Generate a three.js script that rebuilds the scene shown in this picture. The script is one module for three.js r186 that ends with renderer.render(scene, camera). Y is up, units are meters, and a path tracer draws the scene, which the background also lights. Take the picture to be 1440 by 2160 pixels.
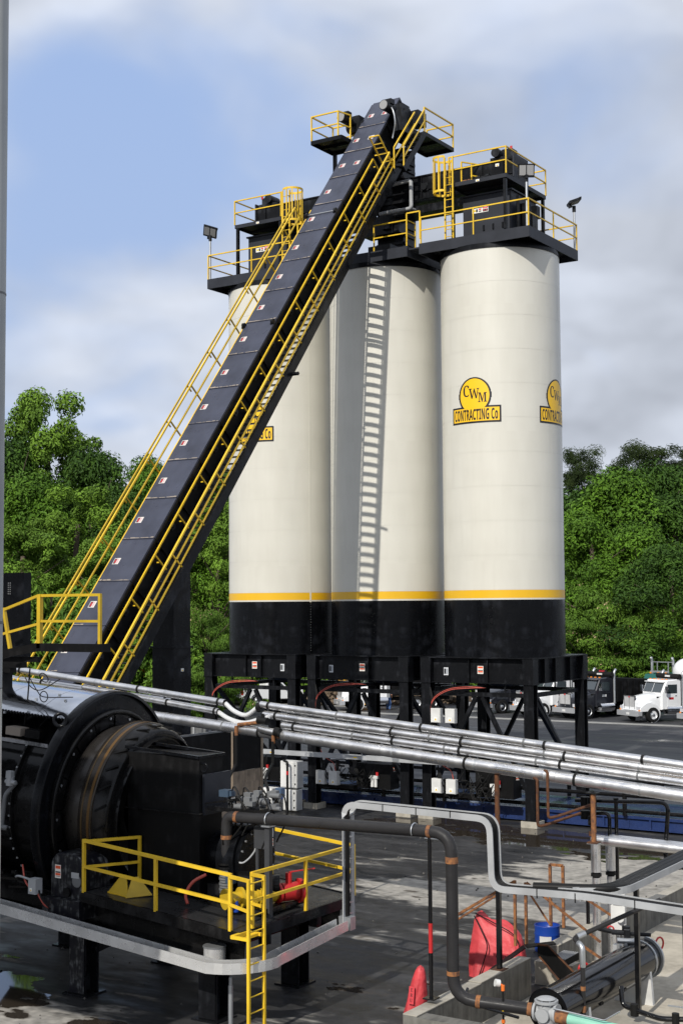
import * as THREE from 'three';
import { mergeGeometries } from 'three/addons/utils/BufferGeometryUtils.js';
import { ImprovedNoise } from 'three/addons/math/ImprovedNoise.js';
import { MarchingCubes } from 'three/addons/objects/MarchingCubes.js';

// ---------------------------------------------------------------- camera, sky, sun, exposure
// world: x runs along the row of silos (towards the right and the viewer), z towards the viewer, y up, metres
const scene = new THREE.Scene();
const camera = new THREE.PerspectiveCamera(40.589, 1440 / 2160, 0.3, 2500);
camera.rotation.order = 'YXZ';
camera.position.set(30.177, 8.3, 50.151);
camera.rotation.set(0.06756, 0.575, -0.0067);
scene.add(camera);
const renderer = new THREE.WebGLRenderer({ antialias: true });
renderer.setSize(682, 1024);
renderer.toneMapping = THREE.LinearToneMapping;
renderer.toneMappingExposure = 1.0;
renderer.shadowMap.enabled = true;
const sun = new THREE.DirectionalLight(new THREE.Color(1, 0.955, 0.875), 4.0);
sun.position.set(7.06 * 8, 59.65 * 8, 79.95 * 8).multiplyScalar(0.25);
sun.target.position.set(0, 0, 0);
sun.castShadow = true; sun.shadow.mapSize.set(4096, 4096); sun.shadow.radius = 1;
Object.assign(sun.shadow.camera, { left: -70, right: 70, top: 80, bottom: -60, near: 1, far: 500 });
scene.add(sun, sun.target);

const noise = new ImprovedNoise();
function rng(seed) { let s = seed >>> 0; return () => { s = (s + 0x6D2B79F5) >>> 0; let t = s; t = Math.imul(t ^ (t >>> 15), t | 1); t ^= t + Math.imul(t ^ (t >>> 7), t | 61); return ((t ^ (t >>> 14)) >>> 0) / 4294967296; }; }
const sm = (a, b, x) => { const t = Math.min(1, Math.max(0, (x - a) / (b - a))); return t * t * (3 - 2 * t); };
const lerp = (a, b, t) => a + (b - a) * t;
function fbm(x, y, z, oct = 5, gain = 0.5) { let s = 0, a = 0.5, f = 1; for (let i = 0; i < oct; i++) { s += a * noise.noise(x * f, y * f, z * f); f *= 2.03; a *= gain; } return s; }
// the sky: blue air with a broken layer of soft cloud, computed all round
{
  const W = 1536, Hh = 768, data = new Float32Array(W * Hh * 4);
  for (let j = 0; j < Hh; j++) {
    const el = ((j + 0.5) / Hh - 0.5) * Math.PI, cy = Math.cos(el), y = Math.sin(el);
    for (let i = 0; i < W; i++) {
      const az = ((i + 0.5) / W - 0.5) * Math.PI * 2, x = Math.cos(az) * cy, z = Math.sin(az) * cy;
      const k = (j * W + i) * 4;
      let r, g, b;
      if (y < -0.02) { r = 0.13; g = 0.135; b = 0.13; }
      else {
        const h = Math.max(y, 0);
        // clear air
        const t = Math.pow(1 - h, 2.2);
        r = lerp(0.31, 0.46, t); g = lerp(0.46, 0.58, t); b = lerp(0.80, 0.80, t);
        // cloud sheet: noise on a flattened dome plus broad masses
        const q = 1 / (h + 0.22), px = x * q, pz = z * q;
        const w1 = fbm(px * 0.9 + 3.1, pz * 0.9 - 1.7, 0.4, 3);
        let d = fbm(px * 1.25 + w1 * 0.9 + 1.3, pz * 1.25 + w1 * 0.7 + 7.7, 2.2, 6, 0.52);
        const broad = fbm(x * 1.4 + 5.2, y * 1.9 + 0.6, z * 1.4 - 3.3, 2);
        // azimuth relative to the yard's far side (0 = along -z), clouds gather to the right and high up
        const ra = Math.atan2(x, -z); // 0 at -z, positive to +x
        const wb = fbm(x * 5 + 2.2, y * 6, z * 5 + 1.1, 3) * 0.10;
        const blue = Math.exp(-((ra + 0.765 + wb) ** 2) / 0.022 - ((el - 0.315 + wb * 0.6) ** 2) / 0.0115) * 0.85 + Math.exp(-((ra + 0.40) ** 2) / 0.006 - ((el - 0.31) ** 2) / 0.006) * 0.18;
        const low = Math.exp(-((ra + 0.72) ** 2) / 0.012 - ((el - 0.215) ** 2) / 0.0025) * 0.25;
        let c = d * 0.95 + broad * 0.3 + 0.50 - blue + low;
        const cov = sm(-0.06, 0.42, c);
        const shade = fbm(px * 2.6 + 9.4 + d * 0.6, pz * 2.6 + d * 1.2, 5.5, 6, 0.58);
        const thick = sm(0.25, 0.75, c);
        let lum = 0.685 + shade * 0.40 - thick * 0.02 + 0.04 * sm(0.3, 0.0, h) + 0.05 * sm(0.36, 0.46, h);
        const puff = sm(0.02, 0.30, d) * sm(0.25, 0.0, Math.abs(c - 0.30)); lum += puff * 0.09;
        const cr = lum * 0.905, cg = lum * 0.965, cb = lum * 1.085;
        r = lerp(r, cr, cov * 0.94); g = lerp(g, cg, cov * 0.94); b = lerp(b, cb, cov * 0.94);
      }
      data[k] = r; data[k + 1] = g; data[k + 2] = b; data[k + 3] = 1;
    }
  }
  const tex = new THREE.DataTexture(data, W, Hh, THREE.RGBAFormat, THREE.FloatType);
  tex.mapping = THREE.EquirectangularReflectionMapping; tex.magFilter = THREE.LinearFilter; tex.minFilter = THREE.LinearFilter; tex.wrapS = THREE.RepeatWrapping;
  tex.needsUpdate = true;
  scene.background = tex; scene.environment = tex;
}

// ---------------------------------------------------------------- textures and materials
function dataTex(n, fn, srgb = false, rep = 1) {
  const d = new Uint8Array(n * n * 4);
  for (let j = 0; j < n; j++) for (let i = 0; i < n; i++) { const c = fn(i / n, j / n), k = (j * n + i) * 4; d[k] = Math.max(0, Math.min(255, c[0] * 255)); d[k + 1] = Math.max(0, Math.min(255, c[1] * 255)); d[k + 2] = Math.max(0, Math.min(255, c[2] * 255)); d[k + 3] = 255; }
  const t = new THREE.DataTexture(d, n, n, THREE.RGBAFormat, THREE.UnsignedByteType);
  t.wrapS = t.wrapT = THREE.RepeatWrapping; t.magFilter = THREE.LinearFilter; t.minFilter = THREE.LinearMipmapLinearFilter; t.generateMipmaps = true;
  if (srgb) t.colorSpace = THREE.SRGBColorSpace;
  t.repeat.set(rep, rep); t.needsUpdate = true; return t;
}
// tileable noise: 4-way blend
function tn(u, v, f, s, oct = 4) {
  const n = (x, y) => fbm(x * f + s, y * f + s * 1.7, s * 0.37, oct);
  const a = sm(0.3, 0.7, u), b = sm(0.3, 0.7, v);
  return lerp(lerp(n(u + 1, v + 1), n(u, v + 1), a), lerp(n(u + 1, v), n(u, v), a), b);
}
const g3 = v => [v, v, v];
const T = {
  dirt: dataTex(512, (u, v) => g3(0.86 + tn(u, v, 5, 1.3, 5) * 0.42), false, 0.35),
  grime: dataTex(512, (u, v) => { const n = tn(u, v, 4, 17.3, 6), s = tn(u * 2, v * 0.3, 7, 23.9, 4), f = tn(u, v, 30, 2.9, 2); return g3(0.28 + sm(-0.05, 0.5, n + s * 0.6) * 0.7 + Math.max(0, f) * 0.25); }, false, 0.45),
  streak: dataTex(512, (u, v) => { const s = tn(u * 1, v * 0.12, 14, 4.1, 4), n = tn(u, v, 4, 2.2, 4); return [0.955 + s * 0.07 + n * 0.07, 0.95 + s * 0.075 + n * 0.07, 0.94 + s * 0.08 + n * 0.08]; }, false, 0.2),
  rough: dataTex(512, (u, v) => { const n = tn(u, v, 6, 6.6, 5); return [1, 0.72 + n * 0.7, 1]; }, false, 0.5),
  crumple: dataTex(512, (u, v) => { const n = tn(u, v, 7, 3.9, 4); return g3(0.5 + n * 0.6); }, false, 0.9),
  rust: dataTex(256, (u, v) => { const n = tn(u, v, 6, 8.8, 5); const k = sm(-0.25, 0.3, n); return [lerp(0.30, 0.11, k), lerp(0.125, 0.052, k), lerp(0.042, 0.032, k)]; }, false, 1.5),
  concrete: dataTex(512, (u, v) => { const n = tn(u, v, 4, 5.1, 6), m = tn(u, v, 26, 9.7, 3); const k = 0.9 + n * 0.5 + m * 0.25; return [k, k * 0.985, k * 0.95]; }, false, 0.3),
  wetwall: dataTex(512, (u, v) => { const n = tn(u, v, 5, 15.1, 6), s = tn(u * 2, v * 0.2, 9, 2.7, 4); const k = 0.78 + n * 0.75 + s * 0.6; return [k, k * 0.99, k * 0.96]; }, false, 0.45),
};
const C = (r, g, b) => new THREE.Color().setRGB(r, g, b);
const mat = (color, roughness, o = {}) => new THREE.MeshStandardMaterial(Object.assign({ color, roughness, metalness: 0, side: THREE.DoubleSide }, o));
const phys = (color, roughness, o = {}) => new THREE.MeshPhysicalMaterial(Object.assign({ color, roughness, metalness: 0, side: THREE.DoubleSide }, o));
const M = {
  cream: phys(C(0.645, 0.630, 0.562), 0.42, { map: T.streak, clearcoat: 0.25, clearcoatRoughness: 0.25 }),
  stripe: phys(C(0.80, 0.46, 0.012), 0.4, { map: T.streak, clearcoat: 0.2, clearcoatRoughness: 0.3 }),
  white: mat(C(0.72, 0.72, 0.70), 0.45, { map: T.dirt }),
  black: phys(C(0.024, 0.0255, 0.030), 0.42, { specularIntensity: 0.3,  map: T.grime, roughnessMap: T.rough }),
  skirt: phys(C(0.0125, 0.0138, 0.0175), 0.38, { specularIntensity: 0.3,  map: T.grime, roughnessMap: T.rough }),
  fascia: phys(C(0.030, 0.033, 0.042), 0.5, { specularIntensity: 0.45,  map: T.dirt }),
  cover: phys(C(0.058, 0.064, 0.092), 0.5, { specularIntensity: 0.45,  map: T.dirt, roughnessMap: T.rough }),
  deep: phys(C(0.014, 0.0138, 0.0145), 0.55, { specularIntensity: 0.3,  map: T.grime }),
  wetblack: phys(C(0.022, 0.0215, 0.022), 0.22, { specularIntensity: 0.45,  map: T.grime, roughnessMap: T.rough, bumpMap: T.crumple, bumpScale: 0.004 }),
  glossblack: mat(C(0.006, 0.006, 0.007), 0.13, { bumpMap: T.crumple, bumpScale: 0.0007 }),
  dust: mat(C(0.33, 0.28, 0.23), 0.9, { map: T.dirt }),
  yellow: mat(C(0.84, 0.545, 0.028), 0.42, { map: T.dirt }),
  yellow2: mat(C(0.60, 0.40, 0.02), 0.45, { map: T.dirt }),  // darker copy of yellow; the left rails carry their shade in this colour
  alu: mat(C(0.80, 0.80, 0.81), 0.46, { metalness: 0.9, map: T.dirt, roughnessMap: T.rough, bumpMap: T.crumple, bumpScale: 0.003 }),
  stainless: mat(C(0.86, 0.86, 0.85), 0.38, { metalness: 0.6, roughnessMap: T.rough, map: T.dirt, bumpMap: T.crumple, bumpScale: 0.001 }),
  galv: mat(C(0.56, 0.58, 0.60), 0.42, { metalness: 0.8, map: T.dirt }),
  mirror: mat(C(0.70, 0.72, 0.76), 0.17, { metalness: 1, roughnessMap: T.rough, map: T.dirt, bumpMap: T.crumple, bumpScale: 0.002 }),
  greymetal: mat(C(0.16, 0.165, 0.17), 0.5, { map: T.dirt }),
  lightgrey: mat(C(0.40, 0.41, 0.42), 0.5, { map: T.dirt }),
  darkbox: phys(C(0.055, 0.057, 0.062), 0.5, { specularIntensity: 0.3,  map: T.dirt }),
  motor: phys(C(0.040, 0.043, 0.050), 0.4, { specularIntensity: 0.3,  map: T.grime }),
  fan: mat(C(0.30, 0.30, 0.30), 0.5),
  rust: mat(C(1, 1, 1), 0.85, { map: T.rust }),
  rustdark: mat(C(0.42, 0.38, 0.38), 0.85, { map: T.rust }),
  ironpipe: phys(C(0.030, 0.029, 0.030), 0.55, { specularIntensity: 0.45,  map: T.dirt, roughnessMap: T.rough, bumpMap: T.crumple, bumpScale: 0.003 }),
  concrete: mat(C(0.40, 0.375, 0.325), 0.9, { map: T.concrete, bumpMap: T.concrete, bumpScale: 0.006 }),
  darkconc: mat(C(0.17, 0.165, 0.15), 0.75, { map: T.wetwall, bumpMap: T.wetwall, bumpScale: 0.01 }),
  tanwall: mat(C(0.30, 0.235, 0.175), 0.8, { map: T.wetwall }),
  red: mat(C(0.52, 0.02, 0.022), 0.45, { map: T.dirt }),
  tarp: mat(C(0.60, 0.055, 0.065), 0.55, { map: T.dirt, bumpMap: T.crumple, bumpScale: 0.02 }),
  cable: phys(C(0.012, 0.012, 0.012), 0.45, { specularIntensity: 0.3 }),
  redhose: mat(C(0.48, 0.085, 0.06), 0.5),
  whitehose: mat(C(0.62, 0.63, 0.64), 0.4, { bumpMap: T.crumple, bumpScale: 0.01 }),
  blue: mat(C(0.022, 0.042, 0.135), 0.35, { map: T.dirt, roughnessMap: T.rough }),
  bluedeck: mat(C(0.05, 0.08, 0.16), 0.16, { map: T.dirt, roughnessMap: T.rough }),
  brightblue: mat(C(0.01, 0.05, 0.30), 0.35),
  mint: mat(C(0.25, 0.55, 0.42), 0.6, { map: T.dirt }),
  bumper: mat(C(0.55, 0.56, 0.58), 0.32, { metalness: 0.55 }),
  rubber: phys(C(0.012, 0.012, 0.012), 0.8, { specularIntensity: 0.3 }),
  chrome: mat(C(0.75, 0.75, 0.76), 0.12, { metalness: 1 }),
  truckwhite: phys(C(0.76, 0.77, 0.78), 0.35, { clearcoat: 0.8, clearcoatRoughness: 0.08 }),
  truckblack: phys(C(0.010, 0.011, 0.016), 0.3, { clearcoat: 1, clearcoatRoughness: 0.05 }),
  glass: phys(C(0.03, 0.04, 0.045), 0.06, { clearcoat: 1, clearcoatRoughness: 0.02 }),
  catyellow: mat(C(0.62, 0.33, 0.03), 0.45, { map: T.dirt }),
  orange: mat(C(0.75, 0.16, 0.02), 0.5),
  bark: mat(C(0.13, 0.10, 0.075), 0.95, { map: T.concrete }),
  lens: mat(C(0.5, 0.5, 0.52), 0.3),
  polepaint: mat(C(0.42, 0.43, 0.42), 0.5, { map: T.dirt }),
  amber: mat(C(0.8, 0.25, 0.02), 0.3),
};

// ---------------------------------------------------------------- helpers
const V = (a, y, b) => new THREE.Vector3(a, y, -b);            // a along the silo row, y up, b away from the viewer
const X3 = (x, y, z) => new THREE.Vector3(x, y, z);
const BASE = new WeakMap();
const used = {};
function numbered(n) { const k = used[n] = (used[n] ?? -1) + 1; return k ? `${n}_${String(k).padStart(3, '0')}` : n; }
function thing(name, label, category, base = X3(0, 0, 0), group) {
  const o = new THREE.Group(); o.name = numbered(name); o.position.copy(base); BASE.set(o, base.clone());
  o.userData.label = label; o.userData.category = category; if (group) o.userData.group = group;
  scene.add(o); return o;
}
function autoUV(g) {
  const p = g.attributes.position, n = g.attributes.normal, uv = new Float32Array(p.count * 2);
  for (let i = 0; i < p.count; i++) {
    const ax = Math.abs(n.getX(i)), ay = Math.abs(n.getY(i)), az = Math.abs(n.getZ(i)), x = p.getX(i), y = p.getY(i), z = p.getZ(i);
    if (ay >= ax && ay >= az) { uv[2 * i] = x; uv[2 * i + 1] = z; } else if (ax >= az) { uv[2 * i] = z; uv[2 * i + 1] = y; } else { uv[2 * i] = x; uv[2 * i + 1] = y; }
  }
  g.setAttribute('uv', new THREE.BufferAttribute(uv, 2)); return g;
}
function prep(g) { if (g.index) g = g.toNonIndexed(); for (const k of Object.keys(g.attributes)) if (!['position', 'normal', 'uv'].includes(k)) g.deleteAttribute(k); if (!g.attributes.uv) g.setAttribute('uv', new THREE.BufferAttribute(new Float32Array(g.attributes.position.count * 2), 2)); return g; }
function merge(gs) { gs = (Array.isArray(gs) ? gs : [gs]).map(prep); return gs.length === 1 ? gs[0] : mergeGeometries(gs); }
const SPLIT = new Set(['valve', 'actuator', 'support_arm', 'ladder_return', 'ladder_step', 'flange', 'shaft_knob', 'rusty_nipple', 'light_bar', 'side_machinery', 'tarp_arm', 'reflective_band', 'end_cap', 'red_flange', 'grille_frame', 'bumper', 'copper_line', 'stand', 'rusty_edge', 'galv_fitting', 'rust_band', 'fitting', 'wire', 'edge_angle', 'chain_guard', 'deck_frame', 'diverter', 'valve_rod', 'joint_flange', 'rope']);
function part(name, gs, m, parent, o = {}) {
  if (Array.isArray(gs) && gs.length > 1 && SPLIT.has(name) && !o.kind) { const all = gs.map(g => part(name, g, m, parent, o)); return all[0]; }
  let g = merge(gs);
  if (!o.keepUV) autoUV(g);
  const b = BASE.get(parent); if (b && b.lengthSq() > 0) g.translate(-b.x, -b.y, -b.z);
  const mesh = new THREE.Mesh(g, m); mesh.name = name; mesh.castShadow = mesh.receiveShadow = true;
  if (b) BASE.set(mesh, b);
  if (o.label) mesh.userData.label = o.label;
  if (o.kind) mesh.userData.kind = o.kind;
  parent.add(mesh); return mesh;
}
function single(name, gs, m, label, category, group, o = {}) {   // a thing that is one mesh, set at its own base
  let g = merge(gs); if (!o.keepUV) autoUV(g);
  g.computeBoundingBox(); const bb = g.boundingBox, c = X3((bb.min.x + bb.max.x) / 2, bb.min.y, (bb.min.z + bb.max.z) / 2);
  g.translate(-c.x, -c.y, -c.z);
  const mesh = new THREE.Mesh(g, m); mesh.name = numbered(name); mesh.position.copy(c); mesh.castShadow = mesh.receiveShadow = true; BASE.set(mesh, c);
  Object.assign(mesh.userData, { label, category }); if (group) mesh.userData.group = group; if (o.kind) { mesh.userData.kind = o.kind; }
  scene.add(mesh); return mesh;
}
function struct(name, gs, m, o = {}) {
  let g = merge(gs); if (!o.keepUV) autoUV(g);
  const mesh = new THREE.Mesh(g, m); mesh.name = numbered(name); mesh.userData.kind = 'structure'; mesh.castShadow = mesh.receiveShadow = true; if (o.label) mesh.userData.label = o.label;
  scene.add(mesh); return mesh;
}
function place(o, x, y, z, ry = 0, s = 1) { o.position.set(x, y, z); o.rotation.y = ry; o.scale.setScalar(s); return o; }
function copy(src, label, x, y, z, ry = 0, s = 1) {
  const c = src.clone(); c.name = numbered(src.name.replace(/_\d\d\d$/, '')); c.userData = Object.assign({}, src.userData); if (label) c.userData.label = label; scene.add(c); return place(c, x, y, z, ry, s);
}
// boxes: centre and size
function bx(x, y, z, w, h, d, ry = 0) { const g = new THREE.BoxGeometry(w, h, d); if (ry) g.rotateY(ry); return g.translate(x, y, z); }
// box by ranges in (a, y, b)
function rb(a0, a1, y0, y1, b0, b1) { return bx((a0 + a1) / 2, (y0 + y1) / 2, -(b0 + b1) / 2, Math.abs(a1 - a0), Math.abs(y1 - y0), Math.abs(b1 - b0)); }
function basis(p, q, up = X3(0, 1, 0)) {
  const d = q.clone().sub(p), L = d.length(); d.divideScalar(L); let u = up; if (Math.abs(d.dot(u)) > 0.98) u = Math.abs(d.y) > 0.9 ? X3(0, 0, 1) : X3(0, 1, 0);
  const x = new THREE.Vector3().crossVectors(u, d).normalize(), y = new THREE.Vector3().crossVectors(d, x);
  const m = new THREE.Matrix4().makeBasis(x, y, d); m.setPosition(p.clone().add(q).multiplyScalar(0.5)); return [m, L];
}
function bar(p, q, w = 0.05, h = w, up) { const [m, L] = basis(p, q, up); return new THREE.BoxGeometry(w, h, L).applyMatrix4(m); }
function rod(p, q, r = 0.03, seg = 10, r2 = r) { const [m, L] = basis(p, q); const g = new THREE.CylinderGeometry(r2, r, L, seg, 1); g.rotateX(Math.PI / 2); return g.applyMatrix4(m); }
function ibeam(p, q, w, h, t = 0.025, up) { // flanges w wide, h deep
  const [m, L] = basis(p, q, up); const gs = [new THREE.BoxGeometry(w, t, L).translate(0, h / 2 - t / 2, 0), new THREE.BoxGeometry(w, t, L).translate(0, -h / 2 + t / 2, 0), new THREE.BoxGeometry(t, h - 2 * t, L)];
  return gs.map(g => g.applyMatrix4(m));
}
function fillet(pts, r, n = 5) {
  const out = [pts[0].clone()];
  for (let i = 1; i < pts.length - 1; i++) {
    const p = pts[i], a = pts[i - 1].clone().sub(p), b = pts[i + 1].clone().sub(p); const ra = Math.min(r, a.length() * 0.48), rb_ = Math.min(r, b.length() * 0.48);
    const p0 = p.clone().addScaledVector(a.normalize(), ra), p1 = p.clone().addScaledVector(b.normalize(), rb_);
    for (let k = 0; k <= n; k++) { const t = k / n; out.push(p0.clone().multiplyScalar((1 - t) ** 2).addScaledVector(p, 2 * t * (1 - t)).addScaledVector(p1, t * t)); }
  }
  out.push(pts[pts.length - 1].clone()); return out;
}
function sweep(pts, r, seg = 10, prof) { // prof: list of [x,y] cross-section points, else a circle
  const P = prof || Array.from({ length: seg }, (_, i) => [Math.cos(i / seg * 2 * Math.PI) * r, Math.sin(i / seg * 2 * Math.PI) * r]);
  const n = P.length, pos = [], idx = []; let prevX = null;
  for (let i = 0; i < pts.length; i++) {
    const d = pts[Math.min(i + 1, pts.length - 1)].clone().sub(pts[Math.max(i - 1, 0)]).normalize();
    let x;
    if (prof) { x = new THREE.Vector3().crossVectors(X3(0, 1, 0), d); if (x.lengthSq() < 1e-4) x = prevX ? prevX.clone() : X3(1, 0, 0); x.normalize(); }
    else if (!prevX) { x = Math.abs(d.y) < 0.9 ? new THREE.Vector3().crossVectors(X3(0, 1, 0), d).normalize() : new THREE.Vector3().crossVectors(X3(0, 0, 1), d).normalize(); }
    else { x = prevX.clone().addScaledVector(d, -prevX.dot(d)).normalize(); }
    prevX = x; const y = new THREE.Vector3().crossVectors(d, x);
    for (const [u, v] of P) { const q = pts[i].clone().addScaledVector(x, u).addScaledVector(y, v); pos.push(q.x, q.y, q.z); }
  }
  for (let i = 0; i < pts.length - 1; i++) for (let k = 0; k < n; k++) { const a = i * n + k, b = i * n + (k + 1) % n, c = a + n, d = b + n; idx.push(a, b, c, b, d, c); }
  const cap = (o, flip) => { for (let k = 1; k < n - 1; k++) flip ? idx.push(o, o + k + 1, o + k) : idx.push(o, o + k, o + k + 1); };
  if (!prof) { cap(0, true); cap((pts.length - 1) * n, false); }
  let g = new THREE.BufferGeometry(); g.setAttribute('position', new THREE.Float32BufferAttribute(pos, 3)); g.setIndex(idx);
  if (prof) g = g.toNonIndexed(); g.computeVertexNormals(); return g;
}
const tube = (pts, r, bend = 0.15, seg = 10) => sweep(fillet(pts, bend), r, seg);
function smooth(pts, n = 24) { return new THREE.CatmullRomCurve3(pts).getPoints(n); }
const cable = (pts, r = 0.015, n = 20, seg = 6) => sweep(smooth(pts, n), r, seg);
// cylinder wall between angles, centred on the y axis
function arcWall(r, y0, y1, t0, t1, seg) { return new THREE.CylinderGeometry(r, r, y1 - y0, seg, 1, true, t0, t1 - t0).translate(0, (y0 + y1) / 2, 0); }
function ring(r0, r1, h, seg = 48) { return new THREE.LatheGeometry([[r0, -h / 2], [r1, -h / 2], [r1, h / 2], [r0, h / 2], [r0, -h / 2]].map(p => new THREE.Vector2(...p)), seg).toNonIndexed(); }
function flat(g) { g = g.index ? g.toNonIndexed() : g; g.computeVertexNormals(); return g; }
function guardrail(parent, pts, o = {}) { // pts at deck level; posts are parts of the rail
  const h = o.h ?? 1.07, w = o.w ?? 0.05, m = o.m ?? M.yellow, gs = [], posts = [];
  for (let i = 0; i < pts.length - 1; i++) {
    const p = pts[i], q = pts[i + 1], up = X3(0, h, 0), mid = X3(0, h * 0.5, 0);
    gs.push(bar(p.clone().add(up), q.clone().add(up), w), bar(p.clone().add(mid), q.clone().add(mid), w * 0.9));
    const L = p.distanceTo(q), n = Math.max(1, Math.round(L / (o.gap ?? 1.6)));
    for (let k = i === 0 ? 0 : 1; k <= n; k++) posts.push(p.clone().lerp(q, k / n));
  }
  const rail = part('guardrail', gs, m, parent);
  for (const p of posts) part('post', bar(p.clone(), p.clone().add(X3(0, h + w * 0.45, 0)), w * 0.96), m, rail);
  return rail;
}
function canvasMat(w, h, draw, o = {}) {
  const c = document.createElement('canvas'); c.width = w; c.height = h; const x = c.getContext('2d'); draw(x, w, h);
  const t = new THREE.CanvasTexture(c); t.colorSpace = THREE.SRGBColorSpace; t.magFilter = THREE.LinearFilter; t.anisotropy = 8;
  return mat(C(1, 1, 1), o.rough ?? 0.5, { map: t });
}
// a small printed plate: centre c, facing n, width w, height h (uv 0..1)
function plate(c, n, w, h, t = 0.004) {
  const z = n.clone().normalize(), x = new THREE.Vector3().crossVectors(Math.abs(z.y) > 0.99 ? X3(0, 0, -1) : X3(0, 1, 0), z).normalize(), y = new THREE.Vector3().crossVectors(z, x);
  const g = new THREE.BoxGeometry(w, h, t); g.applyMatrix4(new THREE.Matrix4().makeBasis(x, y, z).setPosition(c)); return g;
}
M.wetglint = phys(C(1, 1, 1), 0.3, { specularIntensity: 0.6, map: dataTex(256, (u, v) => { const s = tn(u * 1.5, v * 0.15, 16, 5.5, 4), n = tn(u, v, 5, 12.2, 5); const k = sm(-0.05, 0.45, s * 0.5 + n * 0.8); return [lerp(0.011, 0.15, k), lerp(0.011, 0.155, k), lerp(0.012, 0.16, k)]; }, false, 1.0), bumpMap: T.crumple, bumpScale: 0.004 });  // pale streaks painted into the map stand for highlights on wet steel
const LBL = {
  warn: canvasMat(64, 64, (x, w, h) => { x.fillStyle = '#cfcbc6'; x.fillRect(0, 0, w, h); x.fillStyle = '#23252c'; x.fillRect(5, 6, 26, 52); x.fillStyle = '#c8202c'; x.fillRect(14, 12, 12, 40); x.fillStyle = '#d98a90'; x.fillRect(40, 8, 8, 48); x.fillStyle = '#b9b4b4'; x.fillRect(52, 10, 3, 44); }),
  orange: canvasMat(64, 80, (x, w, h) => { x.fillStyle = '#e8e2da'; x.fillRect(0, 0, w, h); x.fillStyle = '#e2572b'; x.fillRect(5, 6, 54, 18); x.fillStyle = '#20242a'; x.fillRect(5, 40, 54, 8); x.fillStyle = '#e2572b'; x.fillRect(5, 50, 54, 14); x.fillStyle = '#222'; x.fillRect(8, 68, 48, 3); }),
  plate: canvasMat(48, 64, (x, w, h) => { x.fillStyle = '#c9ccd0'; x.fillRect(0, 0, w, h); x.fillStyle = '#25282d'; x.fillRect(4, 10, 20, 44); x.fillStyle = '#9aa0a6'; x.fillRect(28, 10, 14, 44); }),
  tri: canvasMat(48, 48, (x, w, h) => { x.fillStyle = '#e9e9e7'; x.fillRect(0, 0, w, h); x.fillStyle = '#f0c000'; x.beginPath(); x.moveTo(24, 12); x.lineTo(40, 40); x.lineTo(8, 40); x.fill(); x.fillStyle = '#111'; x.fillRect(22, 22, 4, 12); }),
  strip: canvasMat(128, 40, (x, w, h) => { x.fillStyle = '#e6e4df'; x.fillRect(0, 8, w, 32); x.fillStyle = '#e9c51c'; x.fillRect(8, 18, 20, 12); x.fillStyle = '#222'; x.fillRect(30, 14, 14, 20); x.fillStyle = '#cf2b30'; x.fillRect(52, 12, 20, 10); x.fillStyle = '#222'; x.fillRect(52, 26, 20, 8); x.fillStyle = '#cf2b30'; x.fillRect(84, 2, 40, 14); x.fillStyle = '#e6e4df'; x.fillRect(90, 6, 28, 3); x.fillStyle = '#222'; x.fillRect(84, 20, 40, 16); x.fillStyle = '#cf2b30'; x.fillRect(90, 24, 8, 8); x.fillRect(108, 24, 10, 8); }),
};

// ---------------------------------------------------------------- ground, pads, road
const APRON = { a0: -14, a1: 26, b0: -46, b1: -0.4 };
{
  // yard asphalt, reaches the horizon
  const n = 1024, size = 24;
  const map = dataTex(n, (u, v) => { const a = tn(u, v, 5, 21.3, 6), m = tn(u, v, 60, 3.3, 2), s = tn(u * 0.25, v * 2, 5, 31.1, 5); const k = 0.9 + a * 0.9 + m * 0.3 + Math.max(0, s) * 1.4; return [k * 0.5, k * 0.5, k * 0.5]; }, false, 1 / size);
  const rgh = dataTex(n, (u, v) => { const s = tn(u * 0.25, v * 2, 5, 31.1, 5), a = tn(u, v, 5, 21.3, 5); return [1, 0.55 + s * 1.0 + a * 0.4, 1]; }, false, 1 / size);
  const m = phys(C(0.092, 0.093, 0.099), 1, { specularIntensity: 0.5, map, roughnessMap: rgh });
  struct('ground', new THREE.PlaneGeometry(1600, 1600).rotateX(-Math.PI / 2).translate(0, 0, -300), m);
}
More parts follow.
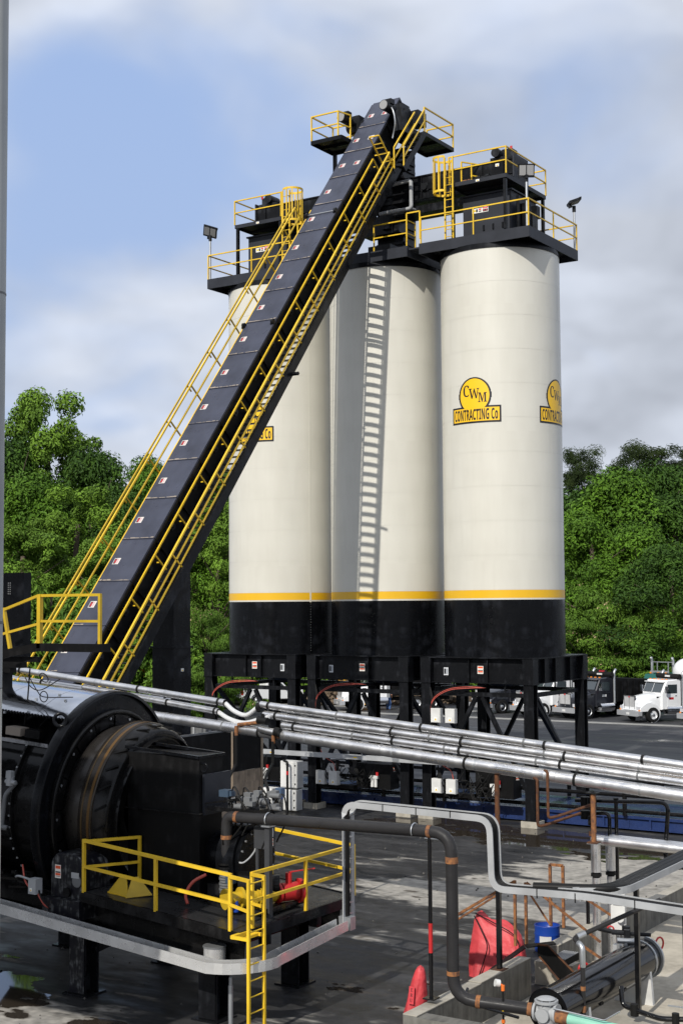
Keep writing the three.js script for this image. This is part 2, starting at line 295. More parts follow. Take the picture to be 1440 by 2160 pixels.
{
  // concrete apron between the dryer and the silos: dry and pale to the right, wet and dark in the middle, standing water by the scale
  const W = 1536, wd = APRON.a1 - APRON.a0, hd = APRON.b1 - APRON.b0, Hh = 1536;
  const cd = new Uint8Array(W * Hh * 4), rd = new Uint8Array(W * Hh * 4);
  const gauss = (a, b, ca, cb, sa, sb) => Math.exp(-(((a - ca) / sa) ** 2) - (((b - cb) / sb) ** 2));
  const warp = (a, b) => { const w1 = fbm(a * 0.22, b * 0.22, 3.3, 5, 0.55); return [w1, fbm(a * 0.5 + 11 + w1, b * 1.5 + 4, 7.1, 5, 0.6)]; };
  const pudAt = (a, b, w1, w2) => gauss(a, b, 10, -4.6, 7.5, 2.2) * 0.9 + gauss(a, b, 6.8, -28.9, 1.7, 1.6) * 0.55 + gauss(a, b, 11.4, -29.6, 1.3, 1.0) * 0.8 + gauss(a, b, 13.0, -24, 2, 1.2) * 0.4 + w1 * 0.8 + w2 * 0.45 + fbm(a * 1.6, b * 2.6, 9.2, 4) * 0.35 - 0.38;
  for (let j = 0; j < Hh; j++) for (let i = 0; i < W; i++) {
    const a = APRON.a0 + (i + 0.5) / W * wd, b = APRON.b0 + (j + 0.5) / Hh * hd;
    const w1 = fbm(a * 0.22, b * 0.22, 3.3, 5, 0.55), w2 = fbm(a * 0.5 + 11 + w1, b * 1.5 + 4, 7.1, 5, 0.6), fine = fbm(a * 5, b * 5, 1.1, 3);
    let dry = gauss(a, b, 15.6, -10.5, 4.8, 5.8) * 1.12 + gauss(a, b, 10.5, -14.5, 3.2, 1.6) * 0.5 + gauss(a, b, 12.5, -31, 4.6, 2.6) * 0.85 + gauss(a, b, 22, -14, 5, 20) * 0.9 + gauss(a, b, 9.5, -31, 2, 1.6) * 0.4;
    dry += w1 * 0.9 + w2 * 0.75 - 0.42;
    const k = sm(-0.12, 0.22, dry);
    const pud = pudAt(a, b, w1, w2), p = sm(-0.06, 0.06, pud);
    const trk = q => Math.exp(-((((a - 12.6 - b * 0.18 + Math.sin(b * 0.25) * 0.5) - q) / 0.16) ** 2)); const tracks = (trk(0) + trk(1.9) + trk(4.6) * 0.7 + trk(6.5) * 0.7) * (0.6 + 0.5 * noise.noise(a * 9, b * 9, 1)); const st = 0.9 + w2 * 0.45 + fine * 0.55 - tracks * 0.28;
    const dryc = [0.335 * st, 0.315 * st, 0.28 * st], wetc = [0.036 * st * (1 + w2 * 0.9), 0.036 * st * (1 + w2 * 0.9), 0.037 * st * (1 + w2 * 0.9)], pc = [0.055, 0.044, 0.033];
    let c = dryc.map((v, q) => lerp(wetc[q], v, k)); c = c.map((v, q) => lerp(v, pc[q], p * 0.9));
    let r = lerp(0.58 + w2 * 0.6, 0.88, k); r = lerp(r, 0.5, p);
    const o = (j * W + i) * 4; for (let q = 0; q < 3; q++) cd[o + q] = Math.max(0, Math.min(255, Math.round(255 * Math.sqrt(c[q])))); cd[o + 3] = 255; rd[o] = 255; rd[o + 1] = Math.max(6, Math.min(255, r * 255)); rd[o + 2] = 0; rd[o + 3] = 255;
  }
  // stored as squares of the reflectance so that dark wet tones keep their steps: decode into an sRGB map
  for (let o = 0; o < cd.length; o += 4) for (let q = 0; q < 3; q++) { const l = (cd[o + q] / 255) ** 2; cd[o + q] = Math.round(255 * (l <= 0.0031308 ? 12.92 * l : 1.055 * l ** (1 / 2.4) - 0.055)); }
  const mk = (d, s) => { const t = new THREE.DataTexture(d, W, Hh, THREE.RGBAFormat, THREE.UnsignedByteType); t.magFilter = THREE.LinearFilter; t.minFilter = THREE.LinearMipmapLinearFilter; t.generateMipmaps = true; if (s) t.colorSpace = THREE.SRGBColorSpace; t.needsUpdate = true; return t; };
  const m = phys(C(1, 1, 1), 1, { specularIntensity: 0.5, map: mk(cd, true), roughnessMap: mk(rd, false) });
  const puddleCells = [];
  const g = new THREE.BufferGeometry();
  const { a0, a1, b0, b1 } = APRON, y = 0.006;
  g.setAttribute('position', new THREE.Float32BufferAttribute([a0, y, -b0, a1, y, -b0, a1, y, -b1, a0, y, -b1], 3));
  g.setAttribute('normal', new THREE.Float32BufferAttribute([0, 1, 0, 0, 1, 0, 0, 1, 0, 0, 1, 0], 3));
  g.setAttribute('uv', new THREE.Float32BufferAttribute([0, 0, 1, 0, 1, 1, 0, 1], 2)); g.setIndex([0, 1, 2, 0, 2, 3]);
  struct('pavement', g, m, { keepUV: true });
  // standing water: thin sheets with ragged shores
  const ps = [], pi = []; const sheet = (A0, A1, B0, B1, st) => { const nx = Math.round((A1 - A0) / st), ny = Math.round((B1 - B0) / st), f = []; for (let j = 0; j <= ny; j++) for (let i = 0; i <= nx; i++) { const a = A0 + i * st, b = B0 + j * st; f.push(pudAt(a, b, ...warp(a, b))); } for (let j = 0; j < ny; j++) for (let i = 0; i < nx; i++) { const k = j * (nx + 1) + i; if (f[k] + f[k + 1] + f[k + nx + 1] + f[k + nx + 2] > 0.12) { const a = A0 + i * st, b = B0 + j * st, o = ps.length / 3; ps.push(a, 0.011, -b, a + st, 0.011, -b, a + st, 0.011, -b - st, a, 0.011, -b - st); pi.push(o, o + 1, o + 2, o, o + 2, o + 3); } } };
  sheet(0, 20, -9, -1.6, 0.05); sheet(2, 16, -33, -22, 0.05);
  const pg = new THREE.BufferGeometry(); pg.setAttribute('position', new THREE.Float32BufferAttribute(ps, 3)); pg.setIndex(pi); pg.computeVertexNormals();
  struct('puddle', pg, phys(C(0.035, 0.028, 0.021), 0.035, { specularIntensity: 1, bumpMap: T.rough, bumpScale: 0.0004 }));
  // saw-cut joint and the raised pad edge of the apron
  const j = []; const jp = [V(12.2, 0.012, -11.8), V(14.4, 0.012, -12.4), V(16.8, 0.012, -12.9)];
  for (let i = 0; i < 2; i++) j.push(bar(jp[i], jp[i + 1], 0.05, 0.004));
  struct('pavement_joint', j, M.deep);
}
// pale lanes and the far kerb strip of the truck yard
struct('road', [rb(-60, 6, 0.004, 0.010, 41.0, 42.2), rb(-70, -20, 0.004, 0.010, 46.2, 47.4)], mat(C(0.30, 0.30, 0.29), 0.85, { map: T.concrete }));

// ---------------------------------------------------------------- storage silos
const S = 5.4084, SR = 2.396;
const emblemMat = canvasMat(900, 716, (x, w, h) => {
  // 2.26 m wide, 1.80 m high; banner 0.66 m at the foot, disc above it
  const k = w / 2.26, Y = y => h - y * k, X = v => (v + 1.13) * k;
  x.fillStyle = '#15171d'; x.fillRect(0, 0, w, h);
  x.fillStyle = '#f5c21b'; x.beginPath(); x.arc(X(0), Y(1.08), 0.665 * k, 0, 7); x.fill(); x.fillRect(X(-1.06), Y(0.59), 2.12 * k, 0.52 * k); x.fillRect(X(-0.45), Y(0.72), 0.90 * k, 0.2 * k);
  x.fillStyle = '#15171d'; x.textAlign = 'center'; x.textBaseline = 'alphabetic';
  x.save(); x.translate(X(0), Y(0.125)); x.scale(0.80, 1); x.font = `bold ${0.58 * k}px sans-serif`; const tw = x.measureText('CONTRACTING Co').width; x.scale(2.02 * k / (tw * 0.80), 1); x.fillText('CONTRACTING Co', 0, 0); x.lineWidth = 5; x.strokeStyle = '#15171d'; x.strokeText('CONTRACTING Co', 0, 0); x.restore();
  const L = (t, X0, Y0, s, b) => { x.font = `${b ? 'bold ' : ''}${s * k}px serif`; x.save(); x.translate(X(X0), Y(Y0)); x.scale(0.80, 1); x.fillText(t, 0, 0); if (!b) { x.lineWidth = 5; x.strokeStyle = '#15171d'; x.strokeText(t, 0, 0); } x.restore(); };
  L('C', -0.37, 1.05, 0.62, 1); L('W', 0.0, 0.96, 0.56, 1); L('M', 0.37, 0.80, 0.53, 1);
}, { rough: 0.4 });
function emblemGeo(ang) { // bent on the skin; ang = direction round the silo, 0 faces the viewer's side
  const pos = [], uv = [], r = SR + 0.010, y0 = 15.36, N = 72, hw = 1.09;
  const spans = u => { const o = [[0, 0.66]]; const d = 0.72 * 0.72 - u * u; if (d > 0) { const s = Math.sqrt(d), lo = 1.08 - s, hi = 1.08 + s; if (lo <= 0.66) o[0][1] = Math.max(0.66, hi); else o.push([lo, hi]); } return o; };
  const put = (u, v) => { const t = ang + u / r; pos.push(Math.sin(t) * r, y0 + v, Math.cos(t) * r); uv.push((u + hw) / (2 * hw), v / 1.80); };
  for (let i = 0; i < N; i++) {
    const u0 = -hw + i / N * 2 * hw, u1 = -hw + (i + 1) / N * 2 * hw, A = spans(u0), B = spans(u1), n = Math.min(A.length, B.length);
    const m = spans((u0 + u1) / 2);
    for (const [lo, hi] of (A.length === B.length ? null : m) || []) { put(u0, lo); put(u1, lo); put(u1, hi); put(u0, lo); put(u1, hi); put(u0, hi); }
    if (A.length === B.length) for (let q = 0; q < n; q++) { put(u0, A[q][0]); put(u1, B[q][0]); put(u1, B[q][1]); put(u0, A[q][0]); put(u1, B[q][1]); put(u0, A[q][1]); }
  }
  const g = new THREE.BufferGeometry(); g.setAttribute('position', new THREE.Float32BufferAttribute(pos, 3)); g.setAttribute('uv', new THREE.Float32BufferAttribute(uv, 2)); g.computeVertexNormals(); return g;
}
function cage(parent, cx, cz, y0, y1, r, open) { // safety cage: hoops and uprights on the side away from `open`
  const gs = [], N = 9; const at = (k, n) => open + Math.PI + (k / n - 0.5) * Math.PI * 1.5;
  for (const y of [y0, y1]) { const pts = []; for (let k = 0; k <= 18; k++) { const t = at(k, 18); pts.push(X3(cx + Math.sin(t) * r, y, cz + Math.cos(t) * r)); } gs.push(sweep(pts, 0, 0, [[-0.01, -0.045], [0.01, -0.045], [0.01, 0.045], [-0.01, 0.045]])); }
  const c = part('safety_cage', gs[0], M.yellow, parent); part('hoop', gs[1], M.yellow, c);
  for (let k = 0; k < N; k++) { const t = at(k, N - 1); const p = X3(cx + Math.sin(t) * r, y0 - 0.03, cz + Math.cos(t) * r); part('cage_bar', bar(p, p.clone().setY(y1 + 0.03), 0.055, 0.02, X3(Math.sin(t), 0, Math.cos(t))), M.yellow, c); }
  return c;
}
function ladder(parent, p0, p1, h0, h1, m = M.yellow, pitch = 0.3, name = 'ladder') { // rails at p0, p1 (x,z), rungs between
  const l = part(name, [bar(X3(p0[0], h0, p0[1]), X3(p0[0], h1, p0[1]), 0.055), bar(X3(p1[0], h0, p1[1]), X3(p1[0], h1, p1[1]), 0.055)], m, parent);
  for (let y = h0 + pitch * 0.6; y < h1 - 0.05; y += pitch) part('rung', rod(X3(p0[0], y, p0[1]), X3(p1[0], y, p1[1]), 0.016, 6), m, l);
  return l;
}
function buildSilo(k, label, o = {}) {
  const t = thing('storage_silo', label, 'silo');
  // skin: courses of sheets with thin open joints
  const yA = 8.865, yB = 22.24, n = 10, hC = (yB - yA) / n, r = rng(40 + k);
  for (let i = 0; i < n; i++) {
    const off = (i % 2) * 0.45 + r() * 0.5, ns = 5;
    for (let q = 0; q < ns; q++) { const t0 = off + q / ns * 2 * Math.PI, t1 = off + (q + 1) / ns * 2 * Math.PI; part('skin_sheet', arcWall(SR + (q % 2) * 0.0015, yA + i * hC + 0.003, yA + (i + 1) * hC - 0.003, t0 + 0.0007, t1 - 0.0007, 22), M.cream, t); }
  }
  part('liner', arcWall(SR - 0.0045, 8.5, 22.3, 0, Math.PI * 2, 110), M.cream, t);
  part('yellow_stripe', arcWall(SR + 0.002, 8.555, 8.863, 0, Math.PI * 2, 96), M.stripe, t);
  part('white_line', arcWall(SR + 0.001, 8.49, 8.554, 0, Math.PI * 2, 96), M.cream, t);
  part('black_skirt', arcWall(SR, 6.25, 8.488, 0, Math.PI * 2, 96), M.skirt, t);
  part('top_ring', [arcWall(SR + 0.03, 22.22, 22.42, 0, Math.PI * 2, 64), new THREE.CircleGeometry(SR, 64).rotateX(-Math.PI / 2).translate(0, 22.39, 0)], M.black, t);
  if (o.seam) { const a = o.seam; part('seam_strip', bar(X3(Math.sin(a) * SR, 6.3, Math.cos(a) * SR), X3(Math.sin(a) * SR, 22.2, Math.cos(a) * SR), 0.08, 0.012, X3(Math.sin(a), 0, Math.cos(a))), M.cream, t); const bolts = []; for (let y = 6.4; y < 8.45; y += 0.11) bolts.push(bx(Math.sin(a) * (SR + 0.012), y, Math.cos(a) * (SR + 0.012), 0.025, 0.025, 0.02, a)); part('bolt_row', bolts, M.galv, t, { kind: 'stuff' }); part('seam_skirt', bar(X3(Math.sin(a) * SR, 6.3, Math.cos(a) * SR), X3(Math.sin(a) * SR, 8.46, Math.cos(a) * SR), 0.1, 0.016, X3(Math.sin(a), 0, Math.cos(a))), M.skirt, t); }
  for (const a of o.emblems || []) part('emblem', emblemGeo(a), emblemMat, t, { keepUV: true });
  // frame
  const A = 2.40, Bh = 2.56;
  for (const sa of [-1, 1]) for (const sb of [-1, 1]) {
    const x = sa * (A - 0.2), z = -sb * (Bh - 0.2);
    const l = part('leg', ibeam(X3(x, 0.27, z), X3(x, 5.27, z), 0.40, 0.40, 0.03, X3(0, 0, 1)), M.black, t);
    part('base_plate', bx(x, 0.255, z, 0.56, 0.03, 0.56), M.black, l); part('plinth', bx(x, 0.12, z, 0.66, 0.24, 0.66), M.concrete, l);
    part('girder_post', [bx(x, 5.77, z, 0.44, 0.94, 0.44), bx(x, 5.29, z, 0.5, 0.03, 0.5)], M.black, t);
  }
  const gird = (p, q, nrm, label1) => { const g = part('girder', ibeam(p, q, 0.34, 0.96, 0.03), M.black, t); return g; };
  gird(X3(-A + 0.44, 5.77, Bh - 0.24), X3(A - 0.44, 5.77, Bh - 0.24)); gird(X3(-A + 0.44, 5.77, -Bh + 0.24), X3(A - 0.44, 5.77, -Bh + 0.24));
  gird(X3(A - 0.24, 5.77, -Bh + 0.44), X3(A - 0.24, 5.77, Bh - 0.44)); gird(X3(-A + 0.24, 5.77, -Bh + 0.44), X3(-A + 0.24, 5.77, Bh - 0.44));
  for (const x of (o.stiff || [-0.3, 0.5])) part('stiffener', bx(x, 5.77, Bh - 0.16, 0.03, 0.9, 0.15), M.black, t);
  for (const z of [-1.1, 0.3, 1.3]) part('stiffener', bx(A - 0.16, 5.77, z, 0.15, 0.9, 0.03), M.black, t);
  part('top_flange', [bx(0, 6.265, Bh - 0.22, 2 * A + 0.06, 0.03, 0.5), bx(0, 6.265, -Bh + 0.22, 2 * A + 0.06, 0.03, 0.5), bx(A - 0.22, 6.265, 0, 0.5, 0.03, 2 * Bh - 0.96), bx(-A + 0.22, 6.265, 0, 0.5, 0.03, 2 * Bh - 0.96)], M.black, t);
  part('warning_label', plate(X3(o.lab ?? 0.1, 5.8, Bh - 0.205), X3(0, 0, 1), 0.25, 0.30), LBL.orange, t, { keepUV: true });
  part('rating_plate', plate(X3(o.rat ?? -1.2, 5.72, Bh - 0.205), X3(0, 0, 1), 0.20, 0.30), LBL.plate, t, { keepUV: true });
  // struts and chevron braces on the four faces
  const strut = (p, q, up) => part('strut', bar(p, q, 0.16, 0.16, up), M.black, t);
  const brace = (p, q) => part('brace', bar(p, q, 0.15, 0.15), M.black, t);
  for (const z of [Bh - 0.28, -Bh + 0.28]) { strut(X3(-A + 0.4, 4.86, z), X3(A - 0.4, 4.86, z)); for (const s of [-1, 1]) { brace(X3(s * 0.14, 4.76, z), X3(s * 1.98, 1.3, z)); part('hanger', bar(X3(s * 1.1, 4.94, z), X3(s * 1.1, 5.28, z), 0.05), M.black, t); } }
  for (const x of [A - 0.28, -A + 0.28]) { strut(X3(x, 4.86, -Bh + 0.4), X3(x, 4.86, Bh - 0.4)); brace(X3(x, 4.76, 2.0), X3(x, 1.3, -2.1)); }
  // discharge cone
  part('cone', new THREE.CylinderGeometry(2.2, 0.6, 1.15, 40, 1, true).translate(0, 5.66, 0), M.black, t);
  // top deck
  const D0 = 22.40, D1 = 22.83, pa = 2.43, pb = 2.33;
  part('top_deck', bx(0, (D0 + D1) / 2 + 0.05, 0, 2 * pa - 0.08, 0.1, 2 * pb - 0.08), M.black, t);
  for (const [x, z, w, d] of [[0, pb - 0.02, 2 * pa, 0.04], [0, -pb + 0.02, 2 * pa, 0.04], [pa - 0.02, 0, 0.04, 2 * pb - 0.08], [-pa + 0.02, 0, 0.04, 2 * pb - 0.08]]) part('deck_fascia', bx(x, (D0 + D1) / 2, z, w, D1 - D0, d), M.fascia, t);
  for (const x of [-1.2, 0, 1.2]) part('deck_joist', bx(x, 22.52, 0, 0.1, 0.2, 2 * pb - 0.1), M.black, t);
  return t;
}
const silos = [
  buildSilo(-2, 'leftmost cream silo, partly hidden behind the inclined conveyor', { emblems: [0, Math.PI / 2 * 3], seam: 1.12, stiff: [-0.25, 0.55], lab: 0.15, rat: 1.6 }),
  buildSilo(0, 'middle cream silo with the slanting conveyor shadow on its skin', { stiff: [0.5], lab: 0.15, rat: -1.35 }),
  buildSilo(2, 'rightmost cream silo showing its round yellow company emblem in full', { emblems: [0, Math.PI / 2], stiff: [-0.35, 0.45], lab: 0.1, rat: -1.4 }),
];
// tops of the two outer silos
function siloTop(t, side) { // side +1 right silo, -1 left silo
  const y = 22.83, pa = 2.40, pb = 2.30;
  part('batcher', [bx(0.05, y + 0.95, 0, 2.15, 1.9, 2.3), bx(0.05, y + 1.93, 0, 2.3, 0.06, 2.45)], M.fascia, t);
  for (let i = 0; i < 3; i++) part('handle', bx(-0.1 + i * 0.42, y + 0.55, 1.17, 0.07, 0.22, 0.04), M.black, t);
  part('warning_strip', plate(X3(-0.25, y + 1.32, 1.155), X3(0, 0, 1), 0.72, 0.24), LBL.strip, t, { keepUV: true });
  part('side_machinery', [bx(1.3, y + 0.6, -0.3, 0.35, 1.2, 0.5), bx(1.32, y + 1.0, 0.45, 0.3, 0.9, 0.35), rod(X3(1.3, y + 0.1, 0.9), X3(1.3, y + 1.7, 0.9), 0.07), rod(X3(1.42, y + 0.4, 0.1), X3(1.42, y + 1.5, 0.1), 0.05), bx(1.35, y + 1.35, -0.6, 0.28, 0.5, 0.3)], M.black, t);
  // upper platform on four posts
  const u0 = 25.05, u1 = 25.21, ux = 1.26, uz = 1.85;
  const up = part('upper_platform', [bx(0, u1 - 0.03, 0, 2 * ux - 0.06, 0.06, 2 * uz - 0.06), bx(0, (u0 + u1) / 2, uz - 0.02, 2 * ux, u1 - u0, 0.04), bx(0, (u0 + u1) / 2, -uz + 0.02, 2 * ux, u1 - u0, 0.04), bx(ux - 0.02, (u0 + u1) / 2, 0, 0.04, u1 - u0, 2 * uz - 0.08), bx(-ux + 0.02, (u0 + u1) / 2, 0, 0.04, u1 - u0, 2 * uz - 0.08), bx(0, u0 + 0.05, 0.7, 2 * ux - 0.1, 0.1, 0.08), bx(0, u0 + 0.05, -0.7, 2 * ux - 0.1, 0.1, 0.08)], M.fascia, t);
  for (const x of [-ux + 0.1, ux - 0.1]) for (const z of [-uz + 0.1, uz - 0.1]) part('platform_post', bar(X3(x, y, z), X3(x, u0, z), 0.12), M.black, t);
  part('deck_label', plate(X3(0.0, u0 + 0.08, uz + 0.003), X3(0, 0, 1), 0.16, 0.08), LBL.tri, t, { keepUV: true });
  const rl = 0.048, q = s => X3(s[0], s[1], s[2]);
  if (side > 0) {
    guardrail(t, [q([-pa + 0.05, y, pb]), q([pa, y, pb]), q([pa, y, -pb]), q([-pa, y, -pb])], { w: rl, gap: 2.35 });
    guardrail(t, [q([-ux - 0.02, u1, uz]), q([ux, u1, uz]), q([ux, u1, -uz]), q([-ux, u1, -uz])], { w: rl, gap: 3.0 });
    cage(t, -1.50, 1.95, 24.84, 26.22, 0.40, Math.PI / 2 * 0.9);
    ladder(t, [-1.38, 2.02], [-1.02, 2.02], y, 26.25);
    part('inner_gate', [bar(X3(-0.75, u1, 0.9), X3(-0.75, 26.2, 0.9), 0.05), bar(X3(-0.55, u1, 0.5), X3(-0.55, 26.2, 0.5), 0.05), bar(X3(-0.75, 26.2, 0.9), X3(-0.55, 26.2, 0.5), 0.05), bar(X3(-0.75, 25.7, 0.9), X3(-0.55, 25.7, 0.5), 0.05), bar(X3(-0.75, 26.2, 0.9), X3(-1.0, 26.2, 1.3), 0.05), bar(X3(-1.0, u1, 1.3), X3(-1.0, 26.2, 1.3), 0.05)], M.yellow, t);
  } else {
    guardrail(t, [q([pa, y, pb]), q([-pa, y, pb]), q([-pa, y, -pb]), q([pa, y, -pb])], { w: rl, gap: 2.35 });
    guardrail(t, [q([ux, u1, uz]), q([-ux, u1, uz]), q([-ux, u1, -uz]), q([ux, u1, -uz])], { w: rl, gap: 3.0 });
    cage(t, 1.95, 1.95, 24.84, 26.22, 0.44, -Math.PI / 2 * 0.9);
    ladder(t, [1.44, 2.0], [1.82, 2.0], y, 26.25);
    ladder(t, [2.28, 1.75], [2.28, 2.05], 23.2, 24.9);
  }
}
siloTop(silos[0], -1); siloTop(silos[2], 1);
{ // middle deck rail with its raised gate frame
  const t = silos[1], y = 22.83, z = 2.30;
  guardrail(t, [X3(0.85, y, z), X3(2.40, y, z), X3(2.40, y, 1.6)], { w: 0.048, gap: 2.5 });
  guardrail(t, [X3(-2.40, y, z), X3(-0.75, y, z)], { w: 0.048, gap: 2.5 });
  part('gate_frame', [bar(X3(2.42, y + 0.2, z + 0.02), X3(2.42, y + 1.33, z + 0.02), 0.05), bar(X3(3.03, y + 0.2, z + 0.02), X3(3.03, y + 1.33, z + 0.02), 0.05), bar(X3(2.42, y + 1.33, z + 0.02), X3(3.03, y + 1.33, z + 0.02), 0.05)], M.yellow, t);
  part('link_walkway', [bx(2.72, y - 0.12, 1.4, 0.56, 0.06, 1.6)], M.fascia, t);
  part('deck_frame', [bx(-0.2, y - 0.05, 1.2, 3.6, 0.5, 0.08), bx(-0.6, y + 0.35, 1.7, 0.08, 0.7, 0.6), bx(1.2, y + 0.45, -1.5, 0.5, 0.9, 0.5)], M.black, t);
}
silos.forEach((t, i) => t.position.set((i - 1) * S, 0, 0));
// the drag conveyors that cross from the head chute to the outer silos
function crossConveyor(label, s) {
  const a0 = s > 0 ? 0.70 : -S - 1.0, a1 = s > 0 ? S + 1.0 : -0.70, t = thing('transfer_conveyor', label, 'conveyor', V((a0 + a1) / 2, 25.22, 0));
  part('trough', rb(a0, a1, 25.24, 26.18, -0.55, 0.55), M.black, t);
  part('lid', rb(a0 - 0.02, a1 + 0.02, 26.185, 26.24, -0.60, 0.60), M.black, t);
  part('bottom_flange', [rb(a0, a1, 25.225, 25.25, -0.64, -0.55), rb(a0, a1, 25.6, 25.63, -0.60, -0.552)], M.black, t);
  for (let i = 0; i < 6; i++) { const a = lerp(a0 + 0.5, a1 - 0.5, i / 5); part('stiffener', rb(a - 0.02, a + 0.02, 25.26, 26.17, -0.60, -0.552), M.black, t); }
  part('under_beam', rb(s > 0 ? a0 : -4.1, s > 0 ? 4.1 : a1, 24.68, 25.0, -0.5, 0.5), M.black, t);
  const e = s > 0 ? a1 : a0;
  part('bearing', [rod(V(lerp(a0, a1, 0.28), 25.72, -0.56), V(lerp(a0, a1, 0.28), 25.72, -0.68), 0.14, 14), bx(lerp(a0, a1, 0.28), 25.72, 0.58, 0.34, 0.34, 0.05)], M.motor, t);
  const m = part('drive_motor', [rod(V(e - s * 0.75, 26.52, -0.75), V(e - s * 0.75, 26.52, -0.05), 0.19, 16), bx(e - s * 0.4, 26.45, 0.15, 0.45, 0.5, 0.5), bx(e - s * 0.6, 26.3, 0.3, 0.9, 0.12, 0.6)], M.motor, t);
  part('motor_tag', bx(e - s * 0.2, 26.72, 0.41, 0.10, 0.12, 0.02), M.red, m);
  part('end_plate', rb(e - 0.03, e + 0.03, 25.3, 26.4, -0.66, 0.66), M.fascia, t);
  if (s > 0) { part('valve_rod', [rod(V(4.5, 25.62, -0.68), V(5.4, 25.62, -0.68), 0.05), rod(V(4.7, 25.62, -0.68), V(4.95, 25.62, -0.68), 0.09), rod(V(5.2, 25.62, -0.68), V(5.35, 25.62, -0.68), 0.1)], M.motor, t); part('valve_end', [rod(V(4.15, 25.60, -0.7), V(4.5, 25.60, -0.7), 0.045)], M.rust, t); part('plate', plate(V(5.65, 26.05, -0.57), X3(0, 0, 1), 0.16, 0.12), LBL.tri, t, { keepUV: true }); }
  return t;
}
crossConveyor('black boxed cross conveyor running from the head chute to the right silo', 1);
crossConveyor('black boxed cross conveyor reaching the left silo behind the incline', -1);

// ---------------------------------------------------------------- inclined conveyor
{
  const sn = 0.77485, cs = 0.63215, O = V(0, 3.547, -21.5);
  const t = thing('inclined_conveyor', 'long dark inclined conveyor with yellow stair rails rising to the silo tops', 'conveyor', O);
  const nV = X3(0, cs, sn), tV = X3(0, sn, -cs), aV = X3(1, 0, 0);
  const Q = (a, n, l) => O.clone().addScaledVector(aV, a).addScaledVector(nV, n).addScaledVector(tV, l);
  const cb = (a0, a1, n0, n1, l0, l1) => new THREE.BoxGeometry(Math.abs(a1 - a0), Math.abs(n1 - n0), Math.abs(l1 - l0)).applyMatrix4(new THREE.Matrix4().makeBasis(aV, nV, tV.clone().negate()).setPosition(Q((a0 + a1) / 2, (n0 + n1) / 2, (l0 + l1) / 2)));
  const L = 34.2, P = 1.80, N = 19, r = rng(7);
  part('body', [cb(-0.64, 0.64, -1.12, -0.06, 0, L - 0.1)], M.deep, t);
  for (let i = 0; i < N; i++) {
    const l0 = i * P, l1 = l0 + P;
    const c = part('cover_panel', [cb(-0.66, 0.66, -0.05, (i % 2) * 0.004, l0 + 0.012, l1 - 0.012), cb(-0.685, -0.66, -0.06, 0.006, l0 + 0.012, l1 - 0.012), cb(0.66, 0.685, -0.06, 0.006, l0 + 0.012, l1 - 0.012)], M.cover, t);
    const lab = (a) => part('warning_label', (() => { const g = cb(a - 0.13, a + 0.13, 0.004, 0.010, l0 + 0.72, l0 + 0.98); return g; })(), LBL.warn, c, { keepUV: true });
    lab(-0.36 - (i % 3) * 0.02); if (i >= N - 3) lab(0.33);
    if (i > 0) { // lapped joint with a ragged line of dust
      part('joint_angle', cb(-0.67, 0.67, 0.0, 0.028, l0 - 0.012, l0 + 0.012), M.cover, t);
      const gs = []; const k = i > 3 ? 9 : 3; for (let q = 0; q < k; q++) { const a0 = -0.66 + q / 9 * 1.32 + r() * 0.05, w = 0.08 + r() * 0.12; gs.push(cb(a0, Math.min(0.66, a0 + w), 0.0, 0.031 - q * 0.0002, l0 + 0.013, l0 + 0.02 + r() * (q < 3 || q > 6 ? 0.055 : 0.022))); }
      part('dust_line', gs, M.dust, t, { kind: 'stuff' });
    }
    part('side_panel', [cb(0.641, 0.66, -1.10, -0.07, l0 + 0.01, l1 - 0.01), cb(0.66, 0.72, -1.1, -0.07, l1 - 0.03, l1 - 0.012), cb(0.66, 0.71, -0.13, -0.07, l0 + 0.01, l1 - 0.03)], M.deep, t);
    part('side_panel', cb(-0.66, -0.641, -1.10, -0.07, l0 + 0.01, l1 - 0.01), M.deep, t);
    part('bearing_cap', [rod(Q(0.66, -0.42, l0 + 0.9), Q(0.74, -0.42, l0 + 0.9), 0.13, 16), rod(Q(0.74, -0.42, l0 + 0.9), Q(0.80, -0.42, l0 + 0.9), 0.06, 10)], M.motor, t);
  }
  part('bottom_plate', cb(-0.70, 0.70, -1.16, -1.125, 0, L), M.deep, t);
  for (const [l, a] of [[26.3, 0.62], [26.3, -0.72], [19.6, 0.60], [19.6, -0.72]]) part('shaft_knob', [rod(Q(a, 0.06, l), Q(a + 0.1, 0.06, l), 0.10, 12), rod(Q(a, 0.02, l - 0.1), Q(a, 0.02, l + 0.1), 0.05, 8)], M.motor, t);
  part('cross_shaft', rod(Q(-0.72, 0.05, 26.3), Q(0.62, 0.05, 26.3), 0.022, 8), M.galv, t);
  // stair on the right
  const ls = 30.3;
  part('stringer', [cb(1.52, 1.60, -1.22, -0.88, 0.5, ls + 0.2), cb(1.49, 1.63, -0.895, -0.87, 0.5, ls + 0.2)], M.black, t);
  part('stringer', cb(0.76, 0.80, -1.22, -0.92, 0.5, ls + 0.2), M.black, t);
  for (let l = 0.8; l < ls; l += 0.33) { const p = Q(1.16, -1.06, l); part('tread', bx(p.x, p.y, p.z, 0.71, 0.045, 0.19), M.black, t); }
  const yl = (a, n, l0, l1, w) => bar(Q(a, n, l0), Q(a, n, l1), w, w, nV);
  const rails = [];
  part('handrail', yl(0.82, -0.25, 0.3, ls - 0.2, 0.055), M.yellow, t);
  const r2 = part('handrail', [yl(1.54, -0.24, 0.3, ls, 0.06), yl(1.47, -0.28, 0.3, ls, 0.05)], M.yellow, t);
  part('mid_rail', yl(1.54, -0.52, 0.3, ls, 0.05), M.yellow, t); part('lower_rail', yl(1.54, -0.77, 0.3, ls, 0.05), M.yellow, t);
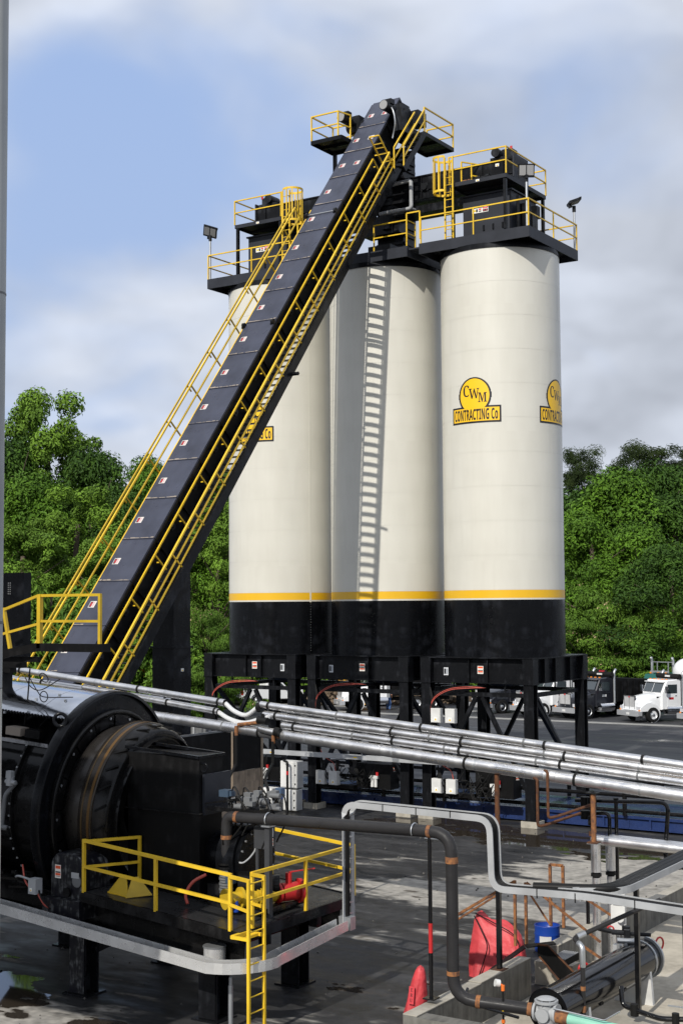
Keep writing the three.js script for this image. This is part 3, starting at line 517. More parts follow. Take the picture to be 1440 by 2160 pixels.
  for (let l = 1.3; l < ls; l += P) {
    part('rail_post', bar(Q(0.82, -0.25, l), Q(0.82, -0.98, l), 0.05, 0.05, tV), M.yellow, t);
    part('rail_post', [bar(Q(1.54, -0.24, l), Q(1.54, -0.98, l), 0.05, 0.05, tV), bar(Q(1.49, -0.40, l + 0.02), Q(1.44, -0.28, l + 0.02), 0.022)], M.yellow, t);
    part('rail_bracket', [bar(Q(0.66, -0.62, l), Q(0.82, -0.62, l), 0.04)], M.yellow, t);
  }
  part('support_arm', [cb(0.66, 1.52, -1.20, -1.13, 14.8, 14.92), cb(1.6, 1.86, -1.22, -1.13, 17.9, 18.0), cb(0.66, 1.52, -1.20, -1.13, 24, 24.12)], M.black, t);
  // rails on the left side
  const le = 26.0;
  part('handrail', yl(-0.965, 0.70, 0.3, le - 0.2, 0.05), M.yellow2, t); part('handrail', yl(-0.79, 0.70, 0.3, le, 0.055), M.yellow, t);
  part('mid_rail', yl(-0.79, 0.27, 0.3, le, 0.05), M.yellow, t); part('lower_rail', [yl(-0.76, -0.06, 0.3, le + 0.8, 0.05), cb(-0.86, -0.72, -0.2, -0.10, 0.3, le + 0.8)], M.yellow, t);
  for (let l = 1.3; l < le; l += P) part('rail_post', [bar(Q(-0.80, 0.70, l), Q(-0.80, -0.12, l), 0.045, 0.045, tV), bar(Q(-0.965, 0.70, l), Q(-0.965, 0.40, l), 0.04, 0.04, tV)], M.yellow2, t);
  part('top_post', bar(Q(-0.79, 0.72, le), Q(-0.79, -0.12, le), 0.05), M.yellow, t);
  // landing at the stair head, with its gate frame, then the upper flight
  const pl = Q(1.2, -1.04, ls + 0.2);
  part('landing', bx(1.25, pl.y, pl.z - 0.35, 1.0, 0.06, 0.8), M.black, t);
  const G = (a, n) => Q(a, n, ls + 0.05);
  part('gate_frame', [bar(G(0.98, 0.62), G(1.42, 0.62), 0.05), bar(G(0.98, 0.62), G(0.98, -1.0), 0.05, 0.05, tV), bar(G(1.42, 0.62), G(1.42, -1.05), 0.05, 0.05, tV), bar(G(0.98, 0.25), G(1.42, 0.25), 0.045), bar(G(0.98, 0.05), G(1.42, 0.05), 0.045), bar(G(0.82, -0.25), G(1.54, -0.24), 0.05), bar(G(0.98, -0.62), G(1.54, -0.62), 0.05)], M.yellow, t);
  const f0 = V(1.62, 26.15, -1.95), f1 = V(1.62, 28.15, -0.22), d2 = f1.clone().sub(f0);
  part('upper_stringer', [bar(f0, f1, 0.05, 0.22), bar(f0.clone().setX(2.12), f1.clone().setX(2.12), 0.06, 0.24)], M.black, t);
  for (let i = 1; i < 8; i++) { const p = f0.clone().addScaledVector(d2, i / 8); part('tread', bx(1.87, p.y, p.z, 0.46, 0.04, 0.18), M.black, t); }
  const u = X3(0, 1.0, 0), um = X3(0, 0.5, 0);
  for (const x of [1.64, 2.10]) { const p = f0.clone().setX(x), q = f1.clone().setX(x); part('handrail', [bar(p.clone().add(u), q.clone().add(u), 0.055), bar(p.clone().add(um), q.clone().add(um), 0.045)], M.yellow, t); part('rail_post', bar(p.clone().add(X3(0, 0.1, 0)), p.clone().add(u), 0.05), M.yellow, t); }
  // head platforms
  const deck = (a0, a1, b0, b1, y) => part('head_platform', [rb(a0, a1, y + 0.09, y + 0.14, b0, b1), rb(a0, a1, y - 0.02, y + 0.145, b0 - 0.02, b0 + 0.03), rb(a0, a1, y - 0.02, y + 0.145, b1 - 0.03, b1 + 0.02), rb(a1 - 0.03, a1 + 0.02, y - 0.02, y + 0.145, b0 + 0.03, b1 - 0.03), rb(a0 - 0.02, a0 + 0.03, y - 0.02, y + 0.145, b0 + 0.03, b1 - 0.03), rb(a0 + 0.03, a1 - 0.03, y, y + 0.09, (b0 + b1) / 2 - 0.04, (b0 + b1) / 2 + 0.04)], M.black, t);
  deck(0.74, 2.12, -0.22, 2.35, 28.08); deck(-2.32, -0.78, -2.2, -0.5, 27.94);
  guardrail(t, [V(2.10, 28.2, -0.2), V(2.10, 28.2, 2.33), V(0.8, 28.2, 2.33)], { w: 0.055, gap: 2.6 });
  guardrail(t, [V(-0.80, 28.07, -1.45), V(-0.95, 28.07, -2.18), V(-2.30, 28.07, -2.18), V(-2.30, 28.07, -0.52), V(-1.2, 28.07, -0.52)], { w: 0.055, gap: 1.7 });
  part('platform_post', bar(V(-1.95, 26.2, -0.9), V(-1.95, 27.95, -0.9), 0.14), M.black, t);
  // head box and drives
  part('head_box', cb(-0.66, 0.66, -1.1, -0.02, L + 0.01, L + 0.14), M.cover, t); part('head_shaft', [rod(Q(-0.8, -0.5, L - 0.5), Q(1.1, -0.5, L - 0.5), 0.16, 16)], M.motor, t);
  
  const drive = (a, y, b, s) => {
    const m = part('drive_motor', [rod(V(a, y, b), V(a, y, b + 0.72 * s), 0.22 * s, 18), rod(V(a, y, b + 0.72 * s), V(a, y, b + 1.0 * s), 0.14 * s, 14), bx(a + 0.1, y + 0.2 * s, -(b + 0.35 * s), 0.3 * s, 0.2 * s, 0.3 * s)], M.motor, t);
    part('fan_cover', rod(V(a, y, b - 0.02), V(a, y, b + 0.005), 0.19 * s, 18), M.fan, m);
    part('gearbox', [bx(a + 0.05, y - 0.05, -(b + 1.25 * s), 0.62 * s, 0.72 * s, 0.6 * s), rod(V(a - 0.4 * s, y - 0.1, b + 1.25 * s), V(a + 0.5 * s, y - 0.1, b + 1.25 * s), 0.24 * s, 14), rod(V(a + 0.05, y + 0.3 * s, b + 1.25 * s), V(a + 0.05, y + 0.42 * s, b + 1.25 * s), 0.06, 8)], M.motor, t);
  };
  drive(0.83, 29.28, -1.42, 1.0); drive(-1.1, 29.05, -1.72, 0.95);
  part('chain_guard', [bx(1.15, 28.75, 0.3, 0.35, 0.9, 1.0), bx(1.35, 29.1, -0.5, 0.5, 0.6, 0.7), bx(1.0, 28.4, -0.6, 0.6, 0.5, 1.6)], M.motor, t);
  part('conduit', cable([V(1.0, 29.25, -1.1), V(1.15, 29.0, -1.15), V(1.2, 28.5, -1.1), V(1.05, 28.1, -1.0), V(1.0, 27.9, -1.0)], 0.035), M.galv, t);
  // support column
  const col = thing('conveyor_column', 'square black steel column under the inclined conveyor, flanged half way', 'column', V(0, 0, -14.1));
  part('lower_shaft', rb(-0.46, 0.46, 0, 6.93, -14.55, -13.65), M.black, col); part('upper_shaft', rb(-0.445, 0.445, 6.99, 11.6, -14.535, -13.665), M.black, col);
  part('flange', [rb(-0.52, 0.52, 6.93, 6.96, -14.61, -13.59), rb(-0.52, 0.52, 6.962, 6.99, -14.61, -13.59)], M.black, col);
  part('small_plate', plate(V(0.463, 6.2, -14.1), X3(1, 0, 0), 0.14, 0.1), LBL.tri, col, { keepUV: true });
}
{ // head chute down to the middle silo
  const t = thing('head_chute', 'black ribbed drop chute between conveyor head and middle silo top', 'chute', V(0, 22.85, 0.9));
  part('chute_body', rb(-0.65, 0.65, 22.85, 28.0, 0.45, 1.5), M.black, t);
  for (let i = 0; i < 14; i++) part('rib', [rb(-0.66, 0.66, 23.05 + i * 0.36, 23.17 + i * 0.36, 0.36, 0.449), rb(0.651, 0.72, 23.05 + i * 0.36, 23.17 + i * 0.36, 0.45, 1.4)], i % 3 ? M.black : M.fascia, t);
  part('diverter', [rb(-0.9, 0.9, 24.1, 24.9, -0.35, 0.35), rb(-0.55, 0.55, 22.86, 23.6, -0.5, 0.4)], M.black, t);
  part('actuator', [rod(V(0.1, 25.4, 0.3), V(0.7, 25.2, 0.3), 0.07), rod(V(0.0, 25.9, 0.28), V(0.6, 25.9, 0.28), 0.06), bx(0.35, 24.4, 0.45, 0.4, 0.3, 0.2)], M.motor, t);
  const p = thing('vent_pipe', 'pale galvanised pipe elbowing round the head chute', 'pipe', V(1.2, 24.7, 0.2));
  part('pipe_run', tube([V(0.4, 26.0, -0.75), V(1.74, 26.06, -0.75), V(1.74, 24.86, -0.75), V(0.2, 24.86, -0.75)], 0.085, 0.14, 12), M.lightgrey, p);
  part('branch', tube([V(1.74, 24.86, -0.72), V(1.78, 24.8, 0.3)], 0.075, 0.1, 10), M.lightgrey, p);
}
// flood lights on the silo tops
function floodLight(label, a, b, y, h, turn, tilt, roll = 0) {
  const t = thing('flood_light', label, 'flood light', V(a, y, b), 'flood lights on the silo tops'); delete t.userData.group;
  part('pole', rod(V(a, y, b), V(a, y + h, b), 0.045, 10), M.galv, t); part('knuckle', rod(V(a, y + h, b), V(a, y + h + 0.25, b), 0.075, 10), M.motor, t);
  const hd = new THREE.Matrix4().makeRotationFromEuler(new THREE.Euler(tilt, turn, roll, 'YXZ')).setPosition(V(a, y + h + 0.42, b));
  const head = part('lamp_head', [new THREE.BoxGeometry(0.62, 0.10, 0.5), new THREE.BoxGeometry(0.66, 0.05, 0.1).translate(0, 0.03, 0.22), new THREE.BoxGeometry(0.12, 0.2, 0.14).translate(0, -0.08, -0.22)].map(g => g.applyMatrix4(hd)), M.motor, t);
  for (const s of [-1, 1]) part('led_panel', new THREE.BoxGeometry(0.25, 0.012, 0.38).translate(s * 0.145, -0.058, 0.02).applyMatrix4(hd), M.fan, head);
}
floodLight('lit-side flood light on a thin pole at the left silo deck corner', -S - 2.35, -2.22, 22.83, 1.75, 0.75, -0.75, -0.45);
floodLight('twin-panel flood light at the near corner of the right silo deck', S + 2.30, -2.22, 22.83, 1.75, 0.55, -1.35);
floodLight('flood light seen from behind, leaning over the far right deck corner', S + 2.35, 2.2, 22.83, 1.6, 2.2, -0.35);

// ---------------------------------------------------------------- dryer drum
const lx = (prof, seg = 72) => new THREE.LatheGeometry(prof.map(([r, u]) => new THREE.Vector2(r, u)), seg).rotateZ(-Math.PI / 2);
{
  const t = thing('dryer_drum', 'huge black drum with rust-streaked riding ring and silver insulated top', 'drum dryer');
  t.position.copy(V(8.02, 3.87, -26)); t.rotation.set(0, 0.105, -0.087);
  part('shell', lx([[1.62, -9], [1.62, 1.5]]), M.wetblack, t);
  // insulated cover over the upper half, bolted along its edge
  const cov = (u0, u1, th0, th1, n = 40) => { const pos = [], idx = []; for (let i = 0; i <= n; i++) { const q = lerp(th0, th1, i / n); for (const u of [u0, u1]) pos.push(u, Math.sin(q) * 2.42, Math.cos(q) * 2.42); } for (let i = 0; i < n; i++) idx.push(2 * i, 2 * i + 1, 2 * i + 2, 2 * i + 1, 2 * i + 3, 2 * i + 2); const g = new THREE.BufferGeometry(); g.setAttribute('position', new THREE.Float32BufferAttribute(pos, 3)); g.setIndex(idx); g.computeVertexNormals(); return g; };
  const E0 = 0.93, E1 = Math.PI - 0.8;
  for (let i = 0; i < 6; i++) part('cover_sheet', cov(-1.052 - i * 1.22, -1.04 - (i + 1) * 1.22, E0, E1), M.mirror, t);
  part('cover_sheet', cov(-1.04, -0.08, E0, E1), M.mirror, t);
  const rim = []; for (let u = -8.2; u < -0.1; u += 0.085) rim.push(bx(u, Math.sin(E0 - 0.01) * 2.43, Math.cos(E0 - 0.01) * 2.43, 0.03, 0.06, 0.05)); part('rim_bolts', rim, M.wetblack, t, { kind: 'stuff' });
  for (const [u, q] of [[-1.3, 0.95], [-1.9, 0.9], [-1.45, 1.15], [-2.5, 1.05], [-1.06, 1.3], [-0.7, 1.2]]) part('bolt', bx(u, Math.sin(q) * 2.43, Math.cos(q) * 2.43, 0.05, 0.05, 0.05), M.galv, t);
  part('edge_angle', [bar(X3(-8.2, 1.36, 1.80), X3(-0.35, 1.36, 1.80), 0.08)], M.mirror, t);
  for (let i = 0; i < 9; i++) part('lagging', bx(-1.0 - i * 0.55, 1.52, 1.45, 0.42, 0.18, 0.3), i % 3 === 1 ? M.dust : M.wetblack, t);
  // lower casing with ribs
  part('casing', lx([[1.95, -9], [1.95, -0.6], [1.85, -0.2]], 60), M.wetblack, t);
  for (const u of [-1.1, -2.1, -3.1, -4.2]) { const c = part('casing_rib', lx([[1.95, u - 0.03], [2.06, u - 0.03], [2.06, u + 0.03], [1.95, u + 0.03]], 60), M.wetblack, t); for (let k = 0; k < 14; k++) { const q = -0.9 + k * 0.13; part('bolt', bx(u, Math.sin(q) * 2.07, Math.cos(q) * 2.07, 0.035, 0.035, 0.035), M.galv, c); } }
  // breeching flange: outer ring, inner lip, seal segments
  part('flange_plate', lx([[1.72, -0.12], [2.45, -0.12], [2.45, 0.0], [1.72, 0.0], [1.72, -0.12]]), M.skirt, t);
  part('flange_rim', lx([[2.43, -0.16], [2.50, -0.16], [2.50, 0.06], [2.43, 0.06]]), M.skirt, t);
  part('inner_lip', lx([[2.08, 0.005], [2.10, 0.10], [2.06, 0.13], [1.98, 0.13], [1.95, 0.01]]), M.wetblack, t);
  const NS = 16; for (let k = 0; k < NS; k++) { const q = k / NS * Math.PI * 2; const seg = new THREE.RingGeometry(1.70, 1.97, 8, 1, q + 0.012, Math.PI * 2 / NS - 0.024).rotateY(Math.PI / 2).translate(0.06 + (k % 2) * 0.012, 0, 0); const s = part('seal_segment', seg, M.wetblack, t); const qq = -(q + Math.PI / NS); part('bolt', rod(X3(0.07, Math.sin(q + 0.1) * 1.9, -Math.cos(q + 0.1) * 1.9), X3(0.10, Math.sin(q + 0.1) * 1.9, -Math.cos(q + 0.1) * 1.9), 0.032, 8), M.galv, s); }
  part('lifting_eye', new THREE.TorusGeometry(0.14, 0.04, 8, 20).rotateY(0.5).translate(-0.15, 1.95, 1.72), M.skirt, t);
  part('wear_band', lx([[1.60, 0.12], [1.72, 0.16], [1.76, 0.30], [1.70, 0.52]]), mat(C(0.04, 0.036, 0.033), 0.4, { metalness: 0.5, map: T.dirt, roughnessMap: T.rough }), t);
  // riding ring, polished and rust streaked
  part('riding_ring', lx([[1.62, 0.62], [1.86, 0.62], [1.90, 0.66], [1.90, 0.96], [1.86, 1.0], [1.62, 1.0]], 96), mat(C(0.055, 0.045, 0.036), 0.32, { metalness: 0.7, map: T.dirt, roughnessMap: T.rough }), t);
  part('ring_streak', lx([[1.902, 0.88], [1.904, 0.95]], 96), mat(C(0.16, 0.085, 0.025), 0.42, { metalness: 0.5, map: T.dirt }), t);
  part('ring_streak', lx([[1.902, 0.72], [1.903, 0.76]], 96), mat(C(0.12, 0.075, 0.03), 0.4, { metalness: 0.5, map: T.dirt }), t);
  for (let k = 0; k < 20; k++) { const q = k / 20 * Math.PI * 2; part('ring_pad', bx(0, 0, 0, 0.34, 0.09, 0.2).rotateX(0.3).translate(0.81, 1.66, 0).rotateX(q), M.wetblack, t); }
  // end shell behind the burner with skewed flights
  part('tread_face', lx([[1.86, 1.0], [1.85, 1.06], [1.80, 1.30], [1.74, 1.36], [1.42, 1.36], [1.40, 1.1]]), M.wetblack, t);
  part('end_shell', lx([[1.40, 1.05], [0.75, 1.05], [0.72, 1.0]]), M.deep, t);
  for (let k = 0; k < 26; k++) { const q = k / 26 * Math.PI * 2; part('flight', bx(0, 0, 0, 0.30, 0.035, 0.05).rotateY(0.55).translate(1.18, 1.84, 0).rotateX(q), M.deep, t); }
  part('burner_throat', lx([[0.74, 1.2], [0.74, 2.2]], 40), M.skirt, t);
  part('throat_label', plate(X3(1.66, 0.1, 0.75), X3(0, 0, 1), 0.2, 0.16), mat(C(0.55, 0.22, 0.22), 0.6), t);
  // hoses, cylinder and linkages on the shaded flank
  part('hydraulic_ram', [rod(X3(-2.6, 0.2, 2.15), X3(-1.75, 1.0, 2.05), 0.07, 10), rod(X3(-3.0, -0.2, 2.2), X3(-2.6, 0.2, 2.15), 0.10, 10), bx(-1.7, 1.05, 2.02, 0.22, 0.2, 0.12)], M.greymetal, t);
  part('grease_pipe', [tube([X3(-2.6, -0.45, 2.15), X3(-1.6, -0.5, 2.18), X3(-1.05, -0.5, 2.15)], 0.06, 0.05), rod(X3(-2.3, -0.46, 2.16), X3(-2.2, -0.46, 2.16), 0.10), tube([X3(-1.2, -0.5, 2.15), X3(-1.2, 0.2, 2.12), X3(-1.0, 0.5, 2.0)], 0.05, 0.1)], M.greymetal, t);
  part('valve', [rod(X3(-1.12, 0.42, 2.08), X3(-1.12, 0.62, 2.08), 0.09, 10), bx(-1.12, 0.66, 2.1, 0.14, 0.16, 0.12), rod(X3(-1.22, 0.5, 2.1), X3(-0.95, 0.5, 2.1), 0.05)], M.lightgrey, t);
  part('guard_box', [bx(-2.7, -1.05, 2.1, 0.8, 0.9, 0.25), bar(X3(-3.0, -0.6, 2.25), X3(-2.2, -1.5, 2.25), 0.05), bar(X3(-3.0, -1.5, 2.25), X3(-2.2, -0.6, 2.25), 0.05)], M.wetblack, t);
  part('guard_edge', [bar(X3(-2.3, -0.58, 2.24), X3(-2.3, -1.55, 2.24), 0.035), bar(X3(-3.1, -0.58, 2.24), X3(-2.3, -0.58, 2.24), 0.03)], M.greymetal, t);
  const rl = []; const r = rng(91); for (let i = 0; i < 26; i++) { const x = -3.4 + r() * 3.0, y = -1.75 + r() * 0.4; rl.push(bar(X3(x, y, 2.0 + r() * 0.3), X3(x + 0.1 + r() * 0.4, y + (r() - 0.5) * 0.1, 2.0 + r() * 0.3), 0.03 + r() * 0.05)); }
  part('linkage', rl, M.wetblack, t, { kind: 'stuff' });
  part('lower_skirt', [bx(-4, -1.9, 1.3, 8, 0.5, 0.9), bx(-4, -2.05, -1.3, 8, 0.4, 0.9)], M.wetblack, t);
}
{ // dryer frame and its legs
  const t = thing('dryer_trestle', 'black steel beam trestle on stout legs carrying the dryer drum', 'frame', V(8, 0, -26));
  const yl = a => 1.92 - 0.087 * (a - 8);
  for (const b of [-27.75, -24.3]) part('main_beam', ibeam(V(-2, yl(-2), b), V(13.3, yl(13.3), b), 0.34, 0.5, 0.03), M.wetblack, t);
  for (const a of [-1, 2.2, 5.4, 8.8, 12.4]) { part('cross_beam', ibeam(V(a, yl(a) - 0.05, -27.6), V(a, yl(a) - 0.05, -24.4), 0.25, 0.36, 0.025), M.wetblack, t); }
  for (const b of [-27.6, -24.6]) for (const a of [1.8, 5.7, 8.87, 12.42]) { const x = b < -27 ? a : a - 0.1; const l = part('leg', ibeam(V(x, 0.04, b), V(x, yl(x) - 0.25, b), 0.46, 0.42, 0.035, X3(0, 0, 1)), M.black, t); part('foot_plate', rb(x - 0.33, x + 0.33, 0.008, 0.04, b - 0.33, b + 0.33), M.black, l); part('leg_panel', rb(x - 0.21, x + 0.21, 0.05, yl(x) - 0.27, b - 0.235, b - 0.225), a > 8 && a < 9 && b < -27 ? M.wetglint : M.black, l); }
  part('brace', bar(V(9.0, 0.9, -27.4), V(10.0, 1.55, -26), 0.14), M.black, t); part('brace', bar(V(9.1, 0.4, -24.8), V(12.0, 1.4, -25), 0.12), M.black, t);
}
{ // gearbox and bearing block at the front corner, wet
  const t = thing('trunnion_block', 'wet black trunnion bearing block with label beside the yellow deck rail', 'bearing block', V(9, 1.9, -27.9));
  part('base', rb(8.35, 9.42, 1.72, 2.12, -28.35, -27.3), M.wetglint, t);
  const s = new THREE.Shape(); s.moveTo(-0.45, 0); s.lineTo(0.48, 0); s.lineTo(0.48, 0.5); s.quadraticCurveTo(0.45, 0.86, 0.1, 0.9); s.lineTo(-0.2, 0.9); s.quadraticCurveTo(-0.45, 0.86, -0.45, 0.55); s.closePath();
  part('housing', new THREE.ExtrudeGeometry(s, { depth: 0.7, bevelEnabled: true, bevelSize: 0.04, bevelThickness: 0.04, bevelSegments: 2 }).translate(8.92, 2.13, 27.45), M.wetglint, t);
  part('warning_label', plate(V(8.66, 2.66, -28.2), X3(0, 0, 1), 0.17, 0.28), LBL.orange, t, { keepUV: true }); part('blank_label', plate(V(9.16, 2.62, -28.2), X3(0, 0, 1), 0.22, 0.12), M.lightgrey, t);
  part('shaft', rod(V(9.2, 2.5, -28.2), V(9.2, 2.5, -27), 0.13, 14), M.greymetal, t); part('eye', rod(V(8.95, 2.25, -28.25), V(8.95, 2.25, -28.2), 0.1, 14), M.deep, t);
  const b = thing('junction_box', 'small grey junction box with cables at lower left under the drum', 'electrical box', V(8.2, 2.2, -28.4));
  part('box', rb(8.08, 8.30, 2.18, 2.5, -28.5, -28.3), M.lightgrey, b); part('warning_label', plate(V(8.16, 2.27, -28.503), X3(0, 0, 1), 0.07, 0.07), LBL.tri, b, { keepUV: true });
  part('conduit', cable([V(8.1, 2.45, -28.4), V(7.7, 2.5, -28.4), V(7.5, 2.45, -28.3)], 0.025), M.lightgrey, b); part('cable', cable([V(8.26, 2.2, -28.4), V(8.4, 2.1, -28.45), V(8.5, 1.95, -28.4), V(8.7, 1.85, -28.2)], 0.02), M.redhose, b); part('cable', cable([V(8.3, 2.25, -28.4), V(8.5, 2.1, -28.5), V(8.65, 1.9, -28.4)], 0.02), M.cable, b); part('cable', cable([V(8.08, 2.25, -28.4), V(7.9, 2.4, -28.4), V(7.6, 2.7, -28.2)], 0.02), M.redhose, b);
}
// ---------------------------------------------------------------- burner deck with its rails and ladder
{
  const Y = a => 2.32 - 0.087 * (a - 9.4);
  const t = thing('burner_deck', 'black burner deck with bright yellow railings and yellow ladder', 'platform', V(11.5, 2, -26.5));
  const dk = (a0, a1, b0, b1, dy, h, m, nm) => part(nm, new THREE.BoxGeometry(a1 - a0, h, b1 - b0).rotateZ(-0.087).translate((a0 + a1) / 2, Y((a0 + a1) / 2) + dy - h / 2, -(b0 + b1) / 2), m, t);
  dk(9.45, 13.55, -28.25, -24.15, 0, 0.05, mat(C(0.030, 0.030, 0.031), 0.42, { map: T.dirt, roughnessMap: T.rough, bumpMap: T.crumple, bumpScale: 0.004 }), 'deck_plate');
  dk(9.40, 13.6, -28.30, -28.25, 0.02, 0.22, M.wetblack, 'edge_channel'); dk(9.40, 13.6, -24.15, -24.10, 0.02, 0.22, M.black, 'edge_channel'); dk(13.55, 13.6, -28.25, -24.15, 0.02, 0.22, M.black, 'edge_channel'); dk(9.40, 9.45, -28.25, -24.15, 0.02, 0.22, M.black, 'edge_channel');
  for (const a of [10.4, 11.4, 12.4]) dk(a - 0.05, a + 0.05, -28.2, -24.2, -0.06, 0.16, M.black, 'joist');
  for (const b of [-27.2, -25.4]) part('bracket', rb(13.3, 13.5, Y(13.4) - 0.45, Y(13.4) - 0.18, b - 0.08, b + 0.08), M.black, t);
  const P = (a, b, s = 0) => V(a, Y(a) + s, b);
  guardrail(t, [P(9.95, -27.05), P(9.48, -28.27)], { w: 0.06, gap: 2.5, h: 1.06 });
  guardrail(t, [P(9.48, -28.27), P(11.45, -28.27), P(13.35, -28.27)], { w: 0.065, gap: 2.2, h: 1.08 });
  guardrail(t, [P(13.57, -27.85), P(13.57, -24.13), P(11.35, -24.13)], { w: 0.065, gap: 2.2, h: 1.08 });
  // ladder with stand-off head
  const LX = 13.98, la = ladder(t, [LX, 28.52], [LX, 28.02], 0.05, Y(13.5) + 1.10, M.yellow, 0.305);
  part('ladder_return', [bar(V(LX, Y(13.5) + 1.08, -28.52), V(13.36, Y(13.4) + 1.06, -28.30), 0.06), bar(V(LX, Y(13.5) + 1.08, -28.02), V(13.57, Y(13.5) + 1.06, -27.87), 0.06), bar(V(LX, Y(13.5) + 0.5, -28.52), V(13.36, Y(13.4) + 0.52, -28.30), 0.05), bar(V(LX, Y(13.5) + 0.5, -28.02), V(13.57, Y(13.5) + 0.5, -27.87), 0.05)], M.yellow, t);
  part('ladder_step', [bar(V(LX, Y(13.6) - 0.02, -28.52), V(13.55, Y(13.6) - 0.02, -28.50), 0.06), bar(V(LX, Y(13.6) - 0.02, -28.02), V(13.55, Y(13.6) - 0.02, -28.02), 0.06), bar(V(13.6, Y(13.6) - 0.02, -28.52), V(13.6, Y(13.6) - 0.02, -28.02), 0.08), bar(V(13.85, Y(13.6) - 0.02, -28.52), V(13.85, Y(13.6) - 0.02, -28.02), 0.05)], M.yellow, t);
  // folded yellow saddle plate lying on the deck
  const f = thing('yellow_saddle', 'folded yellow steel saddle plate on the deck behind the front rail', 'bracket', P(10.3, -27.7));
  const wing = (a0, a1, l) => { const s = new THREE.Shape(); s.moveTo(-0.30, 0); s.lineTo(0.30, 0); s.lineTo(0.06, 0.42); s.lineTo(-0.08, 0.42); s.closePath(); return new THREE.ExtrudeGeometry(s, { depth: 0.02, bevelEnabled: false }); };
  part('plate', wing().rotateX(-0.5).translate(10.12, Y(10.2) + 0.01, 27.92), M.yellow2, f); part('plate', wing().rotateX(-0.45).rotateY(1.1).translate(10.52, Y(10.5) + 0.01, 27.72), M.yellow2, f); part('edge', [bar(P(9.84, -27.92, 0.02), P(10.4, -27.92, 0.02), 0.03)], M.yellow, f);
}
{ // tall burner air box
  const t = thing('burner_housing', 'tall flat black burner air box standing on the deck', 'burner housing', V(10.55, 2.2, -26.6));
  part('upper_box', rb(9.56, 11.55, 3.95, 5.14, -27.0, -26.2), M.deep, t); part('lower_box', rb(9.56, 11.55, 2.2, 3.93, -26.98, -26.22), M.deep, t);
  part('joint_flange', [rb(9.52, 11.59, 3.925, 3.955, -27.05, -26.15)], M.wetblack, t);
  part('top_frame', [bar(V(9.53, 5.25, -27.03), V(11.58, 5.12, -27.03), 0.06), bar(V(9.53, 5.25, -26.17), V(11.58, 5.12, -26.17), 0.06), bar(V(9.53, 5.25, -27.03), V(9.53, 5.25, -26.17), 0.06), bar(V(11.58, 5.12, -27.03), V(11.58, 5.12, -26.17), 0.06)], M.skirt, t);
  part('lifting_hook', new THREE.TorusGeometry(0.09, 0.02, 6, 14).translate(11.6, 4.9, 26.9), M.skirt, t);
}
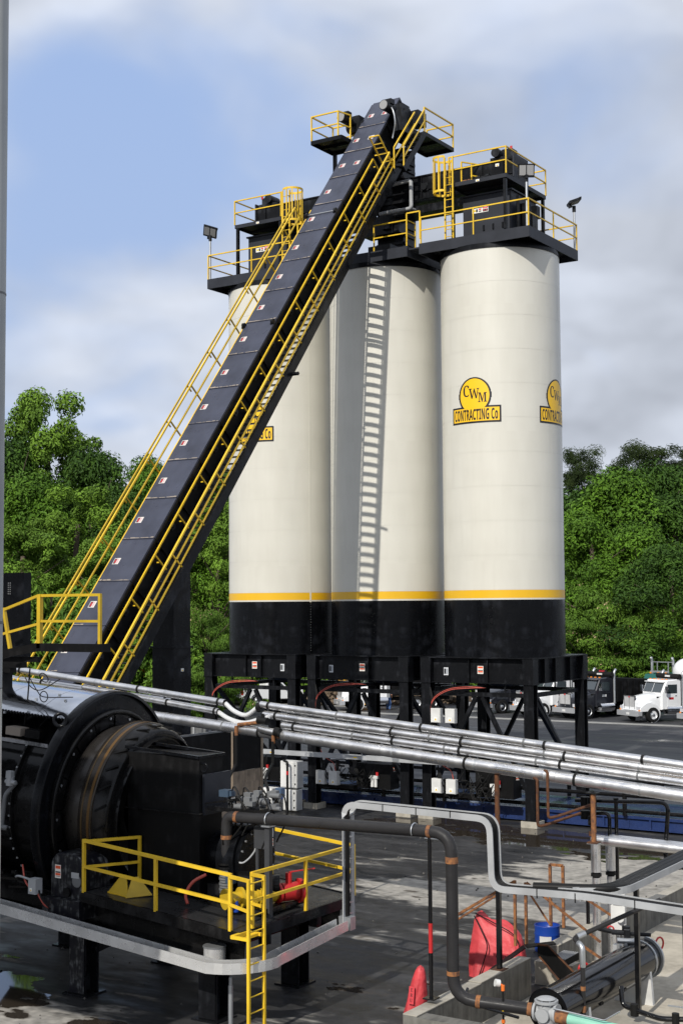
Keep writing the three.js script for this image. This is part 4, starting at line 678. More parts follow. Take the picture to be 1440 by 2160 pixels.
{ // burner head: round register, motor, gas train
  const t = thing('gas_burner', 'black round burner register crowded with valves and wiring', 'burner', V(12.2, 2.1, -26.4));
  part('register', [rod(V(12.0, 3.0, -26.3), V(12.45, 3.0, -26.3), 0.72, 36), rod(V(12.45, 3.0, -26.3), V(12.55, 3.0, -26.3), 0.64, 36), rod(V(11.5, 3.0, -26.3), V(12.0, 3.0, -26.3), 0.5, 30)], M.skirt, t);
  for (let k = 0; k < 16; k++) { const q = k / 16 * 6.283; part('bolt', rod(V(12.55, 3.0 + Math.sin(q) * 0.58, -26.3 + Math.cos(q) * 0.58), V(12.58, 3.0 + Math.sin(q) * 0.58, -26.3 + Math.cos(q) * 0.58), 0.025, 6), M.galv, t); }
  part('side_plate', rb(11.56, 11.62, 3.9, 4.75, -26.9, -26.0), M.fascia, t);
  part('base_skid', [rb(11.6, 13.3, 2.04, 2.16, -27.1, -25.6), rb(11.7, 12.2, 2.1, 2.5, -26.9, -25.9)], M.wetblack, t);
  part('label', plate(V(12.57, 3.3, -26.1), X3(1, 0, 0), 0.34, 0.2), canvasMat(80, 48, (x, w, h) => { x.fillStyle = '#d9d7d2'; x.fillRect(0, 0, w, h); x.fillStyle = '#c8552d'; x.fillRect(4, 4, 34, 16); x.fillStyle = '#222'; x.fillRect(44, 6, 30, 6); x.fillRect(44, 18, 30, 4); x.fillRect(6, 28, 28, 12); }), t, { keepUV: true });
  part('top_bench', [rb(11.7, 13.0, 4.02, 4.1, -26.9, -26.1), bar(V(11.65, 4.15, -26.9), V(12.5, 4.3, -26.9), 0.04)], M.wetblack, t);
  const r = rng(17); const vs = [], hs = [];
  for (let i = 0; i < 26; i++) { const a = 11.8 + r() * 1.4, b = -26.9 + r() * 0.8, y = 4.1 + r() * 0.3; vs.push(i % 2 ? rod(V(a, y, b), V(a + 0.12 + r() * 0.2, y, b), 0.04 + r() * 0.03, 8) : rb(a, a + 0.1 + r() * 0.12, y, y + 0.08 + r() * 0.1, b, b + 0.12)); }
  part('valve_cluster', vs, M.greymetal, t, { kind: 'stuff' });
  for (let i = 0; i < 9; i++) { const a = 11.9 + r() * 1.1, b = -26.9 + r() * 0.6; hs.push(cable([V(a, 4.15, b), V(a + r() * 0.4, 4.3 + r() * 0.25, b), V(a + 0.3 + r() * 0.3, 3.9, b - 0.05), V(a + r() * 0.4, 3.3 + r() * 0.3, b - 0.1)], 0.018, 14)); }
  part('hoses', hs, M.cable, t, { kind: 'stuff' });
  part('blue_actuator', [rb(12.0, 12.24, 4.32, 4.46, -26.9, -26.7), rb(12.24, 12.3, 4.34, 4.44, -26.86, -26.74)], mat(C(0.04, 0.065, 0.10), 0.4), t); part('blue_actuator', rb(12.4, 12.58, 2.62, 2.76, -27.2, -27.05), mat(C(0.04, 0.065, 0.10), 0.4), t); part('blue_actuator', rb(12.95, 13.1, 4.3, 4.48, -26.2, -26.05), mat(C(0.06, 0.10, 0.17), 0.4), t);
  part('copper_line', [cable([V(12.36, 3.1, -26.9), V(12.6, 3.0, -26.9), V(12.7, 3.2, -26.6), V(12.5, 3.4, -26.3)], 0.02)], M.lightgrey, t); part('yellow_loop', cable([V(12.7, 3.5, -26.6), V(12.75, 3.6, -26.5), V(12.85, 3.75, -26.4), V(12.8, 3.85, -26.3)], 0.03), M.yellow2, t);
  // blower motor and red hose
  part('blower', [rod(V(12.5, 2.55, -26.9), V(13.05, 2.55, -26.5), 0.28, 18), rod(V(13.05, 2.55, -26.5), V(13.2, 2.55, -26.4), 0.2, 14)], M.wetblack, t);
  part('red_hose', cable([V(11.9, 2.75, -27.2), V(11.7, 2.6, -27.4), V(11.6, 2.35, -27.5), V(11.65, 2.17, -27.5)], 0.035), M.redhose, t);
  // gas train
  const g = thing('gas_train', 'yellow gas pipe with a red valve at the deck corner', 'gas pipe', V(13, 2.3, -26.8));
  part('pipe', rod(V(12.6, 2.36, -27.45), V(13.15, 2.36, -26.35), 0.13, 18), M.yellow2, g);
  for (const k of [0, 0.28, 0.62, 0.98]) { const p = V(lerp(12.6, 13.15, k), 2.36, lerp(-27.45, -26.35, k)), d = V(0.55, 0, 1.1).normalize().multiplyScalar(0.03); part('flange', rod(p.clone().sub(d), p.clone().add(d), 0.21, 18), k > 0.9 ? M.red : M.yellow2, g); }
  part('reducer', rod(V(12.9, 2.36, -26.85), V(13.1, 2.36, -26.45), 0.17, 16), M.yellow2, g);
  part('red_valve', [rod(V(13.17, 2.36, -26.3), V(13.34, 2.36, -25.98), 0.19, 18), rod(V(13.25, 2.5, -26.15), V(13.25, 2.75, -26.15), 0.07, 10), bar(V(13.25, 2.76, -26.15), V(13.6, 2.80, -25.7), 0.05, 0.02)], M.red, g); part('red_flange', [rod(V(13.36, 2.36, -25.96), V(13.40, 2.36, -25.9), 0.25, 20)], M.red, g);
  part('drop_leg', [rod(V(12.75, 2.1, -27.3), V(12.75, 2.4, -27.3), 0.06)], M.brightblue, g);
  const c = thing('control_box', 'grey control box with warning labels below the black fuel pipe', 'electrical box', V(13, 3.2, -26.6));
  part('box', rb(12.80, 13.12, 3.3, 3.75, -26.75, -26.45), M.darkbox, c); part('warning_label', plate(V(13.125, 3.62, -26.6), X3(1, 0, 0), 0.16, 0.18), LBL.tri, c, { keepUV: true }); part('warning_label', plate(V(13.125, 3.42, -26.6), X3(1, 0, 0), 0.16, 0.16), LBL.orange, c, { keepUV: true }); part('stand', [rod(V(13.05, 2.1, -26.55), V(13.05, 3.2, -26.55), 0.05), rod(V(12.85, 2.1, -26.7), V(12.85, 3.3, -26.7), 0.04)], M.darkbox, c);
}
{ // black fuel line with rusted elbow welds
  const b = -26.9, t = thing('fuel_pipe', 'thick black pipe with rusty weld bands running from burner to tank', 'pipe', V(15, 2, b));
  const R = 0.115;
  part('run', tube([V(12.45, 3.93, b), V(17.52, 4.02, b), V(17.52, 0.98, b), V(19.02, 0.88, b + 0.42)], R, 0.42, 18), M.ironpipe, t);
  part('riser', tube([V(12.5, 3.93, b), V(12.2, 3.93, b), V(12.2, 3.35, b)], R, 0.25, 18), M.ironpipe, t); part('riser', rod(V(12.2, 2.35, b), V(12.2, 3.35, b), R * 0.98, 18), M.ironpipe, t);
  const band = (p, q, m = M.rust) => part('weld_band', rod(p, q, R + 0.006, 18), m, t);
  band(V(12.44, 3.93, b), V(12.52, 3.93, b)); band(V(12.2, 3.46, b), V(12.2, 3.54, b)); band(V(17.02, 4.01, b), V(17.10, 4.012, b)); band(V(17.52, 3.46, b), V(17.52, 3.58, b)); band(V(17.52, 1.40, b), V(17.52, 1.48, b)); band(V(17.94, 0.952, b + 0.118), V(18.02, 0.947, b + 0.14)); band(V(18.86, 0.89, b + 0.375), V(18.94, 0.885, b + 0.397));
  part('flex_sleeve', Array.from({ length: 9 }, (_, i) => rod(V(12.2, 2.36 + i * 0.055, b), V(12.2, 2.40 + i * 0.055, b), R + 0.03 + (i % 2) * 0.012, 18)), M.greymetal, t);
  part('flange', [rod(V(12.2, 2.28, b), V(12.2, 2.33, b), 0.24, 20), rod(V(12.2, 2.86, b), V(12.2, 2.9, b), 0.19, 20), rod(V(12.2, 2.94, b), V(12.2, 2.98, b), 0.19, 20)], M.wetblack, t);
  const ub = (a, y) => part('u_bolt', sweep(Array.from({ length: 15 }, (_, i) => { const q = -0.6 + i / 14 * (Math.PI + 1.2); return V(a, y + Math.sin(q) * (R + 0.02), b + Math.cos(q) * (R + 0.02)); }), 0.014, 6), M.galv, t);
  ub(13.28, 3.945); ub(16.72, 4.005); 
  const p1 = thing('pipe_post', 'dark square post holding the fuel pipe at the deck ladder', 'post', V(13.28, 2, b)); part('post', rb(13.22, 13.34, 1.95, 3.82, b - 0.06, b + 0.06), M.darkbox, p1); part('saddle', rb(13.18, 13.38, 3.80, 3.83, b - 0.12, b + 0.12), M.galv, p1);
  const p2 = thing('pipe_post', 'slim black post with red tape standing on the wall by the fuel pipe', 'post', V(17.06, 0.9, b - 0.1)); part('post', rod(V(17.05, 0.9, b), V(17.05, 3.9, b), 0.04, 10), M.glossblack, p2); part('base_plate', rb(16.93, 17.17, 0.9, 0.925, b - 0.12, b + 0.12), M.glossblack, p2); part('red_tape', rod(V(17.05, 1.75, b), V(17.05, 2.3, b), 0.042, 10), M.red, p2); part('saddle', bar(V(16.95, 3.9, b), V(17.3, 3.9, b), 0.05), M.galv, p2);
}
{ // stainless cable trough round the dryer base
  const prof = [[-0.15, 0.11], [-0.15, -0.10], [0.15, -0.10], [0.15, 0.11], [0.13, 0.11], [0.13, -0.085], [-0.13, -0.085], [-0.13, 0.11]];
  const t = thing('cable_trough', 'bright stainless cable trough curving round the foot of the dryer', 'cable tray', V(10, 1.5, -28.5));
  const y = a => 1.86 - 0.089 * (a - 7.6), pts = [];
  for (let a = -2; a <= 13.0; a += 0.5) pts.push(V(a, y(a), -28.68));
  for (let k = 1; k <= 10; k++) { const q = k / 10 * Math.PI / 2; pts.push(V(13.0 + Math.sin(q) * 0.95, y(13) - 0.02, -28.68 + (1 - Math.cos(q)) * 0.95)); }
  for (let b = -27.6; b <= -25.0; b += 0.4) pts.push(V(13.95, lerp(y(13), 1.58, (b + 27.7) / 2.6), b));
  part('trough', sweep(pts, 0, 0, prof), M.stainless, t);
  const cs = []; for (let i = 0; i < 5; i++) cs.push(sweep(pts.map((p, k) => p.clone().add(X3((k > 32 ? 1 : 0) * (i - 2) * 0.045, -0.04 + (i % 2) * 0.02, (k > 32 ? 0 : 1) * (i - 2) * 0.045))), 0.02, 6));
  part('cables', cs, M.cable, t, { kind: 'stuff' });
  part('splice', [rb(13.8, 14.1, 1.45, 1.72, -25.1, -24.9)], M.galv, t);
  const h = thing('hand_hole', 'short silver pipe stub with lid standing inside the cable trough bend', 'pipe stub', V(12.9, 1.3, -28.1)); part('stub', rod(V(12.75, 1.2, -28.0), V(12.75, 1.55, -28.0), 0.22, 20), M.stainless, h); part('lid', rod(V(12.75, 1.55, -28.0), V(12.75, 1.58, -28.0), 0.235, 20), M.greymetal, h);
}
{ // grey ladder-type cable tray: up, across, down, across to the tank yard
  const t = thing('cable_tray', 'grey ladder cable tray stepping up and down towards the tank', 'cable tray', V(15, 2, -24.9));
  const b = -24.9, w = 0.16;
  const path = [V(13.93, 1.62, b), V(13.93, 4.08, b), V(17.38, 4.02, b), V(17.42, 2.66, b), V(19.4, 2.72, b), V(22.6, 2.60, b)];
  const side = (o, m = M.galv) => sweep(fillet(path.map(p => p.clone().add(X3(0, 0, -o))), 0.28, 6), 0, 0, [[-0.012, -0.065], [0.012, -0.065], [0.012, 0.065], [-0.012, 0.065]]);
  part('side_rail', side(-w), M.lightgrey, t); part('side_rail', side(w), M.lightgrey, t);
  for (let y = 1.75; y < 3.95; y += 0.23) part('rung', bar(V(13.93, y, b - w), V(13.93, y, b + w), 0.03), M.galv, t);
  for (let a = 14.2; a < 17.2; a += 0.3) part('rung', bar(V(a, 4.06 - (a - 14) * 0.015, b - w), V(a, 4.06 - (a - 14) * 0.015, b + w), 0.03), M.galv, t);
  for (let a = 17.8; a < 22; a += 0.3) part('rung', bar(V(a, 2.63, b - w), V(a, 2.63, b + w), 0.03), M.galv, t);
  const cs = []; for (let i = 0; i < 4; i++) cs.push(sweep(fillet(path.map((p, k) => p.clone().add(X3(0.03, 0.035, k < 2 ? 0.13 - i * 0.03 : 0.10 - i * 0.06))), 0.3, 6), i ? 0.022 : 0.03, 7));
  part('cables', cs, M.cable, t, { kind: 'stuff' });
  for (const a of [14.9, 15.7, 16.5, 18.4, 19.2, 20.4]) part('tie_strap', bar(V(a, a < 17 ? 3.99 : 2.58, b - w - 0.01), V(a, a < 17 ? 4.13 : 2.76, b - w - 0.01), 0.02), M.cable, t);
  const t2 = thing('cable_tray', 'branch cable tray running away to the right over the containment wall', 'cable tray', V(20, 2.7, -20));
  for (const [da, nm] of [[0, 'side_rail'], [0.42, 'side_rail']]) part(nm, sweep(fillet([V(19.0 + da * 0.2, 2.72, -24.72), V(19.5 + da, 2.74, -24.3), V(19.5 + da, 2.78, -10)], 0.4, 6), 0, 0, [[-0.012, -0.07], [0.012, -0.07], [0.012, 0.07], [-0.012, 0.07]]), M.lightgrey, t2);
  part('cables', [0.08, 0.21, 0.34].map(d => sweep(fillet([V(18.2, 2.75, -24.8), V(19.5 + d, 2.77, -24.4), V(19.5 + d, 2.84, -10)], 0.5, 6), 0.075, 10)), M.cable, t2, { kind: 'stuff' });
  for (let q = -23.8; q < -10; q += 0.5) part('rung', bar(V(19.5, 2.72, q), V(19.92, 2.72, q), 0.03), M.galv, t2);
  const pst = (a, bb, y0, y1, l) => { const p = thing('tray_post', l, 'post', V(a, y0, bb)); part('post', rb(a - 0.045, a + 0.045, y0, y1, bb - 0.045, bb + 0.045), M.glossblack, p); part('base_plate', rb(a - 0.14, a + 0.14, y0, y0 + 0.025, bb - 0.14, bb + 0.14), M.rustdark, p); };
  pst(17.08, -24.1, 0.82, 2.6, 'black post on the concrete wall beside the large red tarp'); pst(19.85, -23.57, 0.05, 2.7, 'black post in front of the far end of the black tank'); pst(21.2, -24.6, 0.05, 2.55, 'black post near the right picture edge');
}

// ---------------------------------------------------------------- insulated pipe bundle between dryer and tank yard
{
  const b0 = -20.5;
  const band = (t, p, d, r) => { const e = d.clone().multiplyScalar(0.03); const c = part('clamp', rod(p.clone().sub(e), p.clone().add(e), r + 0.016, 16), M.cable, t); return c; };
  function pipe(label, p, q, r, o = {}) {
    const t = thing('insulated_pipe', label, 'pipe', p.clone().lerp(q, 0.5)), d = q.clone().sub(p), L = d.length(); d.normalize();
    const n = Math.max(2, Math.round(L / 2.4));
    const jr = rng(Math.round(r * 9000 + p.y * 77)); for (let i = 1; i < n; i++) { const c = p.clone().lerp(q, (i + (jr() - 0.5) * 0.3) / n); part('seam_band', rod(c.clone().addScaledVector(d, -0.025), c.clone().addScaledVector(d, 0.025), r + 0.007, 20), jr() < 0.4 ? M.greymetal : M.galv, t); }
    for (let i = 0; i < n; i++) { const s = p.clone().lerp(q, i / n), e = p.clone().lerp(q, (i + 1) / n); part('jacket', rod(s.addScaledVector(d, i ? 0.004 : 0), e, r + (i % 2) * 0.003, 24), M.alu, t); }
    for (const k of o.clamps || []) band(t, p.clone().lerp(q, k), d, r);
    part('end_cap', [rod(p.clone().addScaledVector(d, -0.02), p, r * 0.98, 24), rod(q, q.clone().addScaledVector(d, 0.02), r * 0.98, 24)], M.cable, t);
    return t;
  }
  const ln = (p, q, a) => { const k = (a - p.x) / (q.x - p.x); return p.clone().lerp(q, k); };
  // from the left: two runs, a hose-linked gap, then the four long ones
  const A0 = V(-6, 6.975, b0), A1 = V(8.4, 5.607, b0);
  pipe('top silver pipe at the left, crossing above the drum to its hose end', A0, ln(A0, A1, 7.2), 0.092, { clamps: [0.42, 0.77, 0.985] });
  pipe('uppermost of the four silver pipes right of the white hoses', V(8.4, 5.717, b0), V(21.5, 4.634, b0), 0.092, { clamps: [0.02, 0.37, 0.62, 0.80] });
  const B0 = V(2.2, 5.90, b0 + 0.05), B1 = V(21.5, 4.40, b0 + 0.1);
  pipe('thinner silver pipe ending in a black cap left of the white hoses', V(2.0, 6.0, b0 + 0.1), V(6.9, 5.47, b0 + 0.1), 0.085, { clamps: [0.64, 0.98] });
  pipe('second silver pipe from the top in the four-pipe bundle', V(8.5, 5.46, b0), V(21.5, 4.478, b0), 0.096, { clamps: [0.03, 0.3, 0.45, 0.655] });
  pipe('third silver pipe from the top in the four-pipe bundle', V(9.1, 5.20, b0 - 0.02), V(21.5, 4.283, b0 - 0.02), 0.088, { clamps: [0.03, 0.27, 0.42, 0.63] });
  const D0 = V(2.8, 5.44, b0 - 0.05), D1 = V(21.5, 3.985, b0 - 0.05);
  pipe('lowest and thickest silver pipe in the bundle', D0, D1, 0.138, { clamps: [0.30, 0.33, 0.625, 0.775] });
  pipe('lower left silver pipe beside the drum flange, capped in black', V(-2.0, 6.25, b0 + 0.3), V(5.1, 5.68, b0 + 0.3), 0.085, { clamps: [0.3, 0.97] });
  for (const [y0, y1, l] of [[5.57, 4.56, 'upper thin tracer conduit strapped between the silver pipes'], [5.34, 4.39, 'lower thin tracer conduit strapped between the silver pipes']]) single('tracer_conduit', rod(V(9.2, y0 - 0.02, b0 + 0.08), V(21.5, y1, b0 + 0.08), 0.03, 8), M.galv, l, 'conduit');
  const hose = (label, pts) => single('flex_hose', sweep(smooth(pts, 30), 0.06, 12), M.whitehose, label, 'hose');
  hose('upper white corrugated hose sagging between silver pipe ends', [V(7.22, 5.71, b0), V(7.5, 5.52, b0), V(7.9, 5.42, b0), V(8.2, 5.58, b0), V(8.36, 5.70, b0)]);
  hose('lower white corrugated hose joining the capped pipe to the bundle', [V(6.9, 5.46, b0 + 0.1), V(7.3, 5.30, b0 + 0.05), V(7.9, 5.22, b0 - 0.05), V(8.4, 5.33, b0 - 0.1), V(8.75, 5.42, b0 - 0.1)]);
  const v = thing('valve_set', 'black and rusty valves at the hose ends of the bundle', 'valve', V(8.6, 5.0, b0 - 0.15));
  part('valve', [rod(V(8.45, 5.33, b0 - 0.2), V(8.75, 5.30, b0 - 0.2), 0.10, 12), rod(V(8.3, 5.64, b0), V(8.42, 5.66, b0), 0.13, 12), rod(V(9.0, 5.05, b0 - 0.2), V(9.15, 5.03, b0 - 0.2), 0.12, 12), rod(V(8.6, 5.3, b0 - 0.2), V(8.6, 5.5, b0 - 0.2), 0.05)], M.cable, v);
  part('rusty_nipple', [rod(V(7.75, 5.15, b0 - 0.22), V(7.75, 4.9, b0 - 0.22), 0.05), rod(V(8.95, 4.95, b0 - 0.22), V(8.95, 4.75, b0 - 0.22), 0.05), rod(V(7.8, 5.18, b0 - 0.2), V(8.6, 5.28, b0 - 0.2), 0.05)], M.rust, v);
  part('side_pipe', rod(V(8.5, 5.10, b0 - 0.2), V(9.1, 5.0, b0 - 0.2), 0.085, 14), M.alu, v);
  const drop = (a, y1, y0, wav) => part('drop_hose', [rod(V(a, y1, b0 - 0.24), V(a, y0 + 1.0, b0 - 0.24), 0.045, 10), cable([V(a, y0 + 1.05, b0 - 0.24), V(a + 0.03, y0 + 0.7, b0 - 0.6), V(a + wav, y0 + 0.35, b0 - 1.2), V(a - 0.1, y0 - 0.1, b0 - 2.0), V(a - 0.2, y0 - 0.25, b0 - 2.6)], 0.04)], M.cable, v);
  drop(7.75, 4.9, 3.1, 0.2); drop(8.95, 4.8, 3.2, 0.5);
  part('pale_conduit', rod(V(7.68, 5.0, b0 - 0.3), V(7.68, 3.5, b0 - 0.3), 0.03, 8), M.tanwall, v);
  // bundle supports
  const rp = (a, y0, y1, l, m = M.rust) => { const p = thing('rusty_post', l, 'post', V(a, y0, b0)); part('post', rod(V(a, y0, b0), V(a, y1, b0), 0.06, 12), m, p); part('bolt_plate', rb(a - 0.12, a + 0.12, y0, y0 + 0.03, b0 - 0.12, b0 + 0.12), M.rustdark, p); part('head_plate', rb(a - 0.14, a + 0.14, y1 - 0.03, y1, b0 - 0.1, b0 + 0.1), M.cable, p); };
  rp(15.27, 0.01, 4.46, 'tall rusty post under the middle of the pipe bundle', M.rustdark); rp(17.68, 2.92, 4.05, 'short orange rusty post under the right end of the bundle');
  part('mount_pad', rb(17.55, 17.8, 2.90, 2.92, b0 - 0.1, b0 + 0.1), M.galv, v);
  const rc = (l, a, y1, y0, b) => single('rusty_conduit', tube([V(a - 0.12, y1, b + 0.1), V(a, y1, b), V(a, y0, b), V(a + 0.12, y0 + 0.02, b + 0.15), V(a + 0.62, y0 + 0.22, b + 1.0)], 0.035, 0.08, 8), M.rustdark, l, 'conduit');
  rc('left one of two bent rusty conduits hanging in front of the bundle', 16.42, 4.30, 3.22, b0 - 0.25); rc('right one of two bent rusty conduits hanging in front of the bundle', 16.66, 4.48, 3.42, b0 - 0.2);
}
// ---------------------------------------------------------------- tank yard
{
  const a0 = 16.93, a1 = 17.22, H = 0.80;
  // low wall along the yard, in cast lengths; nearer cross wall
  const w = thing('containment_wall', 'weathered low concrete wall between wet apron and tank slab', 'wall', V(17.2, 0, -20));
  const seg = (b0, b1, h) => part('wall_length', rb(a0, a1, 0, h, b0, b1 - 0.012), M.darkconc, w);
  seg(-27.75, -25.2, H); seg(-25.2, -22.9, H + 0.02); seg(-21.5, -17.5, H - 0.02); seg(-17.5, -12.5, H - 0.14); seg(-12.5, -6.5, H - 0.2);
  part('wall_length', rb(a1, 30, 0, H * 0.98, -27.75, -27.4), M.darkconc, w); part('block_step', rb(a0 - 0.1, a1 + 0.5, 0, 0.5, -21.9, -21.5), M.concrete, w);
  for (const [b0, b1, h] of [[-27.75, -25.2, H], [-25.2, -22.9, H + 0.02], [-21.5, -17.5, H - 0.02], [-17.5, -12.5, H - 0.14]]) part('wall_cap', rb(a0 - 0.004, a1 + 0.004, h - 0.001, h + 0.016, b0 + 0.004, b1 - 0.016), M.concrete, w);
  struct('tank_slab', rb(a1 + 0.002, 34, 0.0, 0.05, -27.4, -4), mat(C(0.47, 0.43, 0.36), 0.9, { map: T.concrete, bumpMap: T.concrete, bumpScale: 0.004 }));
  // steel stile over the wall
  const s = thing('steel_stile', 'dark steel stile with grated steps over the concrete wall gap', 'steps', V(17.3, 0, -22.2));
  part('left_plate', [bar(V(17.0, 1.0, -22.7), V(17.5, 1.05, -22.3), 0.25, 0.02), bar(V(16.4, 0.5, -23.2), V(17.0, 1.0, -22.75), 0.25, 0.02)], M.deep, s);
  part('side_plate', (() => { const sh = new THREE.Shape(); sh.moveTo(17.3, 1.08); sh.lineTo(17.55, 1.08); sh.lineTo(18.75, 0.1); sh.lineTo(18.15, 0.08); sh.lineTo(17.3, 0.85); sh.closePath(); return new THREE.ExtrudeGeometry(sh, { depth: 0.03, bevelEnabled: false }).translate(0, 0, 22.72); })(), M.deep, s);
  part('rusty_edge', [bar(V(17.55, 1.09, -22.75), V(18.75, 0.11, -22.75), 0.03), bar(V(17.35, 0.84, -22.76), V(18.15, 0.08, -22.76), 0.03), bar(V(17.3, 1.09, -22.75), V(17.55, 1.09, -22.75), 0.03)], M.rustdark, s);
  for (const [a, y] of [[17.72, 0.82], [18.1, 0.5]]) { const tr = part('step', rb(a - 0.16, a + 0.18, y - 0.14, y, -22.68, -21.95), M.deep, s); for (let i = 0; i < 7; i++) part('grate_bar', rb(a - 0.15 + i * 0.05, a - 0.125 + i * 0.05, y + 0.001, y + 0.02, -22.66, -21.97), M.lightgrey, tr); }
  // rusty angle-iron frame
  const f = thing('rusty_trestle', 'rusty angle-iron trestle with raking legs and a square hoop behind the wall', 'frame', V(15.8, 0, -20));
  const m = M.rust, fb = (p, q, wd = 0.055) => part('angle', bar(p, q, wd), m, f);
  fb(V(16.62, 0.9, -22.4), V(16.62, 2.3, -22.4)); fb(V(16.88, 0.95, -22.4), V(16.88, 2.28, -22.4)); fb(V(16.62, 2.28, -22.4), V(14.9, 1.25, -22.0)); fb(V(16.62, 2.22, -22.4), V(14.95, 1.17, -22.0), 0.04); fb(V(16.90, 2.28, -22.4), V(18.25, 1.02, -21.6)); fb(V(17.6, 2.25, -22), V(18.6, 1.3, -21.0)); fb(V(18.0, 0.95, -21.9), V(18.5, 0.55, -21.6)); fb(V(16.9, 2.15, -22.4), V(17.35, 1.4, -22.2), 0.04);
  part('square_hoop', [bar(V(16.5, 0.9, -20.3), V(16.5, 2.3, -20.3), 0.06), bar(V(16.82, 0.9, -20.3), V(16.82, 2.3, -20.3), 0.06), bar(V(16.5, 2.3, -20.3), V(16.82, 2.3, -20.3), 0.06)], m, f);
  // blue barrel
  const d = thing('blue_barrel', 'open blue barrel with a white label behind the rusty frame', 'barrel', V(15.55, 0, -19.3));
  d.position.copy(V(15.85, 0, -19.1)); d.scale.set(1, 0.72, 1); BASE.set(d, X3(0, 0, 0));
  part('drum', new THREE.LatheGeometry([[0, 0], [0.29, 0], [0.30, 0.02], [0.30, 0.28], [0.315, 0.30], [0.30, 0.32], [0.30, 0.56], [0.315, 0.58], [0.30, 0.60], [0.30, 0.84], [0.31, 0.86], [0.30, 0.88], [0.28, 0.86], [0.28, 0.5], [0, 0.5]].map(p => new THREE.Vector2(...p)), 32), M.brightblue, d);
  part('label', arcWall(0.306, 0.32, 0.56, -0.2, 0.75, 12), M.white, d); part('inner', arcWall(0.285, 0.5, 0.88, 0, 6.283, 32), M.rustdark, d);
  // red tarpaulins over machines
  const tarpM = canvasMat(256, 128, (x, w, h) => { x.fillStyle = '#c93f47'; x.fillRect(0, 0, w, h); x.fillStyle = '#2a0d10'; x.font = 'bold 40px serif'; x.textAlign = 'center'; x.fillText('CENTRAL', w / 2, 50); x.fillText('FIRE', w / 2, 98); }, { rough: 0.6 });
  function tarp(name, label, hull, prm) {
    const t = thing(name, label, 'tarpaulin'); const N = 40, K = 22, pos = [], idx = [];
    for (let k = 0; k <= K; k++) for (let i = 0; i <= N; i++) { const q = i / N * Math.PI * 2, p = hull(q, k / K); pos.push(...p); }
    for (let k = 0; k < K; k++) for (let i = 0; i < N; i++) { const a = k * (N + 1) + i, c = a + N + 1; idx.push(a, a + 1, c, a + 1, c + 1, c); }
    const g = new THREE.BufferGeometry(); g.setAttribute('position', new THREE.Float32BufferAttribute(pos, 3)); g.setIndex(idx); g.computeVertexNormals();
    part('cover', g, M.tarp, t); return t;
  }
  const T1 = tarp('red_tarp', 'large red tarpaulin draped over a machine against the wall', (q, v) => {
    // long ridge along x with a peak at its left end, tapering to the ridge
    const h = v, top = 1 - Math.pow(v, 3.2), fold = (Math.sin(q * 7 + v * 2) * 0.03 + Math.abs(Math.sin(q * 11 + Math.sin(v * 5) * 0.8)) * 0.05) * (1 - v) + fbm(Math.cos(q) * 2.2 + v * 2, Math.sin(q) * 2.2, v * 3, 4) * 0.10 * (1 - v * 0.6);
    const rx = (0.60 - 0.04 * v) * (0.72 + 0.28 * Math.sqrt(Math.max(0, 1 - v ** 5))), rz = (0.45 - 0.27 * v) * Math.sqrt(Math.max(0.0, 1 - v ** 7));
    const cx = Math.sign(Math.cos(q)) * Math.abs(Math.cos(q)) ** 0.5, sz = Math.sign(Math.sin(q)) * Math.abs(Math.sin(q)) ** 0.5;
    const x = cx * (rx + fold) * (v > 0.96 ? 0.9 : 1) - 0.05 * v, z = sz * (rz + fold), y = h * (1.40 - 0.16 * sm(-0.5, -0.1, x) - 0.16 * sm(0.0, 0.6, x) + 0.03 * Math.sin(x * 11));
    return [x, y, z];
  });
  place(T1, 15.88, 0, 21.7, 0.12);
  part('rope', [cable([X3(-0.5, 1.33, 0.25), X3(-0.3, 1.1, 0.40), X3(-0.12, 0.75, 0.47), X3(-0.2, 0.4, 0.50), X3(-0.3, 0.1, 0.52)], 0.014), cable([X3(-0.52, 1.35, 0.1), X3(0, 1.22, 0.3), X3(0.45, 1.0, 0.3), X3(0.58, 0.75, 0.3)], 0.012)], M.cable, T1);
  part('printed_words', plate(X3(0.26, 0.50, 0.50), X3(0.05, 0.12, 1), 0.46, 0.26), tarpM, T1, { keepUV: true });
  const T2 = tarp('red_tarp', 'small red tarpaulin cone at the foot of the slim black post', (q, v) => { const f = fbm(Math.cos(q) * 2, Math.sin(q) * 2, v * 3 + 5, 4) * 0.08 * (1 - v); const r = lerp(0.24, 0.10, Math.pow(v, 1.1)) * Math.sqrt(Math.max(0, 1 - v ** 10)); return [Math.cos(q) * (r + f) + 0.12 * v, v * 0.98, Math.sin(q) * (r + f)]; });
  place(T2, 15.70, 0, 25.15, 0);
  part('printed_words', plate(X3(0.04, 0.42, 0.245), X3(-0.05, 0.15, 1), 0.13, 0.34), canvasMat(64, 160, (x, w, h) => { x.fillStyle = '#c93f47'; x.fillRect(0, 0, w, h); x.fillStyle = '#2a0d10'; x.font = 'bold 44px serif'; x.textAlign = 'center'; ['E', 'R', 'U'].forEach((s, i) => x.fillText(s, w / 2, 46 + i * 48)); }, { rough: 0.6 }), T2, { keepUV: true });
  // asphalt heater tank
  const k = thing('black_tank', 'glossy black horizontal tank on white saddles beside the wall', 'tank', V(19.2, 0, -24.4));
  const p0 = V(19.03, 0.76, -26.0), p1 = V(19.28, 0.86, -21.75), td = p1.clone().sub(p0).normalize();
  part('shell', rod(p0, p1, 0.39, 56), M.glossblack, k);
